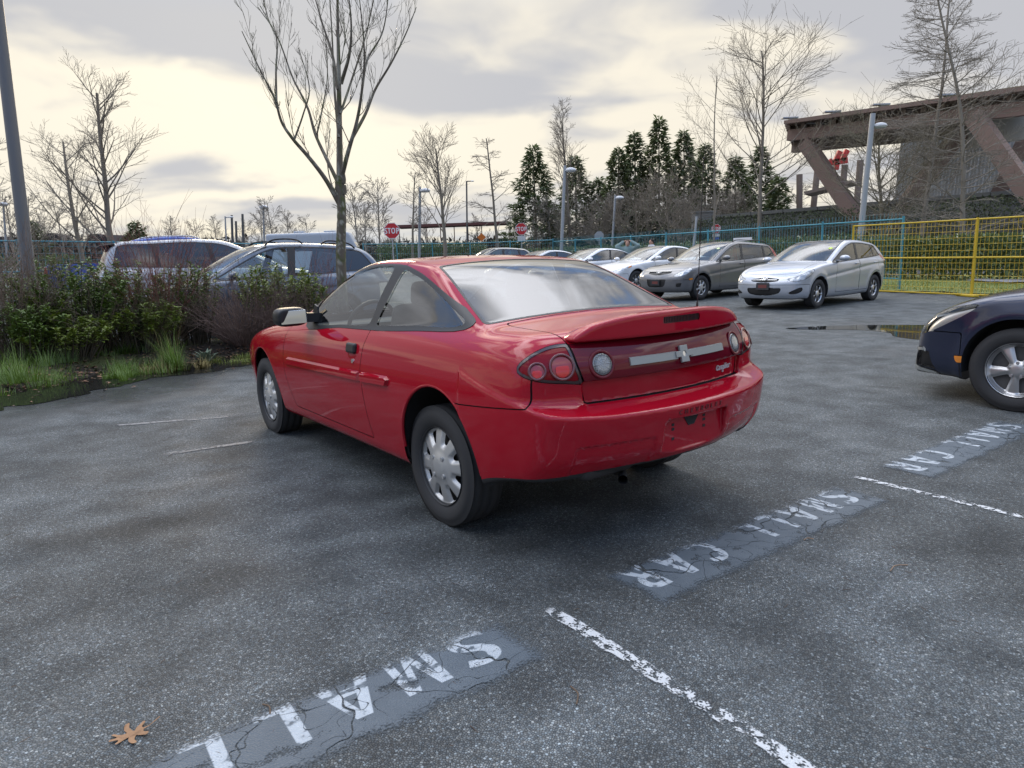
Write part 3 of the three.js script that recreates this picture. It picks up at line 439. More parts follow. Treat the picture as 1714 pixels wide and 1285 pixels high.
  const garn = carve(lid, (x, y, z) => Math.max(y - 0.957, 0.802 - y, x + 0.6), 0.0018);
  const lidM = body('boot_lid', lid);
  const garnMat = mat(0.13, 0.004, 0.012, 0.4, 0, { clearcoat: 0.8, clearcoatRoughness: 0.05, specularIntensity: 0 });
  put('boot_panel', skin(garn, F, 0.004), garnMat, lidM);
  const rx = (y, z) => probe(F, [-1.4, y, z], [1, 0, 0]);
  for (const s of [-1, 1]) {
    const p = rx(0.868, s * 0.462), q = rx(0.868, s * 0.464);
    put('reverse_lamp', onSkin(F, new THREE.LatheGeometry([[0.0, 0.006], [0.02, 0.0055], [0.036, 0.004], [0.0455, 0.001], [0.047, -0.004]].map(v => new THREE.Vector2(...v)), 40).rotateX(Math.PI / 2), p, 0.006), mat(0.34, 0.345, 0.34, 0.25, 0.2, { clearcoat: 1, bumpMap: tex(128, (u, v, c, i, j) => { c[0] = c[1] = c[2] = (i % 16 < 3 || j % 16 < 3) ? 20 : 220; }), bumpScale: 0.004 }), lidM);
    put('lamp_ring', onSkin(F, new THREE.TorusGeometry(0.0565, 0.0075, 10, 48).scale(1, 1, 0.6), q, 0.003), garnMat, lidM);
    const grid = []; for (let k = -5; k <= 5; k++) { const o = k * 0.0078, l = Math.sqrt(Math.max(0, 0.044 ** 2 - o * o)) * 2; grid.push(box(0.0012, l, 0.002, o, 0, 0), box(l, 0.0012, 0.002, 0, o, 0)); }
    put('lamp_grid', onSkin(F, merge(grid), p, 0.0095), M.steel, lidM);
  }
  {
    const barG = []; for (const [a, b] of [[-0.325, -0.045], [0.045, 0.325]]) { const P = [], I = []; const N = 12; for (let k = 0; k <= N; k++) { const z = lerp(a, b, k / N), q0 = rx(0.851, z), q1 = rx(0.883, z); P.push(q0[0] - 0.012, 0.851, z, q1[0] - 0.012, 0.883, z, q1[0] - 0.002, 0.885, z, q0[0] - 0.002, 0.849, z); if (k) { const c = 4 * k, d = c - 4; I.push(d, d + 1, c + 1, d, c + 1, c, d + 1, d + 2, c + 2, d + 1, c + 2, c + 1, d + 3, d, c, d + 3, c, c + 3); } } I.push(0, 1, 2, 0, 2, 3); const e = 4 * N; I.push(e, e + 2, e + 1, e, e + 3, e + 2); const g = geoFrom(P, I).toNonIndexed(); g.computeVertexNormals(); barG.push(g); }
    const gold = mat(0.31, 0.32, 0.305, 0.5, 0.35); for (const g of barG) put('badge_bar', g, gold, lidM);
    const b = new THREE.Shape([[-0.056, -0.012], [-0.024, -0.012], [-0.024, -0.037], [0.024, -0.037], [0.024, -0.012], [0.056, -0.012], [0.056, 0.012], [0.024, 0.012], [0.024, 0.037], [-0.024, 0.037], [-0.024, 0.012], [-0.056, 0.012]].map(v => new THREE.Vector2(...v)));
    const hole = new THREE.Path(); hole.absarc(0, 0, 0.0145, 0, Math.PI * 2, true); b.holes.push(hole);
    put('badge_emblem', onSkin(F, new THREE.ExtrudeGeometry(b, { depth: 0.008, bevelEnabled: true, bevelSize: 0.002, bevelThickness: 0.002, bevelSegments: 2, curveSegments: 24 }), rx(0.867, 0), 0.006), gold, lidM);
    put('boot_lock', onSkin(F, new THREE.CylinderGeometry(0.0125, 0.0125, 0.006, 20).rotateX(Math.PI / 2), rx(0.867, 0), 0.009), M.chrome, lidM);
  }
  const font = await new FontLoader().loadAsync('fonts/droid/droid_sans_bold.typeface.json'), serif = await new FontLoader().loadAsync('fonts/droid/droid_serif_bold.typeface.json');
  const words = (f, txt, size, deep) => { const g = new TextGeometry(txt, { font: f, size, depth: deep, curveSegments: 4, bevelEnabled: false }); g.computeBoundingBox(); const c = g.boundingBox.getCenter(V(0, 0, 0)); return g.translate(-c.x, -c.y, 0); };
  const slant = new THREE.Matrix4().makeShear(0, 0, 0.25, 0, 0, 0);
  put('model_badge', [onSkin(F, words(serif, 'Cavalier', 0.026, 0.004).applyMatrix4(slant), rx(0.757, 0.39), 0.002), onSkin(F, words(font, 'LS', 0.011, 0.004), rx(0.735, 0.385), 0.002)], mat(0.62, 0.62, 0.61, 0.35), lidM);
  {
    const h = sp([[0, 1.074], [0.2, 1.071], [0.36, 1.058], [0.47, 1.036], [0.54, 1.006], [0.6, 0.965]]);
    const sf = (x, y, z) => { const a = Math.sqrt(z * z + 1e-5), rear = -0.872 + 0.33 * a * a, top = (y - h(a) + 0.30 * Math.max(0, x - rear - 0.05) + 0.3 * Math.pow(Math.max(0, x - rear - 0.1), 2)) * 0.93, cut = rear - 0.05 * (1.08 - y) * 0 - x, bot = 0.966 - y - 0.10 * a * a * 0 - 0.25 * (x - rear) * 0; return smax(smax(smax(top, cut + 0.12 * (1.085 - y) * -0.3, 0.025), x + 0.56, 0.02), smax(bot, a - 0.577, 0.03), 0.022); };
    const m = meshField(sf, [-0.96, 0.94, -0.72], [-0.5, 1.12, 0.72], 0.009);
    const brake = carve(m, (x, y, z) => Math.max(smax(Math.abs(z) - 0.128, Math.abs(y - 1.031) - 0.0155, 0.012), x + 0.80));
    const spm = put('spoiler', skin(m, sf), paint, lidM); put('brake_lamp', skin(brake, sf, -0.004), mat(0.11, 0.008, 0.012, 0.3, 0, { clearcoat: 1 }), lidM);
    const ribs = []; for (let k = -11; k <= 11; k++) { const q = probe(sf, [-1.2, 1.031, k * 0.0105], [1, 0, 0]); ribs.push(box(0.004, 0.026, 0.0025, q[0] + 0.003, 1.031, k * 0.0105)); } put('brake_lamp_rib', ribs, M.black, lidM);
  }
  // tail lamps: opaque red lens; brighter lower discs paint in light caught inside
  const tp = poly(curved([[0.5, 0.950], [0.69, 0.960], [0.83, 0.957], [0.94, 0.925], [1.012, 0.880], [1.014, 0.858], [0.99, 0.843], [0.91, 0.822], [0.75, 0.803], [0.5, 0.80]], 4));
  const lensM = mat(0.20, 0.003, 0.008, 0.4, 0, { clearcoat: 0.55, clearcoatRoughness: 0.03, specularIntensity: 0 }), discM = mat(0.30, 0.008, 0.014, 0.3, 0, { clearcoat: 1, clearcoatRoughness: 0.05, bumpMap: tex(64, (u, v, c, i, j) => { c[0] = c[1] = c[2] = (i % 8 < 2 || j % 8 < 2) ? 60 : 200; }), bumpScale: 0.003 }), paintedGlowM = mat(0.62, 0.012, 0.018, 0.25, 0, { clearcoat: 1 }), ringM = mat(0.11, 0.008, 0.013, 0.2, 0, { clearcoat: 1 });
  for (const s of [-1, 1]) {
    const f = (x, y, z) => Math.max(tp(s * z + (x + 0.9) * 0.9, y), zt(y) + 0.004 - s * z, x + 0.5), l = carve(sh, f, 0.002), rim = { P: l.P, I: l.I }, lens = carve(rim, (x, y, z) => f(x, y, z) + 0.0125);
    const g = new THREE.Group(); g.name = 'tail_lamp'; car.add(g);
    put('lamp_rim', skin(rim, F, 0.004), mat(0.03, 0.008, 0.01, 0.3, 0, { clearcoat: 1 }), g); put('lens', skin(lens, F, 0.001), lensM, g);
    for (const [z, y, r, low] of [[0.643, 0.872, 0.053, 0.9], [0.735, 0.861, 0.034, 0.75]]) {
      const p = z < 0.7 ? probe(F, [-1.2, y, s * z], [1, 0, 0]) : probe(F, [-1.1, y, s * (z + 0.25)], [0.85, 0, -s * 0.55].map(v => v / Math.hypot(0.85, 0.55)));
      const disc = (q) => clip(q, (x, y2, zz) => Math.hypot(x - p[0], y2 - p[1], zz - p[2]) - r * 0.86);
      const dsk = disc(lens), lo = clip(dsk, (x, y2, zz) => smax(y2 - p[1] - 0.004, Math.hypot(x - p[0], y2 - p[1] + r * 0.22, zz - p[2]) - r * 0.60, 0.01)); put('lamp_lens', skin(dsk, F, 0.0025), discM, g); put('lamp_lens', skin(lo, F, 0.0045), paintedGlowM, g);
      put('lamp_ring', onSkin(F, new THREE.TorusGeometry(r, 0.006, 8, 48).scale(1, 1, 0.6), p, 0.001), ringM, g);
    }
  }
  // bumper with seam, plate well, moulded name
  const bumpF = (x, y, z) => Math.min(Math.max(y - (0.680 - 0.065 * (x + 0.28)), x + 0.25), Math.max(x + 0.715, y - 0.9));
  const bumpMesh = carve(sh, bumpF, 0.0028), bump = body('rear_bumper', bumpMesh);
  { const sc = clip(bumpMesh, (x, y, z) => { const n = fbm(x * 9 + z * 5, y * 34, z * 9, 4) + 0.5 * PN.noise(x * 90, y * 160, z * 90), low = Math.abs(y - 0.405 - 0.02 * Math.max(0, x + 0.6)) - 0.022 + (z < -0.1 ? 0 : 0.5), right = Math.hypot((y - 0.53) / 0.07, (z - 0.60) / 0.09) * 0.05 - 0.05, corner = Math.hypot((y - 0.66) / 0.03, (z + 0.66) / 0.08) * 0.05 - 0.05; return Math.max(Math.min(low, right, corner) * 4, 0.43 - n); }); if (sc.I.length) put('scuff', skin(sc, F, 0.0006), mat(0.42, 0.22, 0.22, 0.7), bump).userData.kind = 'stuff'; }
  const bx = (y, z) => rx(y, z);
  { const nm = [...'CHEVROLET'].map((ch, i) => { const z = -0.142 + i * 0.0355; return onSkin(F, words(font, ch, 0.021, 0.0035).scale(1.25, 1, 1), bx(0.632, z), -0.001); }); put('moulded_lettering', nm, mat(0.12, 0.004, 0.008, 0.4, 0, { clearcoat: 0.6 }), bump); }
  { const b = []; for (const [z, y] of [[-0.135, 0.565], [-0.135, 0.545], [-0.135, 0.50], [0.085, 0.575], [0.085, 0.555], [0.085, 0.525]]) b.push(onSkin(F, box(0.018, 0.013, 0.004, 0, 0, 0, 0.0015), bx(y, z), 0)); b.push(onSkin(F, new THREE.ExtrudeGeometry(new THREE.Shape([[-0.058, 0.02], [0.058, 0.02], [0.02, -0.03], [-0.02, -0.03]].map(v => new THREE.Vector2(...v))), { depth: 0.004, bevelEnabled: false }), bx(0.577, -0.01), 0)); put('plate_fixing', b, M.well, bump); }
  // front end
  const bonnet = carve(sh, (x, y, z) => smax(smax(Math.abs(z) - 0.66 + 0.06 * (x - 2.2), 2.16 - 0.30 * z * z - x, 0.05), Math.max(x - 3.36 + 0.3 * z * z, 0.6 - y), 0.05), 0.003); body('bonnet', bonnet);
  for (const s of [-1, 1]) { const hl = carve(sh, (x, y, z) => Math.max(Math.max(0.36 - s * z, s * z - 0.76), Math.max(0.575 - y, y - 0.70), 3.0 - x), 0.003); put('headlamp', skin(hl, F), M.lens, car); }
  body('front_bumper', carve(sh, (x, y, z) => Math.max(y - 0.53, 2.99 - x), 0.003));
  body('body', sh);
  // tail pipe, aerial, wheels
  put('exhaust', [tube([[-0.30, 0.25, -0.2], [-0.65, 0.30, -0.2], [-0.84, 0.335, -0.36]], 0.022, 16, 12), box(0.22, 0.10, 0.34, -0.70, 0.40, -0.40, 0.045)], M.steelDark, car);
  put('rear_axle', [bar(V(0, 0.3, -0.6), V(0, 0.3, 0.6), 0.035), box(2.4, 0.10, 0.9, 1.3, 0.24, 0, 0.03)], M.well, car);
  const ab = probe(F, [-0.44, 1.4, 0.66], [0, -1, 0]); put('aerial', [bar(V(ab[0], ab[1] - 0.01, ab[2]), V(ab[0], ab[1] + 0.05, ab[2]), 0.011, 0.005), bar(V(ab[0], ab[1], ab[2]), V(ab[0] - 0.03, ab[1] + 0.82, ab[2]), 0.0028, 0.002), new THREE.SphereGeometry(0.005, 8, 6).translate(ab[0] - 0.03, ab[1] + 0.82, ab[2])], M.black, car);
  const wp = wheelParts(0.3105, 0.195, 0.205, STYLE.cap8, 96);
  for (const s of [-1, 1]) { addWheel(car, wp, 0, 0.306, s * 0.722, s, 0.3); addWheel(car, wp, 2.644, 0.306, s * 0.732, s, 1.1); }
  // cabin
  for (const s of [-1, 1]) { const st = new THREE.Group(); st.name = 'seat'; car.add(st); put('seat_cushion', box(0.5, 0.16, 0.5, 1.15, 0.48, s * 0.36, 0.06), M.seat, st); put('backrest', box(0.14, 0.58, 0.48, 0, 0, 0, 0.06).rotateZ(0.28).translate(0.86, 0.80, s * 0.36), M.seat, st); put('head_restraint', box(0.09, 0.15, 0.25, 0, 0, 0, 0.04).rotateZ(0.2).translate(0.765, 1.14, s * 0.36), M.seat, st); }
  put('rear_seat', [box(0.45, 0.16, 1.15, 0.32, 0.48, 0, 0.06), box(0.14, 0.5, 1.15, 0, 0, 0, 0.06).rotateZ(0.4).translate(0.05, 0.76, 0)], M.seat, car); put('parcel_shelf', box(0.42, 0.02, 1.2, -0.12, 0.965, 0), M.dash, car);
  put('dashboard', box(0.4, 0.22, 1.3, 1.95, 0.80, 0, 0.06), M.dash, car); put('steering_wheel', [new THREE.TorusGeometry(0.18, 0.014, 10, 40), bar(V(0, 0, 0), V(0, 0, -0.25), 0.025), box(0.34, 0.04, 0.02)].map(g => g.rotateY(Math.PI / 2).rotateZ(0.35).translate(1.60, 0.90, -0.36)), M.black, car);
  put('cabin_floor', box(2.6, 0.02, 1.4, 1.2, 0.31, 0), M.lining, car);
}
// ---- the other cars: one builder, their own profiles ----
const carPaint = (r, g, b, metal = 0.25) => mat(r, g, b, 0.42, metal, { clearcoat: 1, clearcoatRoughness: 0.05 });
const lampMat = mat(0.42, 0.44, 0.46, 0.2, 0.35, { clearcoat: 1, bumpMap: tex(128, (u, v, c) => { c[0] = c[1] = c[2] = 128 + 120 * Math.sin(u * 40) * Math.sin(v * 30); }), bumpScale: 0.02 }), grilleMat = mat(0.012, 0.012, 0.013, 0.5), cladMat = mat(0.02, 0.02, 0.022, 0.65), ambMat = M.amber, tailMat = M.redOpaque;
const wheelCache = {};
function bgWheel(R, style, seg = 40) { const k = R + style; return wheelCache[k] ||= wheelParts(R, 0.205, R * 0.66, STYLE[style], seg); }
function buildCar(k, label, category, group, x, z, yaw, dy = 0, scale = 1) {
  const { ro, wb, fo, hw, H } = k, xn = wb + fo, yb = k.belt[0][1];
  const S = {
    mid: k.mid ?? 0.9, yb: 0.98, tum: k.tum ?? 0.36, curve: 0.12, cr: k.cr ?? 0.05, br: k.br ?? 0.16, bf: k.bf ?? 0.26, bw: 0.28, bb: k.bb ?? 0.08, rc: k.rc ?? 0.06, ks: k.ks ?? 0.12, kc: 0.14, kr: k.kr ?? 0.10, ku: 0.05,
    T: sp(k.T), R: sp(k.R), XR: sp(k.XR), XF: sp(k.XF), YB: sp([[-ro, 0.30], [0, 0.22], [wb, 0.20], [xn, 0.21]]),
    W: sp([[-ro - 0.2, hw * 0.78], [-ro + 0.15, hw * 0.94], [0, hw], [wb, hw], [wb + fo * 0.5, hw * 0.965], [xn - 0.1, hw * 0.86], [xn + 0.2, hw * 0.72]]),
    S: sp([[0.1, -0.12], [0.22, -0.055], [0.35, -0.02], [0.5, -0.012], [0.62, -0.004], [0.78, 0], [0.9, -0.012], [1.0, -0.04], [1.1, -0.08], [1.3, -0.18]]),
    G: sp([[-ro, hw * 0.86], [0.1, hw * 0.93], [1.5, hw * 0.93], [2.1, hw * 0.88], [2.6, hw * 0.74]]),
  };
  const fl = (xx, y, cx) => Math.exp(-Math.pow((Math.hypot(xx - cx, (y - 0.32) * 0.9) - k.r - 0.07) / 0.06, 2)) * 0.016;
  const base = S.W; S.W = base;
  S.extra = (xx, y, zz, f, a) => {
    f -= fl(xx, y, 0) * sstep(hw - 0.25, hw - 0.08, a) + fl(xx, y, wb) * sstep(hw - 0.25, hw - 0.08, a);
    const cr = y - lerp(0.66, 0.90, clamp((wb - xx) / wb)); f += 0.010 * Math.exp(-Math.pow((cr + 0.035) / 0.035, 2)) * sstep(hw - 0.2, hw - 0.1, a) * sstep(wb, wb - 0.6, xx) * (k.crease ?? 1);
    return f;
  };
  const F = carField(S), c = k.cell ?? 0.03, sh = meshField(F, [-ro - 0.16, 0.1, -hw - 0.08], [xn + 0.16, H + 0.08, hw + 0.08], c);
  const car = thing(k.name ?? 'parked_car', label, category, x, gnd(x, z) + dy, z, Math.PI / 2 - yaw, group); car.scale.setScalar(scale);
  const body = (n, m, mt = k.paint, par = car, push = 0) => m.I.length ? put(n, skin(m, F, push, 0.006), mt, par) : null;
  const ar = k.r + 0.055, oA = arch(0, k.r + 0.02, ar, ar), oB = arch(wb, k.r + 0.02, ar, ar);
  let s2 = clip(sh, (xx, y, zz) => -Math.max(Math.min(oA(xx, y), oB(xx, y)), hw - 0.34 - Math.abs(zz)));
  const wells = []; for (const cx of [0, wb]) for (const s of [-1, 1]) { put('wheel_well', [new THREE.CylinderGeometry(ar + 0.01, ar + 0.01, 0.34, 24, 1, true, -Math.PI / 2 - 0.2, Math.PI + 0.4).rotateX(-Math.PI / 2).translate(cx, k.r + 0.02, s * (hw - 0.20)), new THREE.CircleGeometry(ar + 0.01, 24, -0.3, Math.PI + 0.6).translate(cx, k.r + 0.02, s * (hw - 0.36))], M.well, car); }
  const shell = { P: s2.P, I: s2.I };
  body('underbody', carve(shell, (xx, y) => y - S.YB(xx) - 0.02), cladMat);
  // side glass follows the belt and the roof line
  const belt = sp(k.belt), sideAt = (xx, y) => S.G(xx) - S.tum * (y - S.yb) - S.curve * (y - S.yb) ** 2, dR = slopeOf(S.R);
  const [ra, rb] = k.rearCut;   // [x, y] low and high end of the glass towards the tail
  const glassF = (xx, y) => { const e = (ra[0] - rb[0]) / (rb[1] - ra[1]); const sl = dR(xx - 0.06); return smax(smax(belt(xx) - y, (y - S.R(xx + (xx > S.mid ? 0.17 : -0.03)) + S.rc * 0.4 + 0.075) / Math.hypot(1, sl), 0.05), (ra[0] - e * (y - ra[1]) - xx) / Math.hypot(1, e), 0.06); };
  const sg = (o, s) => (xx, y, zz) => Math.max(glassF(xx, y) - o, sideAt(xx, y) - 0.05 - s * zz, 0.4 - s * zz);
  const band = (xx, y, p) => { const t = p[0] + (p[1] - p[0]) * (y - 1) / 0.45; return (p[2] ?? 0.035) - Math.abs(xx - t); };
  for (const s of [-1, 1]) {
    const seal = carve(shell, sg(0.022, s)), gl = carve(seal, (xx, y, zz) => Math.max(sg(0, s)(xx, y, zz), ...k.pillars.map(p => band(xx, y, p)))); body('window_surround', seal, k.pillarPaint ?? M.black);
    let rest = gl; const cuts = k.pillars.slice().sort((p, q) => q[0] - p[0]);
    for (const p of cuts) { const front = carve(rest, (xx, y) => p[0] + (p[1] - p[0]) * (y - 1) / 0.45 - xx); body('side_window', front, k.sideGlass?.[0] ?? M.tint, car, -0.004); }
    body('side_window', rest, k.sideGlass?.[1] ?? M.tint, car, -0.004);
  }
  const ws = k.ws, wF = o => (xx, y, zz) => { const a = Math.abs(zz), xs = xx + S.bw * a * a; return Math.max(smax(a - (ws[2] + ws[3] * (xs - ws[0])) - o, smax(ws[0] - xs - o, xs - ws[1] - o, 0.05), 0.06), 0.85 - y); };
  const wr = carve(shell, wF(0.02)), wg = carve(wr, wF(0)); body('window_surround', wr, M.black); body('windscreen', wg, k.wsGlass ?? M.glass);
  if (k.rg) { const g = k.rg, rF = o => (xx, y, zz) => Math.max(smax(Math.abs(zz) - g[4] - (y - g[2]) * -0.25 - o, smax(g[2] - y - o, y - g[3] - o, 0.04), 0.05), xx - g[1]); const rr = carve(shell, rF(0.02)), gg = carve(rr, rF(0)); body('window_surround', rr, M.black); body('rear_window', gg, M.dark); }
  // front and rear pieces
  const made = {};
  for (const d of k.front ?? []) {
    const pf = poly(d.curve === false ? d.pts : curved(d.pts, 3));
    for (const s of d.both ? [-1, 1] : [0]) {
      const fld = (xx, y, zz) => { const a = s ? s * zz : d.mid ? Math.abs(zz) : zz; const u = d.wrap ? a - (xx - (xn - 0.25)) * d.wrap : a; return Math.max(pf(u, y), xn - 1.1 - xx, s ? 0.02 - s * zz : -1); };
      const m = carve(shell, fld, 0.003), o = body(d.name, m, d.mat, car, d.push ?? 0); if (d.inner) body('lamp_reflector', m, M.silver, car, -0.05); if (o && !made[d.name]) made[d.name] = o;
    }
  }
  for (const d of k.back ?? []) { const pf = poly(curved(d.pts, 3)); for (const s of [-1, 1]) body(d.name, carve(shell, (xx, y, zz) => Math.max(pf(s * zz + (xx + ro) * 0.8, y), xx + ro - 0.55, 0.02 - s * zz), 0.003), d.mat); }
  // doors
  const dsub = []; for (const [x0, x1, lean] of k.doors) for (const s of [-1, 1]) {
    const m = carve(shell, (xx, y, zz) => { const sx = xx - lean * (y - 0.6); return Math.max(x0 - sx, sx - x1, 0.30 - y, y - belt(xx) - 0.012, 0.4 - s * zz, k.r + 0.09 - Math.hypot(xx, y - k.r - 0.02)); }, 0.004), o = body('door', m);
    if (o && !k.far) { const hx = x0 + 0.14 + lean * 0.3, p = probe(F, [hx, k.handleY ?? 0.86, s * 1.2], [0, 0, -s]); put('door_handle', onSkin(F, new RoundedBoxGeometry(0.17, 0.03, 0.03, 2, 0.012), p, 0.012), k.paint, o); }
  }
  if (!k.far) { const bn = carve(shell, (xx, y, zz) => smax(smax(Math.abs(zz) - hw * 0.76, ws[1] + 0.06 - S.bw * zz * zz - xx, 0.06), Math.max(xx - xn + 0.2 + S.bf * zz * zz, k.bonnetY - y), 0.06), 0.004); body('bonnet', bn); body('front_bumper', carve(shell, (xx, y, zz) => Math.max(y - k.bonnetY + 0.10, wb + k.r + 0.07 - xx), 0.004)); }
  body('body', shell);
  // wheels
  const wp = bgWheel(k.r, k.wheel, k.seg ?? 40); for (const s of [-1, 1]) { addWheel(car, wp, 0, k.r, s * (hw - 0.12), s, 0.4 * s, k.rimMat); addWheel(car, wp, wb, k.r, s * (hw - 0.12), s, 1.0, k.rimMat); }
  // mirrors
  for (const s of [-1, 1]) { const [mx, my] = k.mirror, mz = s * (hw + 0.09), e = new THREE.SphereGeometry(1, 20, 12); e.scale(0.085, 0.068, 0.115); const p = e.attributes.position; for (let i = 0; i < p.count; i++) if (p.getX(i) < -0.035) p.setX(i, -0.035); e.computeVertexNormals(); put('wing_mirror', [e.translate(mx, my, mz), beam(V(mx, my - 0.05, s * (hw - 0.12)), V(mx, my - 0.03, mz), 0.06, 0.03)], k.paint, car); }
  // cabin
  const seats = []; for (const sx of [1.28, 0.38]) for (const s of [-1, 1]) seats.push(box(0.5, 0.14, 0.48, sx + 0.1, 0.5, s * 0.36, 0.05), box(0.13, 0.56, 0.46, 0, 0, 0, 0.05).rotateZ(0.25).translate(sx - 0.22, 0.83, s * 0.36), box(0.09, 0.15, 0.24, 0, 0, 0, 0.04).translate(sx - 0.33, 1.19, s * 0.36));
  for (let i = 0; i < 4; i++) put('seat', seats.slice(i * 3, i * 3 + 3), M.seat, car);
  put('dashboard', box(0.45, 0.2, hw * 1.6, ws[1] - 0.42, 0.86, 0, 0.06), M.dash, car); put('cabin_floor', box(2.9, 0.02, hw * 1.6, 0.95, 0.32, 0), M.lining, car);
  car.userData.F = undefined; delete car.userData.F;
  return { car, F, xn, k };
}
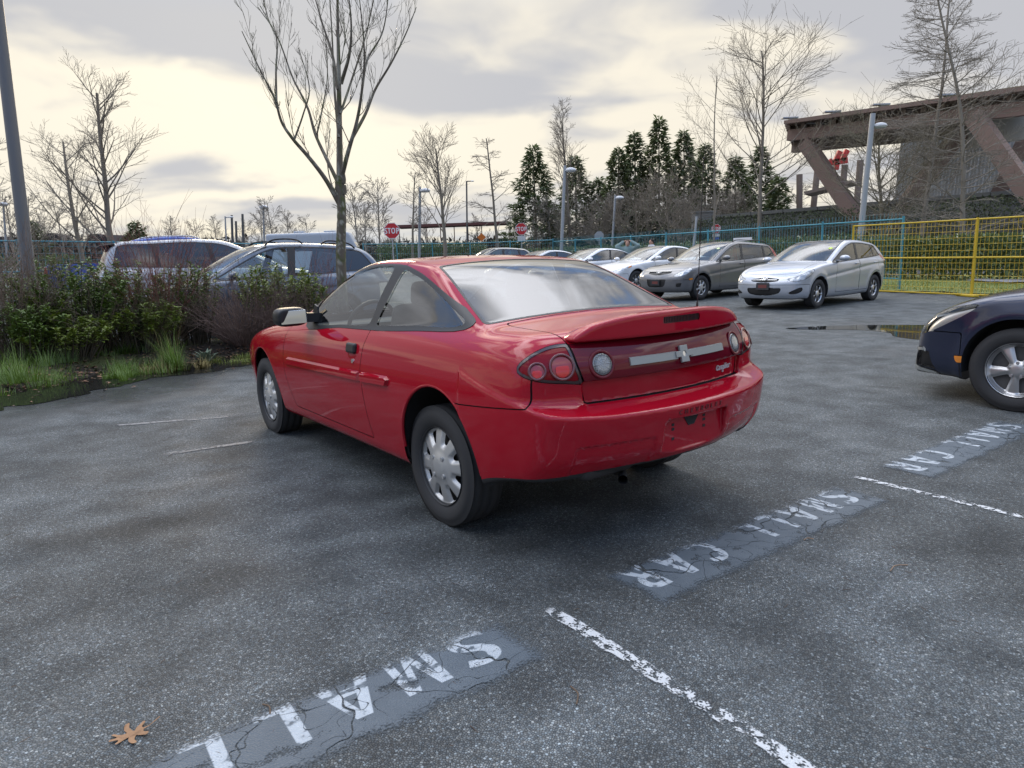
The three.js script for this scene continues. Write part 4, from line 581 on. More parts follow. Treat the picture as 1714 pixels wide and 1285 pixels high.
// small front fittings laid on the skin: [z, y, geometry, material, name]
function fit(c, name, geo, m, y, z, lift = 0.004) { const p = probe(c.F, [c.xn + 0.3, y, z], [-1, 0, 0]); put(name, onSkin(c.F, geo, p, lift), m, c.car); }
const hBadge = () => { const r = new THREE.TorusGeometry(1, 0.09, 6, 28).scale(0.075, 0.04, 0.09); return [r, box(0.016, 0.058, 0.008).applyMatrix4(new THREE.Matrix4().makeShear(0, 0, 0.35, 0, 0, 0)).translate(-0.026, 0, 0), box(0.016, 0.058, 0.008).applyMatrix4(new THREE.Matrix4().makeShear(0, 0, 0.35, 0, 0, 0)).translate(0.026, 0, 0), box(0.052, 0.012, 0.008).rotateZ(0.25)]; };
const plateOf = () => [box(0.31, 0.155, 0.012, 0, 0, 0, 0.004)];
{
  const row = 'cars parked in a row along the fence';
  // silver hatchback
  const A = buildCar({
    paint: carPaint(0.42, 0.45, 0.50, 0.5), ro: 0.72, wb: 2.57, fo: 0.83, hw: 0.85, H: 1.45, r: 0.302, cell: 0.022, wheel: 'alloy7', rimMat: M.silver, seg: 48, crease: 1.5,
    T: [[-0.9, 0.96], [-0.4, 1.02], [0.5, 1.02], [1.4, 1.0], [2.1, 0.985], [2.5, 0.945], [2.9, 0.86], [3.15, 0.77], [3.35, 0.64], [3.5, 0.5]],
    R: [[-1.0, 0.80], [-0.74, 1.0], [-0.55, 1.23], [-0.36, 1.345], [-0.05, 1.40], [0.45, 1.445], [0.8, 1.45], [1.15, 1.425], [1.5, 1.32], [1.9, 1.15], [2.25, 0.985], [2.6, 0.82]],
    XR: [[0.2, -0.60], [0.35, -0.69], [0.5, -0.72], [0.65, -0.72], [0.8, -0.70], [1.0, -0.66], [1.15, -0.60]], XF: [[0.15, 3.28], [0.28, 3.38], [0.45, 3.40], [0.62, 3.37], [0.76, 3.24], [0.95, 2.95]],
    belt: [[-0.6, 1.085], [0.0, 1.05], [1.0, 1.0], [1.9, 0.955], [2.3, 0.94]], rearCut: [[-0.34, 1.09], [-0.12, 1.40]], pillars: [[0.86, 0.72, 0.045], [-0.05, -0.02, 0.02]],
    ws: [1.13, 2.2, 0.55, 0.12], rg: [0, -0.3, 1.06, 1.33, 0.56], doors: [[0.80, 1.86, 0.0], [-0.14, 0.79, 0.0]], bonnetY: 0.62, mirror: [1.72, 1.035], handleY: 0.90,
    front: [{ name: 'headlamp', both: true, wrap: 0.55, mat: lampMat, pts: [[0.43, 0.64], [0.58, 0.675], [0.76, 0.735], [0.93, 0.80], [1.03, 0.83], [1.00, 0.75], [0.90, 0.665], [0.74, 0.60], [0.56, 0.585]] },
      { name: 'upper_grille', mid: true, mat: grilleMat, pts: [[-0.02, 0.66], [0.2, 0.655], [0.33, 0.635], [0.31, 0.605], [0.2, 0.588], [-0.02, 0.585]], push: -0.012 }, { name: 'lower_grille', mid: true, mat: grilleMat, pts: [[-0.02, 0.445], [0.26, 0.45], [0.40, 0.44], [0.36, 0.35], [0.26, 0.315], [-0.02, 0.31]], push: -0.015 },
      { name: 'fog_lamp_recess', both: true, wrap: 0.3, mat: grilleMat, pts: [[0.50, 0.345], [0.62, 0.41], [0.76, 0.46], [0.77, 0.40], [0.70, 0.345], [0.58, 0.325]], push: -0.012 }],
    back: [{ name: 'tail_lamp', mat: tailMat, pts: [[0.62, 0.86], [0.72, 0.98], [0.84, 1.02], [0.98, 1.10], [1.0, 1.02], [0.93, 0.90], [0.8, 0.84]] }],
  }, 'silver hatchback nearest the yellow fence, at the near end of the row', 'car', row, 8.22, -17.05, -2.23);
  fit(A, 'grille_bar', box(0.6, 0.018, 0.02, 0, 0, 0, 0.006), M.chrome, 0.622, 0); fit(A, 'badge', merge(hBadge()), M.chrome, 0.632, 0, 0.02); fit(A, 'dealer_plate', merge(plateOf()), M.plate, 0.49, 0, 0.012); fit(A, 'plate_print', box(0.2, 0.07, 0.004), M.plateRed, 0.49, 0, 0.019);
  { const p = probe(A.F, [1.55, 1.6, -0.52], [0, -1, 0]); put('windscreen_sticker', onSkin(A.F, new THREE.CylinderGeometry(0.045, 0.045, 0.002, 18).rotateX(Math.PI / 2), p, 0.004), mat(0.6, 0.75, 0.12, 0.6), A.car); }
  // grey wagon
  const B = buildCar({
    paint: carPaint(0.15, 0.152, 0.16, 0.4), ro: 0.95, wb: 2.70, fo: 0.86, hw: 0.88, H: 1.53, r: 0.315, cell: 0.024, wheel: 'cap7', rimMat: M.capSilver, seg: 44,
    T: [[-1.1, 1.0], [-0.4, 1.04], [0.5, 1.03], [1.4, 1.01], [2.1, 1.0], [2.6, 0.955], [3.0, 0.885], [3.3, 0.79], [3.48, 0.68], [3.65, 0.5]],
    R: [[-1.25, 0.80], [-1.0, 1.03], [-0.86, 1.25], [-0.66, 1.40], [-0.3, 1.455], [0.35, 1.505], [0.85, 1.52], [1.2, 1.495], [1.6, 1.37], [2.0, 1.17], [2.3, 1.01], [2.65, 0.85]],
    XR: [[0.2, -0.82], [0.35, -0.92], [0.5, -0.95], [0.65, -0.95], [0.8, -0.93], [1.0, -0.89], [1.2, -0.82]], XF: [[0.15, 3.42], [0.28, 3.53], [0.45, 3.56], [0.62, 3.545], [0.78, 3.42], [0.95, 3.15]],
    belt: [[-0.9, 1.10], [0.0, 1.06], [1.0, 1.01], [2.0, 0.975], [2.4, 0.96]], rearCut: [[-0.66, 1.12], [-0.52, 1.42]], pillars: [[0.92, 0.78, 0.05], [-0.16, -0.26, 0.045]],
    ws: [1.2, 2.25, 0.57, 0.12], rg: [0, -0.5, 1.08, 1.38, 0.58], doors: [[0.86, 1.95, 0], [-0.18, 0.85, 0]], bonnetY: 0.64, mirror: [1.82, 1.07], handleY: 0.90,
    front: [{ name: 'headlamp', both: true, wrap: 0.5, mat: lampMat, pts: [[0.46, 0.65], [0.56, 0.705], [0.74, 0.78], [0.92, 0.845], [0.96, 0.81], [0.90, 0.72], [0.76, 0.655], [0.58, 0.62]] },
      { name: 'upper_grille', mid: true, mat: grilleMat, pts: [[-0.02, 0.735], [0.2, 0.745], [0.38, 0.755], [0.39, 0.725], [0.24, 0.69], [-0.02, 0.675]], push: -0.012 }, { name: 'lower_grille', mid: true, mat: grilleMat, curve: false, pts: [[-0.02, 0.555], [0.33, 0.555], [0.30, 0.42], [0.24, 0.36], [-0.02, 0.355]], push: -0.015 },
      { name: 'fog_lamp_recess', both: true, wrap: 0.25, mat: grilleMat, curve: false, pts: [[0.58, 0.40], [0.60, 0.45], [0.74, 0.46], [0.70, 0.36], [0.60, 0.36]], push: -0.012 }, { name: 'side_marker', both: true, wrap: 0.45, mat: ambMat, curve: false, pts: [[0.885, 0.57], [0.975, 0.59], [0.97, 0.535], [0.88, 0.52]] }],
    back: [{ name: 'tail_lamp', mat: tailMat, pts: [[0.70, 0.95], [0.74, 1.2], [0.80, 1.38], [0.88, 1.38], [0.92, 1.15], [0.9, 0.95]] }],
  }, 'dark grey compact wagon between the silver hatchback and the white sedan', 'car', row, 6.85, -20.6, -2.19);
  fit(B, 'grille_bar', box(0.78, 0.02, 0.02, 0, 0, 0, 0.006), M.chrome, 0.765, 0, 0.0); fit(B, 'badge', merge(hBadge()), M.chrome, 0.725, 0, 0.016); fit(B, 'dealer_plate', merge(plateOf()), M.plate, 0.475, 0, 0.012); fit(B, 'plate_print', box(0.2, 0.07, 0.004), M.plateRed, 0.475, 0, 0.019);
  put('roof_sign', box(0.02, 0.10, 0.62, 0.05, 1.57, -0.18), mat(0.75, 0.76, 0.77, 0.6), B.car);
  for (const s of [-1, 1]) put('roof_rail', [tube([[-0.55, 1.42, s * 0.57], [-0.4, 1.485, s * 0.57], [0.3, 1.53, s * 0.58], [0.95, 1.535, s * 0.57], [1.05, 1.49, s * 0.56]], 0.014, 20, 6)], M.black, B.car);
  { const p = probe(B.F, [1.6, 1.7, -0.52], [0, -1, 0]); put('windscreen_sticker', onSkin(B.F, new THREE.CylinderGeometry(0.045, 0.045, 0.002, 18).rotateX(Math.PI / 2), p, 0.004), mat(0.7, 0.78, 0.4, 0.6), B.car); }
  // sedans
  const sedan = (paint, cell, extra = {}) => ({
    paint, ro: 1.05, wb: 2.85, fo: 0.93, hw: 0.92, H: 1.48, r: 0.33, cell, wheel: 'alloy7', rimMat: M.silver, seg: 40,
    T: [[-1.25, 0.98], [-0.95, 1.05], [-0.5, 1.07], [0.4, 1.04], [1.4, 1.02], [2.2, 1.0], [2.7, 0.955], [3.2, 0.87], [3.5, 0.77], [3.7, 0.64], [3.85, 0.5]],
    R: [[-1.1, 0.88], [-0.7, 1.06], [-0.3, 1.25], [0.05, 1.38], [0.45, 1.455], [0.85, 1.475], [1.2, 1.455], [1.6, 1.34], [2.05, 1.16], [2.45, 0.99], [2.8, 0.84]],
    XR: [[0.2, -0.9], [0.35, -1.0], [0.5, -1.04], [0.7, -1.04], [0.9, -1.02], [1.05, -0.95]], XF: [[0.15, 3.62], [0.28, 3.74], [0.45, 3.78], [0.62, 3.76], [0.76, 3.62], [0.95, 3.3]],
    belt: [[-0.6, 1.09], [0.0, 1.06], [1.0, 1.02], [2.1, 0.985], [2.6, 0.97]], rearCut: [[-0.42, 1.09], [-0.1, 1.34]], pillars: [[0.84, 0.70, 0.045], [-0.08, 0.08, 0.03]],
    ws: [1.2, 2.4, 0.57, 0.12], doors: [[0.80, 2.0, 0], [-0.2, 0.79, 0]], bonnetY: 0.68, mirror: [1.95, 1.06], handleY: 0.92, bb: 0.05,
    front: [{ name: 'headlamp', both: true, wrap: 0.5, mat: lampMat, pts: [[0.50, 0.66], [0.62, 0.70], [0.80, 0.745], [0.98, 0.80], [1.04, 0.82], [1.02, 0.76], [0.88, 0.69], [0.70, 0.645]] }, { name: 'side_marker', both: true, wrap: 0.5, mat: ambMat, pts: [[1.03, 0.76], [1.05, 0.82], [1.12, 0.84], [1.11, 0.79]] },
      { name: 'grille', mid: true, mat: grilleMat, pts: [[-0.02, 0.66], [0.3, 0.65], [0.42, 0.60], [0.36, 0.5], [0.24, 0.43], [-0.02, 0.42]], push: -0.012 }],
    ...extra,
  });
  const Cc = buildCar(sedan(carPaint(0.72, 0.73, 0.74, 0.0), 0.026), 'pearl white sedan with two people standing behind it', 'car', row, 6.15, -25.4, -2.17);
  buildCar(sedan(carPaint(0.62, 0.64, 0.67, 0.2), 0.035, { far: true, H: 1.47 }), 'silver white sedan just beyond the sedan with people behind it', 'car', row, 4.2, -27.8, -2.14);
  buildCar(sedan(carPaint(0.50, 0.52, 0.55, 0.3), 0.04, { far: true, H: 1.47 }), 'pale grey sedan low behind the red coupe, second from the far end', 'car', row, 2.45, -31.5, -2.1);
  const suvK = (paint, o = {}) => ({
    paint, ro: 0.92, wb: 2.75, fo: 0.92, hw: 0.93, H: 1.72, r: 0.345, cell: 0.03, wheel: 'alloy7', rimMat: M.silver, seg: 40, kr: 0.12,
    T: [[-1.1, 1.05], [-0.4, 1.12], [0.5, 1.12], [1.4, 1.10], [2.1, 1.09], [2.6, 1.05], [3.1, 0.96], [3.4, 0.86], [3.6, 0.72], [3.75, 0.55]],
    R: [[-1.3, 0.80], [-1.04, 1.06], [-0.90, 1.32], [-0.68, 1.54], [-0.35, 1.625], [0.35, 1.68], [0.9, 1.69], [1.3, 1.655], [1.7, 1.50], [2.1, 1.29], [2.45, 1.10], [2.8, 0.92]],
    XR: [[0.25, -0.82], [0.4, -0.90], [0.6, -0.93], [0.8, -0.93], [1.0, -0.90], [1.3, -0.80]], XF: [[0.2, 3.52], [0.35, 3.63], [0.5, 3.66], [0.7, 3.63], [0.88, 3.48], [1.05, 3.2]],
    belt: [[-0.95, 1.19], [0.0, 1.14], [1.0, 1.10], [2.1, 1.07], [2.6, 1.06]], rearCut: [[-0.74, 1.22], [-0.50, 1.56]], pillars: [[0.90, 0.80, 0.07], [-0.06, -0.12, 0.07]],
    ws: [1.3, 2.4, 0.58, 0.12], doors: [[0.84, 2.0, 0], [-0.2, 0.83, 0]], bonnetY: 0.76, mirror: [1.86, 1.16], handleY: 1.0, ...o,
  });
  buildCar(suvK(carPaint(0.30, 0.29, 0.26, 0.4), { far: true, cell: 0.045 }), 'grey beige sport utility at the far end of the row by the low hedge', 'car', row, 0.2, -36.5, -2.05);
  // dark blue car whose nose enters at the right
  const G = buildCar({
    paint: carPaint(0.014, 0.022, 0.055, 0.35), ro: 0.98, wb: 2.685, fo: 0.935, hw: 0.90, H: 1.48, r: 0.33, cell: 0.018, wheel: 'alloy5', rimMat: M.silver, seg: 72, crease: 0.6,
    T: [[-1.2, 0.98], [-0.5, 1.07], [0.4, 1.05], [1.4, 1.03], [2.1, 1.01], [2.6, 0.975], [3.0, 0.92], [3.3, 0.84], [3.5, 0.74], [3.65, 0.60], [3.8, 0.45]],
    R: [[-1.1, 0.88], [-0.7, 1.06], [-0.3, 1.25], [0.05, 1.38], [0.45, 1.455], [0.85, 1.475], [1.2, 1.455], [1.55, 1.34], [1.95, 1.16], [2.3, 1.0], [2.7, 0.84]],
    XR: [[0.2, -0.84], [0.35, -0.94], [0.5, -0.98], [0.7, -0.98], [0.9, -0.96], [1.05, -0.9]], XF: [[0.1, 3.50], [0.2, 3.60], [0.35, 3.615], [0.5, 3.60], [0.66, 3.55], [0.78, 3.42], [0.95, 3.1]],
    belt: [[-0.6, 1.09], [1.0, 1.03], [2.1, 0.985], [2.6, 0.97]], rearCut: [[-0.42, 1.09], [-0.1, 1.34]], pillars: [[0.84, 0.70, 0.045]], ws: [1.2, 2.25, 0.57, 0.12], doors: [[0.80, 1.9, 0], [-0.2, 0.79, 0]], bonnetY: 0.70, mirror: [1.85, 1.06], bf: 0.24,
    front: [{ name: 'headlamp', both: true, wrap: 0.8, mat: M.lens, inner: true, pts: [[0.52, 0.56], [0.56, 0.72], [0.72, 0.755], [0.95, 0.80], [1.20, 0.835], [1.14, 0.77], [1.0, 0.68], [0.84, 0.60], [0.66, 0.555]] }, { name: 'grille', mid: true, mat: grilleMat, curve: false, pts: [[-0.02, 0.68], [0.42, 0.69], [0.47, 0.60], [0.40, 0.40], [0.30, 0.31], [-0.02, 0.30]], push: -0.014 },
      { name: 'fog_lamp_trim', both: true, wrap: 0.5, mat: M.chrome, curve: false, pts: [[0.60, 0.445], [0.78, 0.455], [0.80, 0.425], [0.70, 0.415], [0.685, 0.29], [0.83, 0.255], [0.83, 0.225], [0.64, 0.245]], push: 0.008 }, { name: 'fog_lamp_recess', both: true, wrap: 0.5, mat: grilleMat, curve: false, pts: [[0.70, 0.41], [0.82, 0.42], [0.84, 0.27], [0.695, 0.295]], push: -0.02 },
      { name: 'side_marker', both: true, wrap: 0.8, mat: ambMat, curve: false, pts: [[1.045, 0.41], [1.165, 0.415], [1.15, 0.355], [1.075, 0.35]], push: 0.003 }],
  }, 'dark navy car with orange side marker and five-spoke wheel, entering at the right edge', 'car', undefined, 6.22, -3.58, -0.62);
  // left of the coupe: blue grey SUV, silver van, blue SUV behind, pickup
  const Hh = buildCar(suvK(carPaint(0.085, 0.118, 0.172, 0.3), { cell: 0.022, sideGlass: [M.glass, M.dark], pillarPaint: M.black, mirror: [1.9, 1.14] }), 'slate blue sport utility behind the shrubs, with roof rails and a tree trunk before it', 'car', undefined, -3.62, -13.5, -2.19);
  for (const s of [-1, 1]) put('roof_rail', [tube([[-0.45, 1.56, s * 0.60], [-0.35, 1.64, s * 0.60], [0.1, 1.70, s * 0.60], [0.2, 1.65, s * 0.6]], 0.016, 14, 6), tube([[0.55, 1.66, s * 0.60], [0.65, 1.725, s * 0.60], [1.1, 1.725, s * 0.59], [1.22, 1.64, s * 0.58]], 0.016, 14, 6)], M.black, Hh.car);
  const I = buildCar(suvK(carPaint(0.37, 0.385, 0.405, 0.25), { name: 'parked_van', ro: 1.05, wb: 3.0, H: 1.76, cell: 0.028, sideGlass: [M.dark, M.dark], tum: 0.30,
    R: [[-1.3, 0.95], [-1.1, 1.2], [-0.98, 1.48], [-0.82, 1.66], [-0.4, 1.73], [0.4, 1.755], [1.1, 1.75], [1.6, 1.69], [2.1, 1.48], [2.6, 1.24], [3.0, 1.06], [3.3, 0.9]], T: [[-1.2, 1.08], [0.5, 1.14], [1.4, 1.12], [2.4, 1.09], [3.0, 1.03], [3.5, 0.92], [3.8, 0.78], [4.0, 0.6]], XF: [[0.2, 3.8], [0.35, 3.92], [0.5, 3.95], [0.7, 3.92], [0.88, 3.78], [1.05, 3.5]], XR: [[0.25, -0.95], [0.4, -1.04], [0.6, -1.06], [0.8, -1.05], [1.0, -1.03], [1.3, -0.98], [1.6, -0.88]],
    rearCut: [[-0.86, 1.22], [-0.74, 1.62]], pillars: [[1.2, 1.12, 0.05], [0.0, -0.02, 0.05]], ws: [1.6, 2.85, 0.53, 0.1], rg: [0, -0.5, 1.16, 1.60, 0.60], doors: [[1.16, 2.3, 0], [-0.1, 1.15, 0]], mirror: [2.25, 1.16] }), 'silver minivan seen from behind at the left, half hidden by shrubs', 'van', undefined, -8.2, -16.1, 0.97, 0.03);
  put('roof_spoiler', new RoundedBoxGeometry(0.30, 0.035, 1.16, 2, 0.015).rotateZ(0.12).translate(-0.93, 1.635, 0), M.black, I.car);
}
// ================= the rest of the setting =================
// tapered twigs gathered into one geometry
class Sticks {
  constructor() { this.P = []; this.N = []; this.I = []; this.n = 0; }
  run(pts, r0, r1, sides = 4) {
    const base = this.P.length / 3, m = pts.length, up = V(0.31, 0.2, 0.93);
    for (let i = 0; i < m; i++) {
      const a = pts[Math.max(0, i - 1)], b = pts[Math.min(m - 1, i + 1)], d = b.clone().sub(a).normalize(), u = d.clone().cross(up).normalize(), v = d.clone().cross(u), r = lerp(r0, r1, i / (m - 1));
      for (let k = 0; k < sides; k++) { const t = k / sides * 2 * Math.PI, cx = Math.cos(t), sx = Math.sin(t), nx = u.x * cx + v.x * sx, ny = u.y * cx + v.y * sx, nz = u.z * cx + v.z * sx; this.P.push(pts[i].x + nx * r, pts[i].y + ny * r, pts[i].z + nz * r); this.N.push(nx, ny, nz); }
      if (i) for (let k = 0; k < sides; k++) { const p = base + (i - 1) * sides + k, q = base + (i - 1) * sides + (k + 1) % sides; this.I.push(p, q, p + sides, q, q + sides, p + sides); }
    }
    this.n++;
  }
  leaf(p, d, n, len, wid, fold = 0.25) {   // a pointed leaf of four faces
    const b = this.P.length / 3, s = d.clone().cross(n).normalize(), q = (a, c, h) => { this.P.push(p.x + d.x * len * a + s.x * wid * c + n.x * h, p.y + d.y * len * a + s.y * wid * c + n.y * h, p.z + d.z * len * a + s.z * wid * c + n.z * h); this.N.push(n.x - s.x * c, n.y - s.y * c, n.z - s.z * c); };
    q(0, 0, 0); q(0.45, 0.5, wid * fold); q(0.5, 0, 0); q(0.45, -0.5, wid * fold); q(1, 0, -len * 0.08);
    this.I.push(b, b + 1, b + 2, b, b + 2, b + 3, b + 1, b + 4, b + 2, b + 2, b + 4, b + 3); this.n++;
  }
  blade(p, d, len, w) { const b = this.P.length / 3, s = V(-d.z, 0.05, d.x).normalize(), n = V(d.x * 0.3, 0.6, d.z * 0.3); for (let i = 0; i <= 3; i++) { const t = i / 3, x = p.x + d.x * len * t * (0.4 + 0.6 * t), y = p.y + len * (t * d.y - 0.45 * t * t * (1 - d.y * 0.6)), z = p.z + d.z * len * t * (0.4 + 0.6 * t), h = w * (1 - t * 0.92) / 2; this.P.push(x - s.x * h, y, z - s.z * h, x + s.x * h, y, z + s.z * h); this.N.push(n.x, n.y, n.z, n.x, n.y, n.z); if (i) { const k = b + 2 * i; this.I.push(k - 2, k - 1, k, k - 1, k + 1, k); } } this.n++; }
  geo() { return geoFrom(this.P, this.I, this.N); }
}
const rv = (r, s = 1) => V((r() - 0.5) * s, (r() - 0.5) * s, (r() - 0.5) * s);
const bark = (r, g, b) => mat(r, g, b, 0.95, 0, { bumpMap: tex(64, (u, v, c) => { c[0] = c[1] = c[2] = 128 + 120 * PN.noise(u * 9, v * 9, 2); }), bumpScale: 0.01 });
const B1 = bark(0.21, 0.18, 0.14), B2 = bark(0.25, 0.22, 0.18), mossBark = bark(0.19, 0.17, 0.12), twigRed = mat(0.20, 0.075, 0.06, 0.85), twigBrown = mat(0.19, 0.14, 0.11, 0.9);
// a leafless tree standing at the origin: trunk as one part, limbs and twigs as its crown
function bareTree(o) {
  const r = rng(o.seed), T = new Sticks(), C = new Sticks(), H = o.h, depth = o.depth ?? 4;
  const grow = (p, d, len, rad, lv) => {
    const n = Math.max(3, Math.round(len / (o.step ?? 0.35) / (lv ? 1 : 1))), pts = [p.clone()], dir = d.clone(), kids = [];
    for (let i = 1; i <= n; i++) { dir.add(rv(r, (o.wild ?? 0.22) * (lv ? 1 : 0.35))); dir.y += (o.lift ?? 0.05) * (lv ? 1 : 0.3); dir.normalize(); pts.push(pts[i - 1].clone().addScaledVector(dir, len / n)); }
    (lv ? C : T).run(pts, rad, Math.max(rad * (lv ? 0.25 : 0.3), o.min ?? 0.004), lv === 0 ? 9 : lv === 1 ? 5 : 3);
    if (lv >= depth) return;
    const cnt = lv === 0 ? o.limbs : Math.round((o.twigs ?? 6) * (0.7 + 0.6 * r()));
    for (let i = 0; i < cnt; i++) {
      const t = lv === 0 ? lerp(o.from ?? 0.3, 0.98, Math.pow((i + r()) / cnt, o.bias ?? 0.9)) : lerp(0.2, 1, (i + r()) / cnt), k = Math.min(n - 1, Math.floor(t * n)), q = pts[k].clone().lerp(pts[k + 1], t * n - k), ax = pts[k + 1].clone().sub(pts[k]).normalize();
      const az = r() * 6.283 + i * 2.4, side = V(Math.cos(az), 0, Math.sin(az)); side.addScaledVector(ax, -side.dot(ax)).normalize();
      const an = (lv === 0 ? o.angle ?? 0.9 : 0.75) * (0.75 + 0.5 * r()), nd = ax.clone().multiplyScalar(Math.cos(an)).addScaledVector(side, Math.sin(an));
      const L = lv === 0 ? H * (o.limb ?? 0.38) * (o.shape ? o.shape(t) : 1.15 - 0.75 * t) * (0.75 + 0.5 * r()) : len * (0.36 + 0.28 * r()) * (1.15 - 0.5 * t);
      if (L > 0.12) grow(q, nd, L, Math.max(rad * (lv === 0 ? 0.32 : 0.45) * (1.1 - 0.6 * t), o.min ?? 0.004), lv + 1);
    }
  };
  const d0 = (o.lean ?? V(0, 1, 0)).clone().normalize(); grow(V(0, -0.1, 0), d0, H, o.r ?? H * 0.016, 0);
  return { T, C };
}
function plantTree(label, group, o, p, m = B1, name = 'bare_tree', turn = 0) { const g = thing(name, label, 'tree', p.x, p.y, p.z, turn, group), t = bareTree(o); put('trunk', t.T.geo(), m, g); put('crown', t.C.geo(), m, g); return g; }
const foot = (px, depth) => { const p = at(px, 420, depth); p.y = gnd(p.x, p.z); return p; };       // standing place in a direction at a distance
const topH = (px, py, depth) => { const p = at(px, py, depth); return p.y - gnd(p.x, p.z); };
// ---- planting bed ----
const bedTop = (x, z) => { const d = bedPoly(x, z); return gnd(x, z) + 0.015 + 0.13 * sstep(0, -0.5, d) + 0.035 * fbm(x * 2.4, 1.5, z * 2.4, 4) * sstep(0.05, -0.3, d); };
{
  const P = [], C = [], I = [], s = 0.07, x0 = -13.2, z0 = -14.6, nx = Math.round(14.4 / s), nz = Math.round(11.6 / s), id = new Int32Array((nx + 1) * (nz + 1)).fill(-1);
  for (let j = 0; j <= nz; j++) for (let i = 0; i <= nx; i++) { const x = x0 + i * s, z = z0 + j * s, d = bedPoly(x, z) + 0.05 * fbm(x * 3, 2, z * 3, 3); if (d > 0.1) continue; id[j * (nx + 1) + i] = P.length / 3; P.push(x, d > 0 ? gnd(x, z) - 0.03 : bedTop(x, z), z); const m = sstep(0.02, 0.22, fbm(x * 1.3 + 4, 3, z * 1.3, 4)) * 0.8, l = 0.5 + 0.9 * (0.5 + fbm(x * 8, 2, z * 8, 3)); C.push(lerp(0.030, 0.06, m) * l, lerp(0.022, 0.075, m) * l, lerp(0.016, 0.02, m) * l); }
  for (let j = 0; j < nz; j++) for (let i = 0; i < nx; i++) { const a = id[j * (nx + 1) + i], b = id[j * (nx + 1) + i + 1], c = id[(j + 1) * (nx + 1) + i], d = id[(j + 1) * (nx + 1) + i + 1]; if (a < 0 || b < 0 || c < 0 || d < 0) continue; I.push(a, c, b, b, c, d); }
  const g = geoFrom(P, I); g.setAttribute('color', new THREE.BufferAttribute(Float32Array.from(C), 3)); struct('planting_bed', g, mat(1, 1, 1, 0.95, 0, { vertexColors: true }));
}
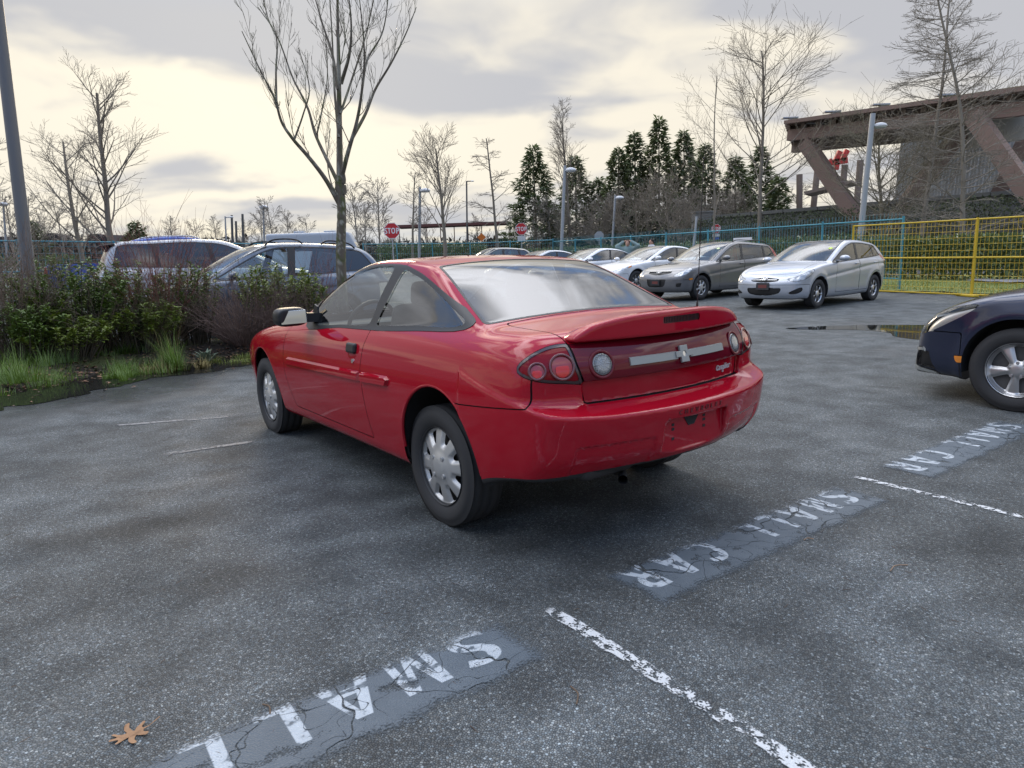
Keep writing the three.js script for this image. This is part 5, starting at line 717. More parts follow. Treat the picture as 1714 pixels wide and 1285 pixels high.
{
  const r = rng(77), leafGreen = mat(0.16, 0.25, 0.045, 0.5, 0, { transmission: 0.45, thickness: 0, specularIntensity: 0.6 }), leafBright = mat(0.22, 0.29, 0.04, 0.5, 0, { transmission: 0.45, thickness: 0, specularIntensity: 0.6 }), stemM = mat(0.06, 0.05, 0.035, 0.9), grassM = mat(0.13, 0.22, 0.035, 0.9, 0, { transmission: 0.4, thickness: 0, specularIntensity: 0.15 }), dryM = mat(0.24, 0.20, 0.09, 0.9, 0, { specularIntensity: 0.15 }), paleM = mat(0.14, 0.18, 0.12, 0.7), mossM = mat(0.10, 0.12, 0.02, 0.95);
  const bp = (px, d) => { const p = at(px, 470, d); p.y = bedTop(p.x, p.z); return p; };
  // evergreen shrub with broad leaves on upright shoots
  const laurel = (label, px, d, h, w, shoots, m) => {
    h *= 1.14; const p = bp(px, d), g = thing('evergreen_shrub', label, 'shrub', p.x, p.y, p.z), S = new Sticks(), L = new Sticks();
    for (let i = 0; i < shoots; i++) {
      const az = r() * 6.283, k = Math.sqrt(r()), b = V(Math.cos(az) * k * w * 0.25, 0, Math.sin(az) * k * w * 0.25), hh = h * (0.6 + 0.4 * r()) * (1 - 0.25 * k), e = V(Math.cos(az) * k * w * 0.5, hh, Math.sin(az) * k * w * 0.42), c = b.clone().lerp(e, 0.5).add(V(0, hh * 0.12, 0)).add(rv(r, 0.12));
      const pts = new THREE.QuadraticBezierCurve3(b, c, e).getPoints(7); S.run(pts, 0.009, 0.003, 4);
      for (let q = 0; q < 36; q++) { const t = 0.35 + 0.65 * Math.sqrt(r()), u = new THREE.QuadraticBezierCurve3(b, c, e).getPoint(t), a2 = r() * 6.283, up = -0.25 + 1.1 * r(), dd = V(Math.cos(a2), up, Math.sin(a2)).normalize(), nn = V(-dd.x * dd.y, 1 - dd.y * dd.y, -dd.z * dd.y).add(rv(r, 0.5)).normalize(); L.leaf(u, dd, nn, 0.05 + 0.04 * r(), 0.03 + 0.018 * r()); }
    }
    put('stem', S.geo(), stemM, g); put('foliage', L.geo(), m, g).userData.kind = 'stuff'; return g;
  };
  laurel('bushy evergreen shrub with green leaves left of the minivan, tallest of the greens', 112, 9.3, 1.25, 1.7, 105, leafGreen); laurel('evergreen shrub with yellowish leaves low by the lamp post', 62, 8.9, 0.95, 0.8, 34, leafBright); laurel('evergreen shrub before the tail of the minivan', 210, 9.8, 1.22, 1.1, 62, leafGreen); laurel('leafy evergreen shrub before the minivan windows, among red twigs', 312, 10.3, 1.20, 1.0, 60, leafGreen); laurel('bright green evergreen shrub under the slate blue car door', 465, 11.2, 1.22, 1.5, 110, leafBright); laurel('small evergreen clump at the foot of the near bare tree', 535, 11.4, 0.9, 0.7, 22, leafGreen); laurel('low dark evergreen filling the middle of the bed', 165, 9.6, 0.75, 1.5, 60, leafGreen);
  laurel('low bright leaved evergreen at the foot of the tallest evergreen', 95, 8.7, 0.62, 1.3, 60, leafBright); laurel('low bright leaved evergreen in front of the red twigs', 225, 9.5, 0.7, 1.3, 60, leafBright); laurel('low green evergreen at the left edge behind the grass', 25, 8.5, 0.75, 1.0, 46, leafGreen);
  // twiggy shrubs
  const twiggy = (label, px, d, h, w, n, m, spread = 1, name = 'twiggy_shrub') => {
    const p = bp(px, d), g = thing(name, label, 'shrub', p.x, p.y, p.z), S = new Sticks();
    for (let i = 0; i < n; i++) {
      const az = r() * 6.283, k = Math.sqrt(r()), dir = V(Math.cos(az) * k * spread, 1, Math.sin(az) * k * spread).normalize(); let q = V(Math.cos(az) * k * w * 0.15, 0, Math.sin(az) * k * w * 0.15); const L = h * (0.65 + 0.4 * r()) , pts = [q.clone()], dd = dir.clone(); for (let s = 0; s < 6; s++) { dd.add(rv(r, 0.35)).normalize(); q = q.clone().addScaledVector(dd, L / 6); pts.push(q); } S.run(pts, 0.0045, 0.0015, 3);
      for (let s = 0; s < 5; s++) { const a = pts[2 + Math.floor(r() * 5)], e = dd.clone().add(rv(r, 1.3)).normalize(), l2 = L * (0.12 + 0.2 * r()), b = a.clone().addScaledVector(e, l2 * 0.5), c = b.clone().addScaledVector(e.add(rv(r, 0.5)).normalize(), l2 * 0.5); S.run([a, b, c], 0.0022, 0.001, 3); }
    }
    put('twigs', S.geo(), m, g); return g;
  };
  twiggy('red twigged leafless shrub rising before the minivan side windows', 262, 10.0, 1.72, 0.9, 150, twigRed, 0.5); twiggy('dense brown leafless shrub at the left edge before the lamp post', 4, 8.7, 1.6, 1.3, 230, twigBrown, 0.6); twiggy('grey brown twiggy shrub in the middle of the bed below the red twigs', 250, 9.9, 1.15, 1.7, 200, mat(0.15, 0.12, 0.085, 0.9), 1.0); twiggy('rounded dark brown twiggy shrub left of the coupe wing mirror', 402, 10.6, 1.2, 1.6, 400, mat(0.18, 0.125, 0.105, 0.92), 1.25); twiggy('brown twiggy shrub right of the wing mirror shrub, under the near tree', 500, 11.2, 1.0, 1.4, 260, mat(0.19, 0.14, 0.115, 0.92), 1.2); twiggy('thin reddish twigs beside the near bare tree trunk', 540, 11.9, 1.5, 0.5, 30, twigRed, 0.3); twiggy('sparse brown shrub between the two leftmost evergreens', 165, 9.4, 1.1, 1.5, 110, mat(0.14, 0.11, 0.08, 0.9), 1.1);
  // grass tufts
  const tuft = (label, px, py, h, w, n, m, name = 'grass_tuft') => { const q = onGround(px, py, 0.1), y = bedTop(q.x, q.z), g = new Sticks(); const cl = []; for (let j = 0; j < 3 + w * 7; j++) { const a = r() * 6.283, q = Math.sqrt(r()) * w * 0.5; cl.push([Math.cos(a) * q, Math.sin(a) * q * 0.8, 0.45 + 0.65 * r(), (r() - 0.5) * 0.5, (r() - 0.5) * 0.5]); }
    for (let i = 0; i < n * 2.6; i++) { const az = r() * 6.283, k = Math.sqrt(r()), c = cl[Math.floor(r() * cl.length)]; g.blade(V(c[0] + Math.cos(az) * k * w * 0.13, -0.01, c[1] + Math.sin(az) * k * w * 0.13), V(Math.cos(az) * (0.10 + 0.6 * k * r()) + c[3], 0.7 + 0.45 * r(), Math.sin(az) * (0.10 + 0.6 * k * r()) + c[4]), h * (0.4 + 0.75 * r()) * c[2], 0.0045 + 0.004 * r()); } const o = put(name, g.geo(), m, scene); o.position.set(q.x, y, q.z); tag(o, label, 'grass'); if (w > 1) o.userData.kind = 'stuff'; };
  tuft('tall pale grass tuft in the middle of the bed edge', 287, 606, 0.55, 0.4, 190, grassM); tuft('dry straw stems standing in the middle grass tuft', 284, 600, 0.75, 0.25, 22, dryM); tuft('spreading grass tuft at the left edge of the bed', 18, 632, 0.5, 0.9, 330, grassM); tuft('grass tuft right of the left edge tuft', 82, 612, 0.42, 0.9, 300, grassM); tuft('short grass tuft low at the bed edge left of the middle tuft', 192, 622, 0.20, 0.45, 150, grassM); tuft('grass patch under the leftmost evergreen shrub', 130, 590, 0.42, 1.0, 300, grassM); tuft('dry grass tuft right of the tall middle tuft', 268, 612, 0.24, 0.4, 120, dryM); tuft('grass patch behind the middle of the bed', 200, 596, 0.3, 0.9, 210, grassM); tuft('dead grass among twigs right of the tall middle tuft', 318, 606, 0.22, 0.5, 120, dryM);
  tuft('loose grass patch under the left evergreens, left part', 95, 575, 0.30, 1.5, 240, grassM); tuft('loose grass patch under the left evergreens, right part', 170, 572, 0.30, 1.5, 240, grassM); tuft('yellowish moss and grass patch glimpsed between the left shrubs', 118, 548, 0.22, 1.3, 260, mat(0.24, 0.28, 0.05, 0.9, 0, { transmission: 0.4, thickness: 0, specularIntensity: 0.15 })); tuft('low grass right of the left edge tuft along the bed edge', 120, 618, 0.2, 1.4, 320, grassM); tuft('low grass strip along the bed edge between the short tuft and the tall one', 232, 608, 0.2, 1.3, 300, grassM); tuft('low grass strip along the bed edge at the far left', 50, 634, 0.22, 1.3, 300, grassM); tuft('mossy grass bank left of the coupe front wheel', 398, 590, 0.09, 1.2, 330, mat(0.19, 0.23, 0.04, 0.9, 0, { transmission: 0.3, thickness: 0, specularIntensity: 0.15 }));
  for (const [label, px, py, w, n, m] of [['small grey leaved plant at the kerbless bed edge', 346, 601, 0.22, 60, paleM], ['broad leaved weed beside the coupe front wing', 436, 575, 0.3, 34, mat(0.15, 0.20, 0.11, 0.6)]]) { const q = onGround(px, py, 0.08), L = new Sticks(); for (let i = 0; i < n; i++) { const az = r() * 6.283, k = r(), dd = V(Math.cos(az), 0.4 + r() * 1.4, Math.sin(az)).normalize(); L.leaf(V(Math.cos(az) * k * w * 0.4, 0.02 + 0.1 * r(), Math.sin(az) * k * w * 0.4), dd, V(-dd.x * dd.y, 1 - dd.y * dd.y, -dd.z * dd.y).normalize(), 0.09 + 0.06 * r(), 0.04); } const o = put('leafy_weed', L.geo(), m, scene); o.position.set(q.x, bedTop(q.x, q.z), q.z); tag(o, label, 'plant'); }
  // moss, low weeds and leaf litter nobody could count
  const moss = new Sticks(), litter = new Sticks(), litter2 = new Sticks();
  for (let i = 0; i < 48000; i++) { const x = -9 + r() * 9, z = -14 + r() * 9, d = bedPoly(x, z); if (d > -0.02) continue; if (fbm(x * 1.3 + 4, 3, z * 1.3, 4) + 0.12 * r() < 0.03) continue; const az = r() * 6.283; moss.blade(V(x, bedTop(x, z) - 0.005, z), V(Math.cos(az) * 0.5, 0.8, Math.sin(az) * 0.5), 0.03 + 0.08 * r() * r(), 0.007); }
  const mo = put('ground_cover', moss.geo(), mossM, scene); tag(mo, 'mossy green ground cover low in the planting bed', 'ground cover').kind; mo.userData.kind = 'stuff';
  for (let i = 0; i < 42000; i++) { const x = -9 + r() * 9.5, z = -14 + r() * 10, d = bedPoly(x, z), w = Math.exp(-Math.pow((d + 0.12) / 0.22, 2)) + (d < 0 ? 0.045 : 0) + 0.02 * (d < 1.2 ? 1 : 0); if (r() > w || d > 1.2) continue; const az = r() * 6.283, t = 0.5 * (r() - 0.5), dd = V(Math.cos(az), t, Math.sin(az)).normalize(), nn = V((r() - 0.5) * 0.8, 1, (r() - 0.5) * 0.8).normalize(); (r() < 0.5 ? litter : litter2).leaf(V(x, (d < 0 ? bedTop(x, z) : gnd(x, z)) + 0.006 + 0.015 * r(), z), dd, nn, 0.035 + 0.05 * r(), 0.02 + 0.025 * r(), 0.4 * r()); }
  for (const [l, m, t] of [[litter, mat(0.22, 0.115, 0.065, 0.8), 'brown fallen leaves littered along the bed edge'], [litter2, mat(0.10, 0.065, 0.045, 0.85), 'dark wet fallen leaves littered along the bed edge']]) { const o = put('leaf_litter', l.geo(), m, scene); tag(o, t, 'leaf litter'); o.userData.kind = 'stuff'; }
}
// ---- single leaves and needles on the asphalt ----
{
  const s = new THREE.Shape(); const lobes = [[0.002, -0.095], [0.004, -0.040], [0.020, -0.036], [0.040, -0.050], [0.048, -0.042], [0.030, -0.018], [0.014, -0.010], [0.040, 0.004], [0.072, 0.000], [0.070, 0.012], [0.040, 0.022], [0.014, 0.016], [0.022, 0.040], [0.040, 0.056], [0.030, 0.064], [0.010, 0.048], [0.004, 0.074], [-0.006, 0.074], [-0.010, 0.046], [-0.030, 0.060], [-0.038, 0.052], [-0.020, 0.036], [-0.014, 0.014], [-0.040, 0.018], [-0.068, 0.006], [-0.066, -0.006], [-0.038, -0.002], [-0.014, -0.012], [-0.030, -0.022], [-0.044, -0.044], [-0.036, -0.050], [-0.016, -0.036], [-0.004, -0.040], [-0.003, -0.095]];
  s.setFromPoints(curved(lobes, 3).map(p => new THREE.Vector2(...p))); const g = new THREE.ExtrudeGeometry(s, { depth: 0.0008, bevelEnabled: false, steps: 1 }); g.rotateX(-Math.PI / 2); const p = g.attributes.position; for (let i = 0; i < p.count; i++) { const x = p.getX(i), z = p.getZ(i); p.setY(i, p.getY(i) + 0.006 + 0.9 * x * x + 3.2 * Math.max(0, z) ** 2 + 1.2 * Math.min(0, z) ** 2 + 0.006 * PN.noise(x * 40, 1, z * 40)); } g.computeVertexNormals();
  const q = onGround(222, 1230), o = put('fallen_leaf', g, mat(0.32, 0.175, 0.085, 0.75, 0, { transmission: 0.15, thickness: 0, bumpMap: tex(64, (u, v, c) => { c[0] = c[1] = c[2] = 128 + 100 * PN.noise(u * 20, v * 20, 3); }), bumpScale: 0.002 }), scene); o.position.set(q.x, 0.002, q.z); o.rotation.y = 2.2; o.scale.setScalar(0.78); tag(o, 'tan lobed dry leaf lying alone on the asphalt at lower left', 'leaf');
  const need = (px, py, dx, dz, label, c = 0.13) => { const q = onGround(px, py), o = put('twig', tube([[0, 0.004, 0], [dx * 0.5 + dz * 0.15, 0.008, dz * 0.5 - dx * 0.15], [dx, 0.004, dz]], 0.0022, 10, 5), mat(c, c * 0.65, c * 0.4, 0.8), scene); o.position.copy(q); tag(o, label, 'twig'); };
  need(1490, 957, 0.10, -0.05, 'curved tan twig on bare asphalt right of the lettering', 0.26); need(440, 1180, 0.04, 0.05, 'short brown twig above the nearest lettering'); need(955, 1150, 0.01, 0.09, 'brown twig left of the near stall line'); need(1345, 905, 0.05, -0.01, 'pale scrap of leaf beside the middle lettering', 0.3);
  const r = rng(5), n = new Sticks(); for (let i = 0; i < 420; i++) { const x = -3 + r() * 6.5, z = -6.5 + r() * 5.4, az = r() * 6.283, L = 0.012 + 0.03 * r(); n.run([V(x, gnd(x, z) + 0.003, z), V(x + Math.cos(az) * L, gnd(x, z) + 0.004, z + Math.sin(az) * L)], 0.0012, 0.0008, 3); } const o2 = put('needle_litter', n.geo(), mat(0.10, 0.06, 0.04, 0.9), scene); tag(o2, 'tiny dry needles scattered over the near asphalt', 'leaf litter'); o2.userData.kind = 'stuff';
}
// ---- the near tree: limbs as the photograph shows them, twigs grown on them ----
{
  const D = 11.75, b = at(571, 478, D); b.y = bedTop(b.x, b.z) - 0.05; const g = thing('bare_tree', 'tall vase-shaped leafless tree with mossy trunk behind the coupe roof', 'tree', b.x, b.y, b.z);
  const r = rng(404), Q = (x, y, dz = 0) => at(x, y, D + dz).sub(b), T = new Sticks(), C = new Sticks();
  const smooth = pts => new THREE.CatmullRomCurve3(pts, false, 'centripetal').getPoints(pts.length * 5);
  { const tp = new THREE.CatmullRomCurve3([V(0, 0, 0), Q(571, 440), Q(571, 400), Q(572, 350), Q(569, 312), Q(569, 296)], false, 'centripetal').getPoints(90); T.run(tp.map((p, i) => p.clone().add(V(0.010 * PN.noise(i * 0.35, 1, 2), 0, 0.01 * PN.noise(i * 0.35, 5, 2)))), 0.088, 0.066, 20); }
  for (const [x, y, s] of [[567, 312, 0.09], [574, 318, 0.075], [573, 300, 0.07]]) C.run([Q(x, y + 7), Q(x + 1, y), Q(x, y - 8)], s * 0.8, s * 0.7, 8);
  const limb = (pts, r0, twig = 1) => {
    const c = smooth(pts), n = c.length, m = C; m.run(c, r0, 0.006, 6);
    const sub = (p, d, L, rad, lv) => { const q = [p.clone()], dd = d.clone(), k = 5; for (let i = 0; i < k; i++) { dd.add(rv(r, 0.22)); dd.y += 0.10; dd.normalize(); q.push(q[i].clone().addScaledVector(dd, L / k)); } C.run(q, rad, 0.0025, 3); if (lv < 2) for (let i = 0; i < (lv ? 3 : 5); i++) { const a = q[1 + Math.floor(r() * (k - 0.01))]; sub(a, dd.clone().add(rv(r, 1.1)).normalize(), L * (0.3 + 0.3 * r()), rad * 0.55, lv + 1); } };
    const cnt = Math.round(n * 0.23 * twig); for (let i = 0; i < cnt; i++) { const t = 0.22 + 0.78 * Math.pow((i + r()) / cnt, 0.8), k = Math.min(n - 2, Math.floor(t * (n - 1))), ax = c[k + 1].clone().sub(c[k]).normalize(), d = ax.clone().multiplyScalar(0.9).add(rv(r, 1.5)); d.y += 0.25; sub(c[k], d.normalize(), (0.35 + 0.6 * r()) * (1.2 - 0.5 * t), Math.max(0.004, r0 * 0.28 * (1.1 - t * 0.7)), 0); }
  };
  limb([Q(569, 300), Q(568, 200, 0.05), Q(567, 110, 0.0), Q(565, 0, 0.1), Q(566, -60, 0.1)], 0.056, 1.1);
  limb([Q(570, 345), Q(545, 300, -0.1), Q(516, 262, -0.2), Q(490, 232, -0.3), Q(472, 205, -0.35), Q(460, 165, -0.4), Q(437, 120, -0.5), Q(405, 52, -0.6)], 0.042);
  limb([Q(463, 172, -0.4), Q(462, 120, -0.3), Q(462, 60, -0.3), Q(432, 12, -0.2)], 0.018); limb([Q(492, 236, -0.3), Q(508, 190, -0.2), Q(518, 150, -0.1), Q(500, 80, 0)], 0.016);
  limb([Q(567, 308), Q(545, 262, 0.2), Q(528, 225, 0.35), Q(515, 180, 0.5), Q(490, 130, 0.7), Q(468, 70, 0.8), Q(436, 10, 0.9)], 0.034); limb([Q(530, 228, 0.35), Q(540, 180, 0.4), Q(548, 130, 0.5), Q(545, 60, 0.5)], 0.014); limb([Q(566, 150), Q(556, 90, 0.2), Q(540, 40, 0.4), Q(520, -30, 0.5)], 0.03);
  limb([Q(572, 296), Q(584, 250, -0.2), Q(597, 205, -0.3), Q(606, 150, -0.4), Q(610, 90, -0.5), Q(600, -20, -0.6)], 0.040); limb([Q(590, 230, -0.25), Q(612, 190, 0), Q(628, 150, 0.2), Q(655, 105, 0.3), Q(680, 55, 0.4), Q(697, 12, 0.5)], 0.030); limb([Q(606, 150, -0.4), Q(615, 100, -0.3), Q(640, 55, -0.2), Q(652, -20, -0.2)], 0.020);
  limb([Q(571, 140), Q(585, 90, -0.2), Q(588, 40, -0.3), Q(578, -50, -0.4)], 0.032); limb([Q(567, 230), Q(560, 150, 0.3), Q(556, 60, 0.6), Q(549, -50, 0.7)], 0.024); limb([Q(570, 190), Q(590, 130, 0.4), Q(612, 60, 0.6), Q(632, -30, 0.7)], 0.022); limb([Q(571, 330), Q(556, 310, 0.3), Q(548, 270, 0.5), Q(553, 215, 0.7)], 0.014);
  const lichen = q => { const p = q.attributes.position, c = new Float32Array(p.count * 3); for (let i = 0; i < p.count; i++) { const x = p.getX(i), y = p.getY(i), z = p.getZ(i), m = sstep(0.0, 0.25, fbm(x * 9, y * 4, z * 9, 4)), l = sstep(0.12, 0.26, fbm(x * 16 + 5, y * 11, z * 16, 3)); c[3 * i] = lerp(lerp(0.13, 0.10, m), 0.30, l); c[3 * i + 1] = lerp(lerp(0.11, 0.11, m), 0.29, l); c[3 * i + 2] = lerp(lerp(0.085, 0.045, m), 0.24, l); } q.setAttribute('color', new THREE.BufferAttribute(c, 3)); return q; }, lb = mat(1, 1, 1, 0.95, 0, { vertexColors: true });
  put('trunk', lichen(T.geo()), lb, g); put('crown', lichen(C.geo()), lb, g);
}
// ---- other leafless trees ----
{
  const G = 'leafless trees beyond the car park';
  const P = (label, px, d, top, o, m = B1, group) => { const p = foot(px, d), h = topH(px, top, d); return plantTree(label, group, { h, ...o }, p, m); };
  P('leafless tree with rounded open crown, right one of the pair at far left', 187, 23, 150, { seed: 12, limbs: 26, from: 0.24, angle: 0.85, limb: 0.36, twigs: 6, lift: 0.08, r: 0.12, depth: 3, step: 0.4, lean: V(-0.02, 1, 0) });
  P('slender leafless tree, left one of the pair at far left', 138, 24, 222, { seed: 13, limbs: 18, from: 0.25, angle: 0.9, limb: 0.42, twigs: 6, r: 0.10, depth: 3, lean: V(-0.03, 1, 0) });
  P('dense leafless tree cut by the left edge behind the lamp post', -12, 17, 225, { seed: 14, limbs: 26, from: 0.15, angle: 0.9, limb: 0.36, twigs: 7, r: 0.09, depth: 3 });
  P('vase shaped leafless tree right of the nearer stop sign', 746, 42, 243, { seed: 15, limbs: 22, from: 0.32, angle: 0.55, limb: 0.45, twigs: 6, lift: 0.08, r: 0.14, depth: 3, step: 0.6, min: 0.008 });
  P('thin leafless tree just right of the nearer stop sign', 690, 46, 285, { seed: 16, limbs: 14, from: 0.35, angle: 1.0, limb: 0.22, twigs: 5, r: 0.10, depth: 3, step: 0.6, min: 0.008 });
  P('sparse leafless tree left of the first conifer', 836, 43, 228, { seed: 17, limbs: 22, from: 0.3, angle: 1.25, limb: 0.26, twigs: 5, lift: 0.0, r: 0.11, depth: 3, step: 0.6, min: 0.007, lean: V(-0.04, 1, 0) });
  P('tall brush topped leafless tree among the conifers', 955, 56, 200, { seed: 18, limbs: 26, from: 0.35, angle: 0.5, limb: 0.3, twigs: 6, lift: 0.06, r: 0.15, depth: 3, step: 0.7, min: 0.009 });
  P('tall leafless tree with airy oval crown right of the conifers', 1270, 43, 82, { seed: 19, limbs: 30, from: 0.30, angle: 1.0, limb: 0.26, twigs: 6, lift: 0.05, r: 0.15, depth: 3, step: 0.55, min: 0.007, shape: t => 0.5 + 1.1 * Math.sin(Math.PI * Math.min(1, t * 0.95)) });
  P('leaning whip of a young leafless tree behind the aerial', 1192, 34, 118, { seed: 20, limbs: 12, from: 0.2, angle: 0.7, limb: 0.4, twigs: 5, lift: 0.07, r: 0.06, depth: 3, lean: V(0.03, 1, 0) });
  P('tall leafless tree before the timber roof, left of the two', 1540, 31, -15, { seed: 21, limbs: 46, from: 0.13, angle: 1.3, limb: 0.25, twigs: 7, lift: 0.02, r: 0.11, depth: 3, step: 0.5, min: 0.006, lean: V(0.012, 1, 0) }, B2);
  P('tall leafless tree before the timber roof, right of the two', 1607, 29, -30, { seed: 22, limbs: 50, from: 0.13, angle: 1.3, limb: 0.27, twigs: 7, lift: 0.02, r: 0.11, depth: 3, step: 0.5, min: 0.006, lean: V(0.02, 1, 0) }, B2);
  P('low spreading leafless tree before the timber leg', 1478, 33, 232, { seed: 23, limbs: 36, from: 0.06, angle: 0.9, limb: 0.85, twigs: 7, lift: 0.05, r: 0.12, depth: 3, step: 0.45, min: 0.005 }, mossBark);
  P('broad leafless bush of several stems beyond the teal fence', 1122, 47, 318, { seed: 24, limbs: 26, from: 0.06, angle: 0.8, limb: 0.75, twigs: 6, r: 0.10, depth: 3, step: 0.6, min: 0.008 });
  P('leafless bush in front of the conifers right of the tall lamp', 1065, 52, 330, { seed: 25, limbs: 26, from: 0.05, angle: 0.8, limb: 0.7, twigs: 6, r: 0.09, depth: 3, step: 0.6, min: 0.009 });
  P('bushy leafless tree filling the gap below the tallest conifer', 1010, 55, 345, { seed: 26, limbs: 34, from: 0.05, angle: 0.75, limb: 0.7, twigs: 8, r: 0.09, depth: 3, step: 0.6, min: 0.010 }, B2); P('bushy leafless tree left of the guideway end', 1160, 54, 338, { seed: 27, limbs: 34, from: 0.05, angle: 0.75, limb: 0.6, twigs: 8, r: 0.09, depth: 3, step: 0.6, min: 0.010 }, B2); P('bushy leafless tree over the guideway behind the grey wagon', 1222, 54, 335, { seed: 28, limbs: 34, from: 0.05, angle: 0.75, limb: 0.6, twigs: 8, r: 0.09, depth: 3, step: 0.6, min: 0.010 }, B2); P('bushy leafless tree at the foot of the first conifer', 925, 56, 352, { seed: 29, limbs: 30, from: 0.05, angle: 0.75, limb: 0.7, twigs: 8, r: 0.09, depth: 3, step: 0.6, min: 0.010 }, B2);
  // small ones along the skyline, alike
  const far = plantTree('small bushy leafless tree on the skyline above the slate blue car roof rails', G, { seed: 31, h: 7, limbs: 18, from: 0.25, angle: 0.85, limb: 0.35, twigs: 5, r: 0.10, depth: 3, step: 0.8, min: 0.014 }, foot(460, 75), B2);
  const far2 = plantTree('small narrow leafless tree on the skyline above the camper van', G, { seed: 32, h: 6, limbs: 16, from: 0.3, angle: 0.6, limb: 0.4, twigs: 5, r: 0.09, depth: 3, step: 0.8, min: 0.014 }, foot(485, 85), B2);
  [[22, 60, 6], [55, 70, 7], [108, 90, 8], [238, 95, 5], [290, 90, 5.5], [335, 80, 5], [365, 100, 6], [410, 90, 5.5], [440, 100, 7], [520, 80, 5.5], [600, 70, 7.5], [612, 90, 8], [636, 75, 8.5], [655, 95, 6], [715, 100, 7], [800, 95, 6.5], [855, 90, 6], [75, 100, 7], [150, 110, 7], [1330, 85, 8]].sort((a, b) => a[0] - b[0]).forEach(([px, d, h], i) => { const c = (i % 2 ? far : far2).clone(); c.name = numbered('bare_tree'); c.userData = { ...c.userData, label: 'small leafless skyline tree, ' + ['first', 'second', 'third', 'fourth', 'fifth', 'sixth', 'seventh', 'eighth', 'ninth', 'tenth', 'eleventh', 'twelfth', 'thirteenth', 'fourteenth', 'fifteenth', 'sixteenth', 'seventeenth', 'eighteenth', 'nineteenth', 'last'][i] + ' of the scattered ones counted from the left edge' }; const p = foot(px, d); c.position.copy(p); c.rotation.y = i * 1.7; c.scale.setScalar(h / (i % 2 ? 7 : 6)); scene.add(c); });
}
// ---- conifers ----
{
  const cm = mat(0.12, 0.155, 0.065, 0.85, 0, { transmission: 0.42, thickness: 0, specularIntensity: 0.3 }), cm2 = mat(0.14, 0.17, 0.07, 0.85, 0, { transmission: 0.42, thickness: 0, specularIntensity: 0.3 });
  const conifer = (seed, h, w, m) => {
    const r = rng(seed), L = new Sticks(), T = new Sticks(); T.run([V(0, -0.1, 0), V(0.05, h * 0.5, 0), V(0, h * 0.98, 0)], 0.16, 0.02, 7);
    const n = Math.round(h * 24); for (let i = 0; i < n; i++) {
      const t = 0.04 + 0.95 * (i + r()) / n, y = h * t, az = i * 2.399 + r(), R = w * 2.2 * Math.pow(1 - t, 0.85) * (0.5 + 0.6 * r()) * (0.8 + 0.5 * fbm(t * 5, az, seed, 2)) + 0.10, dir = V(Math.cos(az), 0.28 - 0.45 * (1 - t), Math.sin(az)), tip = V(dir.x * R, y + dir.y * R * 0.6, dir.z * R), a = V(0, y, 0);
      T.run([a, tip], 0.014, 0.006, 3);
      const k = 5 + Math.round(R * 10); for (let j = 0; j < k; j++) { const u = 0.25 + 0.75 * Math.sqrt((j + r()) / k), q = a.clone().lerp(tip, u).add(rv(r, 0.3)); const d = V(dir.x + (r() - 0.5) * 1.5, -0.5 + 1.15 * r(), dir.z + (r() - 0.5) * 1.5).normalize(), nn = V((r() - 0.5) * 0.9, 1, (r() - 0.5) * 0.9).normalize(); L.leaf(q, d, nn, 0.30 + 0.34 * r(), 0.13 + 0.12 * r(), 0.3); }
    }
    for (let j = 0; j < 10; j++) L.leaf(V(0, h - 0.5 + j * 0.06, 0), V((r() - 0.5) * 0.5, 1, (r() - 0.5) * 0.5).normalize(), V(1, 0.2, 0), 0.3, 0.08); 
    return { L, T };
  };
  [['dark conifer standing alone, left end of the evergreen row', 897, 58, 246, 2.1, 1, cm], ['conifer behind the tall lamp post', 965, 62, 262, 1.6, 2, cm], ['low conifer filling the gap right of the tall lamp', 1003, 62, 300, 1.6, 3, cm], ['conifer left of the tallest pair, with ragged top', 1036, 60, 248, 1.7, 4, cm2], ['conifer just left of the tallest one', 1063, 61, 222, 1.7, 5, cm], ['tallest conifer in the middle of the evergreen row', 1102, 60, 198, 1.8, 6, cm2], ['pointed conifer right of the tallest one', 1143, 61, 220, 1.8, 7, cm], ['conifer behind the aerial of the coupe', 1178, 63, 242, 1.6, 8, cm], ['conifer between the aerial and the airy leafless tree', 1228, 62, 262, 1.7, 9, cm2], ['conifer behind the airy leafless tree', 1268, 64, 246, 1.8, 10, cm], ['small conifer right end of the evergreen row', 1300, 60, 296, 1.5, 11, cm2], ['far small conifer left of the slate blue car', 232, 80, 372, 1.4, 12, cm], ['far small conifer behind the minivan', 60, 85, 372, 1.4, 13, cm]].forEach(([label, px, d, top, w, seed, m]) => { const p = foot(px, d), h = topH(px, top, d), g = thing('conifer', label, 'tree', p.x, p.y, p.z), c = conifer(seed * 7, h, w, m); put('trunk', c.T.geo(), B1, g); put('crown', c.L.geo(), m, g); });
}
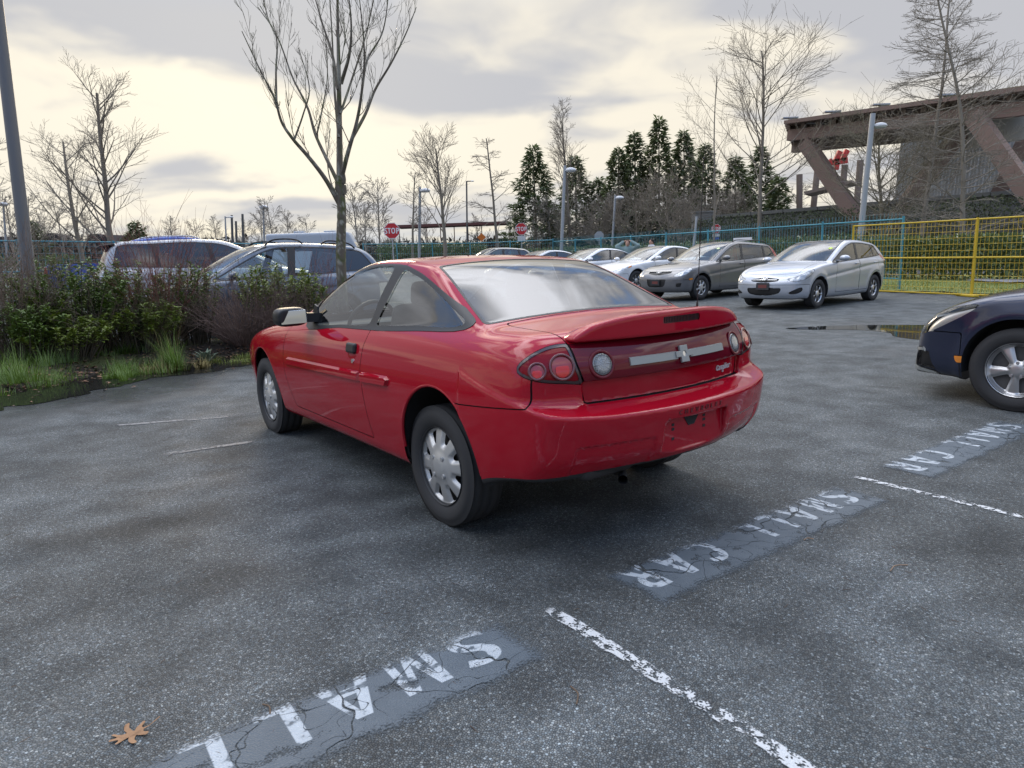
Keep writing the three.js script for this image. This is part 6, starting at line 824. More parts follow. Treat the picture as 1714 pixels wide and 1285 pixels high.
// leaf clad hedges: boxy rows clipped flat
function hedge(label, pts, h, w, n, m, seed, name = 'hedge') {
  const r = rng(seed), L = new Sticks(), S = new Sticks(), o = pts[0], g = thing(name, label, 'hedge', o.x, gnd(o.x, o.z), o.z);
  for (let s = 0; s + 1 < pts.length; s++) {
    const a = pts[s], b = pts[s + 1], len = a.distanceTo(b), u = b.clone().sub(a).setY(0).normalize(), v = V(-u.z, 0, u.x), cnt = Math.round(n * len);
    for (let i = 0; i < cnt; i++) { const t = r() * len, y = Math.pow(r(), 0.6) * h * (1 + 0.14 * fbm(t * 0.8, seed, 1, 3)), q = (r() - 0.5), e = Math.sign(q) * Math.pow(Math.abs(q) * 2, 0.4) / 2 * w * (1 + 0.3 * fbm(t, y * 2, seed, 2)), p = a.clone().addScaledVector(u, t).addScaledVector(v, e), gy = gnd(p.x, p.z); L.leaf(V(p.x - o.x, gy - gnd(o.x, o.z) + y, p.z - o.z), rv(r, 2).add(V(0, 0.6, 0)).normalize(), rv(r, 2).add(v.clone().multiplyScalar(Math.sign(q))).normalize(), 0.10 + 0.10 * r(), 0.05 + 0.05 * r()); }
    for (let t = 0.3; t < len; t += 0.8) { const p = a.clone().addScaledVector(u, t); S.run([V(p.x - o.x, gnd(p.x, p.z) - gnd(o.x, o.z), p.z - o.z), V(p.x - o.x + 0.1 * (r() - 0.5), gnd(p.x, p.z) - gnd(o.x, o.z) + h * 0.7, p.z - o.z)], 0.03, 0.015, 4); }
  }
  put('stem', S.geo(), B1, g).userData.kind = 'stuff'; put('foliage', L.geo(), m, g).userData.kind = 'stuff'; return g;
}
{
  const hm = mat(0.10, 0.145, 0.045, 0.75, 0, { transmission: 0.3, thickness: 0 }), hm2 = mat(0.11, 0.15, 0.05, 0.8, 0, { transmission: 0.3, thickness: 0 });
  hedge('low clipped hedge behind the teal fence left of the red coupe roof', [foot(630, 49), foot(815, 49)], 2.1, 1.3, 600, hm, 51);
  hedge('long green hedge behind the teal fence and the row of cars', [foot(815, 52), foot(1010, 44), foot(1180, 36), foot(1330, 30), foot(1470, 26)], 1.6, 1.2, 420, hm2, 52);
  hedge('clipped hedge on bare stems behind the yellow fence', [foot(1470, 25), foot(1600, 22.5), foot(1760, 20)].map(p => p), 1.4, 1.3, 1500, hm, 53);
  hedge('low hedge behind the teal fence at far left', [foot(-60, 27), foot(150, 29)], 1.3, 1.2, 420, hm, 54);
  hedge('dark ivy topped bank along the concrete guideway', [at(1150, 350, 50), at(1330, 350, 44), at(1520, 350, 38), at(1740, 350, 33)].map(p => p.setY(0)), 3.2, 2.4, 520, mat(0.07, 0.085, 0.04, 0.85), 55, 'shrub_bank');
}
// ---- fences ----
const teal = mat(0.06, 0.25, 0.31, 0.55), yellow = mat(0.55, 0.38, 0.02, 0.5), galv = mat(0.36, 0.38, 0.40, 0.5, 0.4), asph = mat(0.08, 0.08, 0.08, 0.9);
function meshFence(name, label, group, a, b, h, m, o) {
  const L = a.distanceTo(b), n = Math.max(1, Math.round(L / o.panel)), u = b.clone().sub(a).setY(0).normalize(), g = thing(name, label, 'fence', a.x, gnd(a.x, a.z), a.z, 0, group), y0 = gnd(a.x, a.z), P = t => { const p = a.clone().addScaledVector(u, t); return V(p.x - a.x, gnd(p.x, p.z) - y0, p.z - a.z); };
  for (let i = 0; i <= n; i++) { const p = P(i * L / n); put('post', [bar(p.clone().add(V(0, -0.1, 0)), p.clone().add(V(0, h + 0.03, 0)), o.post)], m, g); }
  for (let i = 0; i < n; i++) {
    const p = P(i * L / n), q = P((i + 1) * L / n), W = new Sticks(), w = p.distanceTo(q), b0 = o.gap ?? 0.08;
    for (const y of o.rails) put('rail', [bar(p.clone().setY(p.y + y), q.clone().setY(q.y + y), o.rail, o.rail, 6)], m, g);
    for (let x = o.dx; x < w; x += o.dx) { const c = p.clone().lerp(q, x / w); W.run([c.clone().setY(c.y + b0), c.clone().setY(c.y + h + (o.spike ?? 0))], o.wire, o.wire, 3); }
    for (let y = b0 + o.dy; y < h; y += o.dy) W.run([p.clone().setY(p.y + y), q.clone().setY(q.y + y)], o.wire, o.wire, 3);
    put('mesh_panel', W.geo(), m, g);
  }
  return g;
}
const F0 = V(10.75, 0, -18.9), F1 = V(2.6, 0, -39.5), F2 = V(-9.5, 0, -46);
{
  const o = { panel: 2.9, post: 0.035, rail: 0.024, rails: [1.95, 0.35], dx: 0.12, dy: 0.45, wire: 0.0055, spike: 0.13 };
  meshFence('mesh_fence', 'teal spiked mesh fence behind the row of parked cars', undefined, F0, F1, 2.0, teal, o); meshFence('mesh_fence', 'teal mesh fence before the clipped hedge, left of the red coupe roof', undefined, F1, F2, 2.1, teal, { ...o, rails: [2.05, 0.35], dx: 0.16 });
  meshFence('mesh_fence', 'teal mesh fence at far left behind the blue pickup and minivan', undefined, V(-17.5, 0, -16.2), V(-9.3, 0, -26.5), 1.85, teal, { ...o, rails: [1.83, 0.95, 0.1], spike: 0, dx: 0.16, dy: 0.2 });
  meshFence('construction_fence', 'yellow temporary mesh fence beside the silver hatchback', undefined, V(9.76, 0, -19.6), V(12.45, 0, -13.25), 1.82, yellow, { panel: 3.3, post: 0.028, rail: 0.022, rails: [1.82, 0.93, 0.05], dx: 0.10, dy: 0.15, wire: 0.005, gap: 0.05 });
  for (const t of [3.3]) { const u = V(2.69, 0, 6.35).normalize(), p = V(9.76, 0, -19.6).addScaledVector(u, t); tag(put('fence_foot', [box(0.12, 0.06, 0.7, p.x, gnd(p.x, p.z) + 0.03, p.z + 0.05, 0.02), bar(V(p.x + 0.09, gnd(p.x, p.z), p.z + 0.07), V(p.x + 0.09, gnd(p.x, p.z) + 1.86, p.z + 0.07), 0.026)], yellow, scene), 'foot and second pole where two yellow fence panels meet', 'fence post'); }
}
// grass strip, path and bank behind the yellow fence
{
  const strip = (name, pts, col, up, kind) => { const P = [], C = [], I = [], f = poly(pts), x0 = Math.min(...pts.map(p => p[0])), x1 = Math.max(...pts.map(p => p[0])), z0 = Math.min(...pts.map(p => p[1])), z1 = Math.max(...pts.map(p => p[1])), s = 0.25, nx = Math.ceil((x1 - x0) / s), nz = Math.ceil((z1 - z0) / s), id = []; for (let j = 0; j <= nz; j++) for (let i = 0; i <= nx; i++) { const x = x0 + i * s, z = z0 + j * s; if (f(x, z) > 0.12) { id.push(-1); continue; } id.push(P.length / 3); P.push(x, gnd(x, z) + up + 0.03 * fbm(x, 2, z, 3), z); const k = 0.7 + 0.7 * (0.5 + fbm(x * 1.7, 4, z * 1.7, 4)); C.push(col[0] * k, col[1] * k, col[2] * k); } for (let j = 0; j < nz; j++) for (let i = 0; i < nx; i++) { const a = id[j * (nx + 1) + i], b = id[j * (nx + 1) + i + 1], c = id[(j + 1) * (nx + 1) + i], d = id[(j + 1) * (nx + 1) + i + 1]; if (Math.min(a, b, c, d) >= 0) I.push(a, c, b, b, c, d); } const g = geoFrom(P, I); g.setAttribute('color', new THREE.BufferAttribute(Float32Array.from(C), 3)); return struct(name, g, mat(1, 1, 1, 0.95, 0, { vertexColors: true })); };
  strip('lawn', [[10.1, -19.3], [12.9, -12.8], [24, -12], [24, -24], [11.5, -26]], [0.14, 0.165, 0.04], 0.07); strip('path', [[13.6, -20.6], [16.5, -14.6], [18.0, -14.4], [14.6, -21.6]], [0.22, 0.22, 0.22], 0.13);
  const r = rng(61), g = new Sticks(); for (let i = 0; i < 15000; i++) { const x = 10.2 + r() * 7, z = -22 + r() * 9, t = (x - 10.1) * 0.918 - (z + 19.3) * 0.395; if (t < 0.25 || t > 3.6) continue; const az = r() * 6.283; g.blade(V(x, gnd(x, z) + 0.07, z), V(Math.cos(az) * 0.6, 0.8, Math.sin(az) * 0.6), 0.05 + 0.09 * r(), 0.012); } const o = put('grass', g.geo(), mat(0.17, 0.21, 0.045, 0.9, 0, { transmission: 0.3, thickness: 0, specularIntensity: 0.2 }), scene); tag(o, 'short rough grass behind the yellow fence', 'grass'); o.userData.kind = 'stuff';
}
// ---- lamp posts ----
function lampPost(label, base, top, r0, r1, head, m = galv) {
  const g = thing('street_lamp', label, 'street lamp', base.x, base.y, base.z), t = top.clone().sub(base); put('pole', [bar(V(0, -0.05, 0), t, r0, r1, 14)], m, g); put('base_plate', [new THREE.CylinderGeometry(r0 * 1.7, r0 * 1.8, 0.06, 12)], m, g);
  if (head) { const [dx, dy, s] = head, a = t.clone().add(V(0, -Math.abs(dy), 0)), e = a.clone().add(V(dx, 0.0, 0)); put('bracket', [bar(a.clone().setX(a.x), e, r1 * 0.7, r1 * 0.6, 8)], m, g); const h = new THREE.SphereGeometry(1, 18, 10, 0, Math.PI * 2, 0, Math.PI / 2).scale(s, s * 0.55, s * 0.8); put('lamp_head', [h.translate(e.x, e.y - 0.02, 0 + e.z), new THREE.CylinderGeometry(s * 0.98, s * 0.8, s * 0.25, 18).scale(1, 1, 0.8).translate(e.x, e.y - s * 0.14, e.z)], mat(0.55, 0.56, 0.57, 0.4), g); }
  return g;
}
{
  const b = (px, d) => foot(px, d);
  lampPost('tall grey lamp pole at the left edge rising out of the planting bed', (() => { const p = at(45, 470, 10.4); p.y = gnd(p.x, p.z); return p; })(), at(-14, -70, 10.4), 0.092, 0.075, null, mat(0.16, 0.165, 0.175, 0.5, 0.2));
  lampPost('tall pale lamp post with hooded head before the conifers', b(937, 41), at(945.5, 277, 41), 0.11, 0.09, [0.32, 0.28, 0.34]); lampPost('shorter pale lamp post right of the tall one, before the conifers', b(1022, 52), at(1030, 327, 52), 0.10, 0.085, [0.3, 0.2, 0.34]);
  lampPost('pale lamp post right of the nearer stop sign', b(699, 47), at(703, 313, 47), 0.10, 0.09, [0.32, 0.25, 0.36]); lampPost('thin dark lamp post far off between two leafless trees', b(781, 62), at(781, 303, 62), 0.08, 0.07, [0.5, 0.02, 0.16], M.steel); lampPost('leaning grey lamp post behind the yellow fence and silver hatchback', b(1435, 27), at(1461, 190, 27), 0.12, 0.095, [0.30, 0.45, 0.26]);
  lampPost('leaning bare grey pole behind the grey wagon', b(1156, 29), at(1166, 362, 29), 0.06, 0.045, null); lampPost('small pale lamp post on the skyline left of the near tree', b(441, 75), at(441, 347, 75), 0.12, 0.10, [0.05, 0.0, 0.5]); lampPost('thin lamp post on the skyline above the minivan', b(378, 70), at(377, 362, 70), 0.09, 0.07, [0.6, 0.1, 0.22]); lampPost('thin pale lamp post far left beyond the hedge', b(8, 60), at(6, 342, 60), 0.10, 0.08, [0.0, 0.0, 0.4]);
  for (const [px, top, d, w] of [[388, 360, 72, 'left'], [406, 358, 72, 'right'], [395, 370, 76, 'shortest, middle']]) { const p = b(px, d); tag(put('utility_pole', [bar(p, at(px, top, d), 0.15, 0.12, 8)], M.steel, scene), w + ' of three dark bare poles on the skyline over the slate blue car', 'pole', 'dark poles on the skyline'); }
}
// ---- signs ----
const fontB = await new FontLoader().loadAsync('fonts/droid/droid_sans_bold.typeface.json');
const word = (txt, size, deep) => { const g = new TextGeometry(txt, { font: fontB, size, depth: deep, curveSegments: 3, bevelEnabled: false }); g.computeBoundingBox(); const c = g.boundingBox.getCenter(V(0, 0, 0)); return g.translate(-c.x, -c.y, 0); };
const octagon = (r, d) => new THREE.CylinderGeometry(r, r, d, 8).rotateY(Math.PI / 8).rotateX(Math.PI / 2);
function stopSign(label, px, py, d, r, sub, back) {
  const p = foot(px, d), c = at(px, py, d), y = c.y - p.y, g = thing('stop_sign', label, 'sign', p.x, p.y, p.z, Math.atan2(-p.x, -p.z)), red = mat(0.52, 0.02, 0.025, 0.45), white = mat(0.75, 0.75, 0.74, 0.5);
  put('post', [bar(V(0, -0.1, -0.04), V(0, y + r * 0.8, -0.04), 0.032, 0.03, 8)], galv, g); put('sign_plate', octagon(r * 1.08, 0.012), back ? galv : white, g).position.set(0, y, 0);
  if (!back) { put('sign_face', octagon(r * 1.01, 0.012), red, g).position.set(0, y, 0.004); put('lettering', word('STOP', r * 0.66, 0.006).scale(0.86, 1.1, 1), white, g).position.set(0, y, 0.010); }
  for (const [dy, w, h, m] of sub ?? []) put('sub_plate', box(w, h, 0.012, 0, 0, 0, 0.004), m, g).position.set(0, y + dy, 0);
}
{
  const white = mat(0.6, 0.6, 0.6, 0.5), blue = mat(0.08, 0.12, 0.4, 0.5);
  stopSign('nearest red stop sign, left one, above the teal fence', 658, 386, 34, 0.375); stopSign('red stop sign with white plate below, above the far grey beige car', 873.5, 383, 46, 0.385, [[-0.62, 0.52, 0.36, white]]); stopSign('small red stop sign behind the roof of the grey wagon', 1198, 383, 46, 0.30, [[-0.42, 0.45, 0.16, white], [-0.62, 0.40, 0.14, blue]]); stopSign('grey back of a road sign behind the white sedans', 1003, 395, 50, 0.33, null, true);
  const p = foot(807, 62), g = thing('warning_sign', 'small orange diamond sign far off left of the second stop sign', 'sign', p.x, p.y, p.z), y = topH(807, 397, 62); put('post', [bar(V(0, 0, -0.03), V(0, y, -0.03), 0.03)], galv, g); put('sign_face', box(0.55, 0.55, 0.02).rotateZ(Math.PI / 4), mat(0.65, 0.17, 0.02, 0.5), g).position.y = y;
}
// ---- timber station roof at the right ----
{
  const wood = mat(0.235, 0.16, 0.13, 0.8, 0, { bumpMap: tex([256, 64], (u, v, c) => { c[0] = c[1] = c[2] = 128 + 110 * fbm(u * 3, v * 26, 1, 4); }), bumpScale: 0.01 }), woodDark = mat(0.21, 0.16, 0.13, 0.85), mossy = mat(0.17, 0.15, 0.06, 0.95), panel = mat(0.55, 0.57, 0.59, 0.6, 0.0), pale = mat(0.55, 0.54, 0.50, 0.7), conc = mat(0.14, 0.14, 0.13, 0.9), concL = mat(0.22, 0.22, 0.21, 0.9);
  const o = foot(1440, 42), g = thing('station', 'timber station roof on slanting red brown legs at right, behind leafless trees', 'building', o.x, o.y, o.z), R = (x, y, d) => at(x, y, d).sub(o);
  const dl = 46, dr = 35, back = V(0.42, 0, -0.91), away = (p, k) => p.clone().addScaledVector(back, k);
  const thick = (a, b, w, h) => beam(a, b, w, h);
  // main edge beam and deck, its underside planks and moss on top
  const a0 = R(1321, 227, dl), a1 = R(1730, 180, dr); put('edge_beam', [thick(a0, a1, 0.5, 0.66)], wood, g); put('edge_beam', [thick(away(a0, 6), away(a1, 6), 0.5, 0.66)], woodDark, g);
  const d0 = R(1320, 207, dl), d1 = R(1730, 150, dr); 
  for (let i = 0; i < 8; i++) { const s = away(d0, i * 1.0 - 0.3), e = away(d1, i * 1.0 - 0.3); put('deck_board', [thick(s, e, 0.97, 0.22)], i % 2 ? woodDark : wood, g); }
  for (let i = 0; i < 3; i++) { const s = away(d0.clone().add(V(0, -0.32 + 0, 0)), i * 2.6 + 0.6), e = away(d1.clone().add(V(0, -0.32, 0)), i * 2.6 + 0.6); put('joist', [thick(s, e, 0.3, 0.4)], woodDark, g); }
  put('moss', [thick(d0.clone().add(V(0.4, 0.16, 0)), d1.clone().add(V(0, 0.16, 0)), 0.7, 0.10)], mossy, g);
  for (const t of [0.005, 0.22, 0.44, 0.70]) { const p = d0.clone().lerp(d1, t).add(V(0, 0.34, 0)); put('roof_light', [box(1.0, 0.10, 0.35, p.x, p.y, p.z, 0.02), box(0.5, 0.16, 0.2, p.x + 0.2, p.y - 0.12, p.z)], galv, g); }
  for (let i = 0; i < 14; i++) { const t = i / 13, p = d0.clone().lerp(d1, t).add(V(0, -0.24, 0)); put('rafter', [thick(away(p, -0.25), away(p, 6.6), 0.22, 0.34)], woodDark, g); }
  // legs in V pairs
  for (const [x0, y0, e0, x1, y1, e1] of [[1348, 238, 45, 1452, 392, 41], [1606, 222, 41, 1478, 392, 41], [1630, 194, 36.5, 1760, 378, 33], [1740, 190, 40, 1640, 392, 42]]) put('slanting_leg', [thick(R(x0, y0, e0), R(x1, y1, e1), 0.62, 0.80)], wood, g);
  put('leg_footing', [box(2.2, 1.6, 1.6, R(1463, 398, 41).x, 0.7, R(1463, 398, 41).z, 0.05)], concL, g);
  // corrugated wall behind, pale band above it
  const w0 = R(1508, 219, 47), w1 = R(1770, 190, 39), wl = w0.distanceTo(w1), wdir = w1.clone().sub(w0).normalize(); 
  for (let i = 0; i < 44; i++) { const p = w0.clone().addScaledVector(wdir, (i + 0.5) * wl / 44), q = w0.clone().addScaledVector(wdir, (i + 1) * wl / 44 - 0.06).setY(p.y); put('wall_panel', [thick(p.clone().addScaledVector(wdir, -wl / 88).add(V(0, -2.3, 0)), q.add(V(0, -2.3, 0)), i % 2 ? 0.10 : 0.16, 4.2)], panel, g); }
  put('clerestory', [thick(R(1618, 232, 41), R(1770, 200, 36.5), 0.3, 1.3)], pale, g); put('gutter', [bar(R(1350, 206, 45), R(1396, 207, 44), 0.06, 0.06)], galv, g);
  // guideway wall of concrete segments with a dark band
  const q0 = at(1166, 372, 52), q1 = at(1745, 372, 36), len = q0.distanceTo(q1), n = 9, k = thing('guideway', 'dark weathered concrete guideway wall running below the timber roof', 'wall', q0.x, gnd(q0.x, q0.z), q0.z), u = q1.clone().sub(q0).setY(0).normalize();
  for (let i = 0; i < n; i++) { const s = u.clone().multiplyScalar(i * len / n + 0.02), e = u.clone().multiplyScalar((i + 1) * len / n - 0.02); put('wall_segment', [beam(s.clone().setY(1.45), e.clone().setY(1.45), 0.7, 3.7), beam(s.clone().setY(3.42), e.clone().setY(3.42), 0.95, 0.22)], conc, k); }
  for (const t of [0.02, 0.36, 0.68]) { const p = u.clone().multiplyScalar(len * t); put('pier', [box(1.1, 2.2, 1.1, p.x, 0.7, p.z, 0.04)], concL, k); }
  { const b = at(1177, 374, 51); tag(put('equipment_box', [box(1.5, 1.5, 1.0, b.x, b.y, b.z, 0.04), box(1.6, 0.12, 1.1, b.x, b.y + 0.8, b.z, 0.02)], concL, scene), 'pale concrete box at the left end of the guideway', 'cabinet'); }
  // red angular sign on posts behind
  const sg = foot(1398, 62), S = thing('roof_sign', 'red angular sign strokes on posts behind the timber leg', 'sign', sg.x, sg.y, sg.z), Z = (x, y) => at(x + (y < 290 ? 7 : 0), y, 62).sub(sg), rd = mat(0.55, 0.03, 0.025, 0.45);
  for (const [x0, y0, x1, y1, w] of [[1386, 272, 1411, 268, 0.5], [1391, 270, 1399, 253, 0.42], [1402, 269, 1411, 251, 0.42], [1394, 272, 1392, 284, 0.4], [1380, 268, 1386, 274, 0.4]]) put('sign_stroke', [beam(Z(x0, y0), Z(x1, y1), 0.25, w)], rd, S);
  for (const [x, t] of [[1407, 276], [1433, 268], [1361, 284], [1338, 292]]) put('post', [bar(Z(x, 350), Z(x, t), 0.28, 0.28, 8)], woodDark, S);
  { const c = at(1352, 325, 60), d = at(1430, 306, 58); tag(put('shed_roof', [beam(c, d, 3, 0.25)], woodDark, scene), 'low dark roof edge seen between the timber leg and the conifers', 'roof'); }
}
// ---- covered walkway, houses and skyline at the left ----
{
  const c0 = at(668, 380, 95), c1 = at(852, 379, 95), g = thing('covered_walkway', 'long low red brown walkway roof on the skyline between the stop signs', 'building', c0.x, gnd(c0.x, c0.z), c0.z), m = mat(0.13, 0.05, 0.04, 0.8), y = c0.y - gnd(c0.x, c0.z); put('roof', [beam(V(0, y, 0), c1.clone().sub(c0).add(V(0, y + c0.y - c1.y, 0)), 4, 0.35)], m, g); for (let i = 0; i < 9; i++) { const p = c1.clone().sub(c0).multiplyScalar(i / 8); put('post', [bar(V(p.x, 0, p.z), V(p.x, y, p.z), 0.06)], m, g); }
  const roof = mat(0.045, 0.04, 0.042, 0.9), wall = mat(0.14, 0.13, 0.12, 0.9), win = mat(0.05, 0.055, 0.06, 0.2);
  [['dark roofed house on the far left skyline left of the tree pair', 100, 115, 44, 392], ['low dark house on the skyline right of the tree pair', 180, 120, 34, 393], ['small grey house beside the minivan roof on the skyline', 208, 112, 26, 394], ['dark house behind the left edge tree', 40, 118, 40, 397]].forEach(([label, px, d, w, top], i) => {
    const p = foot(px, d), W = w / CAM.f * d, h = topH(px, top, d), h2 = Math.max(h * 0.55, h - 2.2), q = thing('house', label, 'building', p.x, p.y, p.z, 0.3 - i * 0.2), D = 7; put('wall', box(W, h2, D, 0, h2 / 2, 0), wall, q);
    const s = new THREE.Shape([[-W / 2 - 0.4, 0], [W / 2 + 0.4, 0], [W * 0.18, h - h2], [-W * 0.18, h - h2]].map(v => new THREE.Vector2(...v))); put('roof', new THREE.ExtrudeGeometry(s, { depth: D + 0.8, bevelEnabled: false }).translate(0, h2, -D / 2 - 0.4), roof, q); for (const x of [-0.28, 0.05, 0.3]) put('window', box(W * 0.12, h2 * 0.3, 0.12, x * W, h2 * 0.6, D / 2), win, q);
  });
  // brush and low woods far off, one mass
  const r = rng(91), L = new Sticks(); for (let i = 0; i < 5200; i++) { const px = -60 + r() * 1000, d = 95 + r() * 60, p = foot(px, d), h = (1.2 + 2.6 * Math.pow(r(), 1.5)) * (0.8 + 0.7 * (0.5 + fbm(px * 0.02, 1, 2, 4))); L.run([p, p.clone().add(V((r() - 0.5) * 0.8, h * 0.6, 0)), p.clone().add(V((r() - 0.5) * 1.8, h, (r() - 0.5) * 1.5))], 0.06, 0.02, 3); for (let k = 0; k < 3; k++) L.leaf(p.clone().add(V((r() - 0.5) * 2, h * r() * 0.85, (r() - 0.5) * 2)), rv(r, 2).normalize(), rv(r, 2).normalize(), 1.1, 0.5); } const w = put('far_wood', L.geo(), mat(0.085, 0.075, 0.058, 0.95), scene); tag(w, 'brownish far off scrub and woods along the skyline', 'woods'); w.userData.kind = 'stuff';
}
// ---- pickup and camper van ----
{
  const blue = carPaint(0.02, 0.075, 0.36, 0.15), g = thing('pickup_truck', 'blue pickup at far left with its cab roof showing over the minivan', 'pickup truck', -12.15, gnd(-12.15, -20.4) - 0.08, -20.4, Math.PI / 2 - 0.97);
  const side = (z) => { const s = new THREE.Shape([[-1.15, 0.55], [-0.42, 0.55], [-0.40, 0.70], [-0.2, 0.88], [0.2, 0.88], [0.40, 0.70], [0.42, 0.55], [1.5, 0.55], [1.5, 1.24], [-1.12, 1.24], [-1.17, 1.1]].map(v => new THREE.Vector2(...v))); return new THREE.ExtrudeGeometry(s, { depth: 0.06, bevelEnabled: true, bevelSize: 0.02, bevelThickness: 0.02, bevelSegments: 2 }).translate(0, 0, z); };
  put('bed_side', side(0.80), blue, g); put('bed_side', side(-0.86), blue, g); put('tailgate', box(0.07, 0.62, 1.6, -1.14, 0.90, 0, 0.03), blue, g); put('bed_floor', box(2.6, 0.06, 1.6, 0.2, 0.66, 0), M.black, g); put('bed_rail', [box(2.6, 0.04, 0.1, 0.19, 1.27, 0.83, 0.015), box(2.6, 0.04, 0.1, 0.19, 1.27, -0.83, 0.015)], M.black, g);
  const cab = (x, y, z) => { const a = Math.abs(z), t = sp([[1.0, 1.90], [1.6, 1.97], [2.6, 1.96], [3.2, 1.75], [3.8, 1.30], [4.6, 1.18], [5.3, 1.0]])(x); return smax(smax(y - t, 0.45 - y, 0.1), smax(smax(a - 0.88 + 0.18 * Math.max(0, y - 1.15), x - 5.1, 0.15), 0.96 - x, 0.08), 0.14); };
  const cm = meshField(cab, [0.8, 0.3, -1], [5.3, 2.1, 1], 0.05), pw = poly([[1.15, 1.3], [1.15, 1.75], [2.75, 1.76], [3.3, 1.33]]), gl = carve(cm, (x, y, z) => Math.max(pw(x, y), 0.6 - Math.abs(z))), ba = carve(cm, (x, y, z) => Math.max(Math.abs(z) - 0.66, 1.33 - y, y - 1.75, x - 1.25)); put('cab', skin(cm, cab), blue, g); put('side_window', skin(gl, cab), M.dark, g); put('rear_window', skin(ba, cab), M.dark, g); for (const s of [-1, 1]) put('roof_rail', [tube([[1.05, 1.87, s * 0.62], [1.3, 1.96, s * 0.62], [2.0, 2.0, s * 0.62], [2.7, 1.98, s * 0.61], [3.0, 1.84, s * 0.6]], 0.022, 24, 6)], M.silver, g);
  for (const s of [-1, 1]) { put('tail_lamp', box(0.06, 0.34, 0.16, -1.19, 1.02, s * 0.82, 0.02), M.redOpaque, g); const wp = bgWheel(0.36, 'cap7'); addWheel(g, wp, 0, 0.36, s * 0.76, s); addWheel(g, wp, 3.7, 0.36, s * 0.76, s); }
  // camper van: white box body far behind
  const q = foot(530, 42), v = thing('camper_van', 'white camper van roof far behind the slate blue car', 'van', q.x, q.y, q.z, 0.1), wm = mat(0.40, 0.43, 0.47, 0.5), H = topH(530, 390, 42);
  const vf = (x, y, z) => smax(smax(Math.max(Math.abs(x + 0.1) - 2.62 - 0 * y, x - 2.5 + 0.5 * Math.max(0, y - H + 0.9)), Math.abs(z) - 1.0 + 0.05 * y, 0.2), smax(y - H, 0.4 - y, 0.2), 0.25), vm = meshField(vf, [-2.9, 0.2, -1.2], [2.9, H + 0.3, 1.2], 0.09); const sw = carve(vm, (x, y, z) => Math.max(Math.abs(x + 0.3) - 1.6, Math.abs(y - H + 0.85) - 0.22, 0.5 - Math.abs(z))), wsn = carve(vm, (x, y, z) => Math.max(2.1 - x, Math.abs(y - H + 0.95) - 0.35, Math.abs(z) - 0.75)); put('body', skin(vm, vf, 0, 0.02), wm, v); put('side_window', skin(sw, vf, 0, 0.02), M.dark, v); put('windscreen', skin(wsn, vf, 0, 0.02), M.dark, v); put('roof_hatch', box(0.6, 0.16, 0.6, -0.9, H + 0.05, 0, 0.04), wm, v); put('roof_hatch', box(0.7, 0.12, 0.5, 0.9, H + 0.05, 0, 0.04), wm, v); const wp = bgWheel(0.36, 'cap7'); for (const s of [-1, 1]) { addWheel(v, wp, -1.6, 0.36, s * 0.85, s); addWheel(v, wp, 1.7, 0.36, s * 0.85, s); }
}
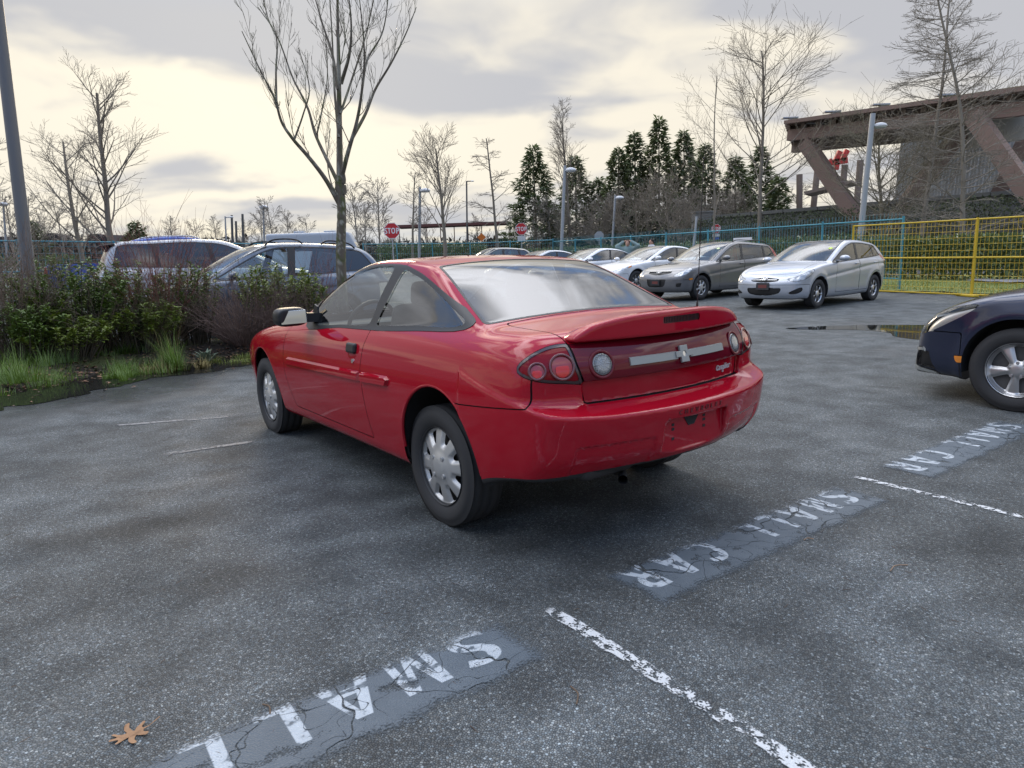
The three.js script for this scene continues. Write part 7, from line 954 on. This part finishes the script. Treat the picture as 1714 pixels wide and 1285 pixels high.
// ---- two people standing behind the pearl white sedan ----
{
  const cap = (a, b, r0, r1) => { const d = [b[0] - a[0], b[1] - a[1], b[2] - a[2]], L2 = d[0] ** 2 + d[1] ** 2 + d[2] ** 2; return (x, y, z) => { const t = clamp(((x - a[0]) * d[0] + (y - a[1]) * d[1] + (z - a[2]) * d[2]) / L2); return Math.hypot(x - a[0] - d[0] * t, y - a[1] - d[1] * t, z - a[2] - d[2] * t) - lerp(r0, r1, t); }; };
  const joinF = (list, k) => (x, y, z) => { let f = list[0](x, y, z); for (let i = 1; i < list.length; i++) f = smin(f, list[i](x, y, z), k); return f; };
  const ell = (c, r) => (x, y, z) => (Math.hypot((x - c[0]) / r[0], (y - c[1]) / r[1], (z - c[2]) / r[2]) - 1) * Math.min(...r);
  const person = (label, px, d, turn, arms, tilt, cols) => {
    const p = foot(px, d), g = thing('person', label, 'person', p.x, p.y, p.z, turn), hy = 1.60, hx = tilt;      // faces +x
    const hd = [0.02 + hx, hy + 0.04 - Math.abs(hx) * 0.25, 0], legs = [], torso = [cap([0, 0.98, 0], [0.02, 1.40, 0], 0.14, 0.15), cap([0.02, 1.40, -0.15], [0.02, 1.40, 0.15], 0.075, 0.075)], sk = [];
    for (const s of [-1, 1]) { legs.push(cap([0, 0.95, s * 0.09], [0.02, 0.50, s * 0.10], 0.095, 0.065), cap([0.02, 0.50, s * 0.10], [0, 0.09, s * 0.11], 0.062, 0.042)); sk.push(cap([0, 0.06, s * 0.11], [0.16, 0.04, s * 0.12], 0.045, 0.035)); }
    const slv = []; for (const s of [-1, 1]) { const A = arms(s); slv.push(cap([0.02, 1.40, s * 0.18], A[0], 0.055, 0.045), cap(A[0], A[1], 0.045, 0.034)); sk.push(cap(A[1], A[2], 0.034, 0.03)); const dx = A[2].map((v, i) => v - A[1][i]), n = Math.hypot(...dx); for (let f = -1.5; f <= 1.5; f++) sk.push(cap(A[2], A[2].map((v, i) => v + dx[i] / n * (0.075 - 0.008 * Math.abs(f)) + (i === 2 ? f * 0.018 : i === 0 ? 0.01 : 0)), 0.010, 0.008)); sk.push(cap(A[2], [A[2][0] + 0.03, A[2][1] + 0.02, A[2][2] - s * 0.04], 0.011, 0.009)); }
    const head = joinF([ell(hd, [0.098, 0.122, 0.076]), ell([hd[0] + 0.03, hd[1] - 0.06, 0], [0.062, 0.055, 0.055]), cap([hd[0] + 0.092, hd[1] + 0.0, 0], [hd[0] + 0.112, hd[1] - 0.03, 0], 0.012, 0.016), ell([hd[0] - 0.005, hd[1] - 0.01, 0.078], [0.02, 0.032, 0.01]), ell([hd[0] - 0.005, hd[1] - 0.01, -0.078], [0.02, 0.032, 0.01])], 0.02), neck = cap([0.0, 1.42, 0], [hd[0] - 0.01, hd[1] - 0.06, 0], 0.058, 0.052);
    const all = joinF([head, neck, ...torso, ...legs, ...slv, ...sk], 0.03), lo = [-0.5, -0.02, -0.75], hi = [0.6, 1.95, 0.75]; put('body', skin(meshField(all, lo, hi, 0.018), all, 0, 0.004), mat(...cols.skin, 0.6), g);
    const jk = joinF([...torso, ...slv], 0.05), jf = (x, y, z) => smax(jk(x, y, z) - 0.022, 0.90 - y, 0.02); put('jacket', skin(meshField(jf, lo, hi, 0.02), jf, 0, 0.006), mat(...cols.top, 0.85), g); const tr = joinF(legs, 0.03), tf = (x, y, z) => smax(tr(x, y, z) - 0.018, Math.max(0.08 - y, y - 1.0), 0.02); put('trousers', skin(meshField(tf, lo, hi, 0.022), tf, 0, 0.006), mat(0.03, 0.032, 0.045, 0.9), g);
    const hr = ell([hd[0] - 0.022, hd[1] + 0.035, 0], [0.096, 0.108, 0.086]), hf = (x, y, z) => smax(smax(hr(x, y, z), (x - hd[0]) * 0.75 - (y - hd[1]) * 0.65 - 0.008, 0.02), hd[1] - 0.09 - y, 0.02); put('hair', skin(meshField(hf, [hd[0] - 0.2, hd[1] - 0.2, -0.15], [hd[0] + 0.2, hd[1] + 0.25, 0.15], 0.008), hf, 0, 0.003), mat(...cols.hair, 0.8), g);
    for (const s of [-1, 1]) put('eye', new THREE.SphereGeometry(0.011, 8, 6).translate(hd[0] + 0.083, hd[1] + 0.012, s * 0.032), M.black, g); put('mouth', box(0.008, 0.008, 0.04, hd[0] + 0.089, hd[1] - 0.062, 0), mat(0.25, 0.08, 0.07, 0.6), g);
  };
  person('person in a pale teal jacket with both hands at the head, behind the white sedan', 1051, 27.5, -1.9, s => [[0.12, 1.52, s * 0.42], [0.10, 1.68, s * 0.17], [0.09, 1.70, s * 0.13]], 0.09, { skin: [0.42, 0.24, 0.17], top: [0.20, 0.28, 0.28], hair: [0.10, 0.055, 0.035] });
  person('dark haired person with pale collar seen in profile behind the white sedan', 1091, 28.5, -2.75, s => [[0.0, 1.13, s * 0.24], [0.10, 0.90, s * 0.23], [0.13, 0.86, s * 0.22]], 0.0, { skin: [0.42, 0.23, 0.16], top: [0.45, 0.45, 0.46], hair: [0.012, 0.010, 0.010] });
}
// ---- across the lane behind the photographer: what the paint and the glass mirror ----
{
  const hm = mat(0.04, 0.06, 0.022, 0.8);
  hedge('dark hedge across the lane behind the photographer', [V(-16, 0, 9), V(-5, 0, 13), V(6, 0, 14.5), V(18, 0, 12)], 2.2, 1.8, 260, hm, 71);
  [[-9, 12.5, 7, 81], [-3.5, 15, 8, 82], [3, 16.5, 7.5, 83], [9.5, 16, 8, 84], [-14, 8, 7, 85]].forEach(([x, z, h, seed], i) => plantTree('leafless tree across the lane behind the photographer, number ' + ['one from the left', 'two', 'three', 'four', 'at the end'][i], undefined, { seed, h, limbs: 26, from: 0.2, angle: 0.8, limb: 0.42, twigs: 6, r: 0.12, depth: 3, step: 0.5, min: 0.008 }, V(x, gnd(x, z), z)));
}
renderer.render(scene, camera);
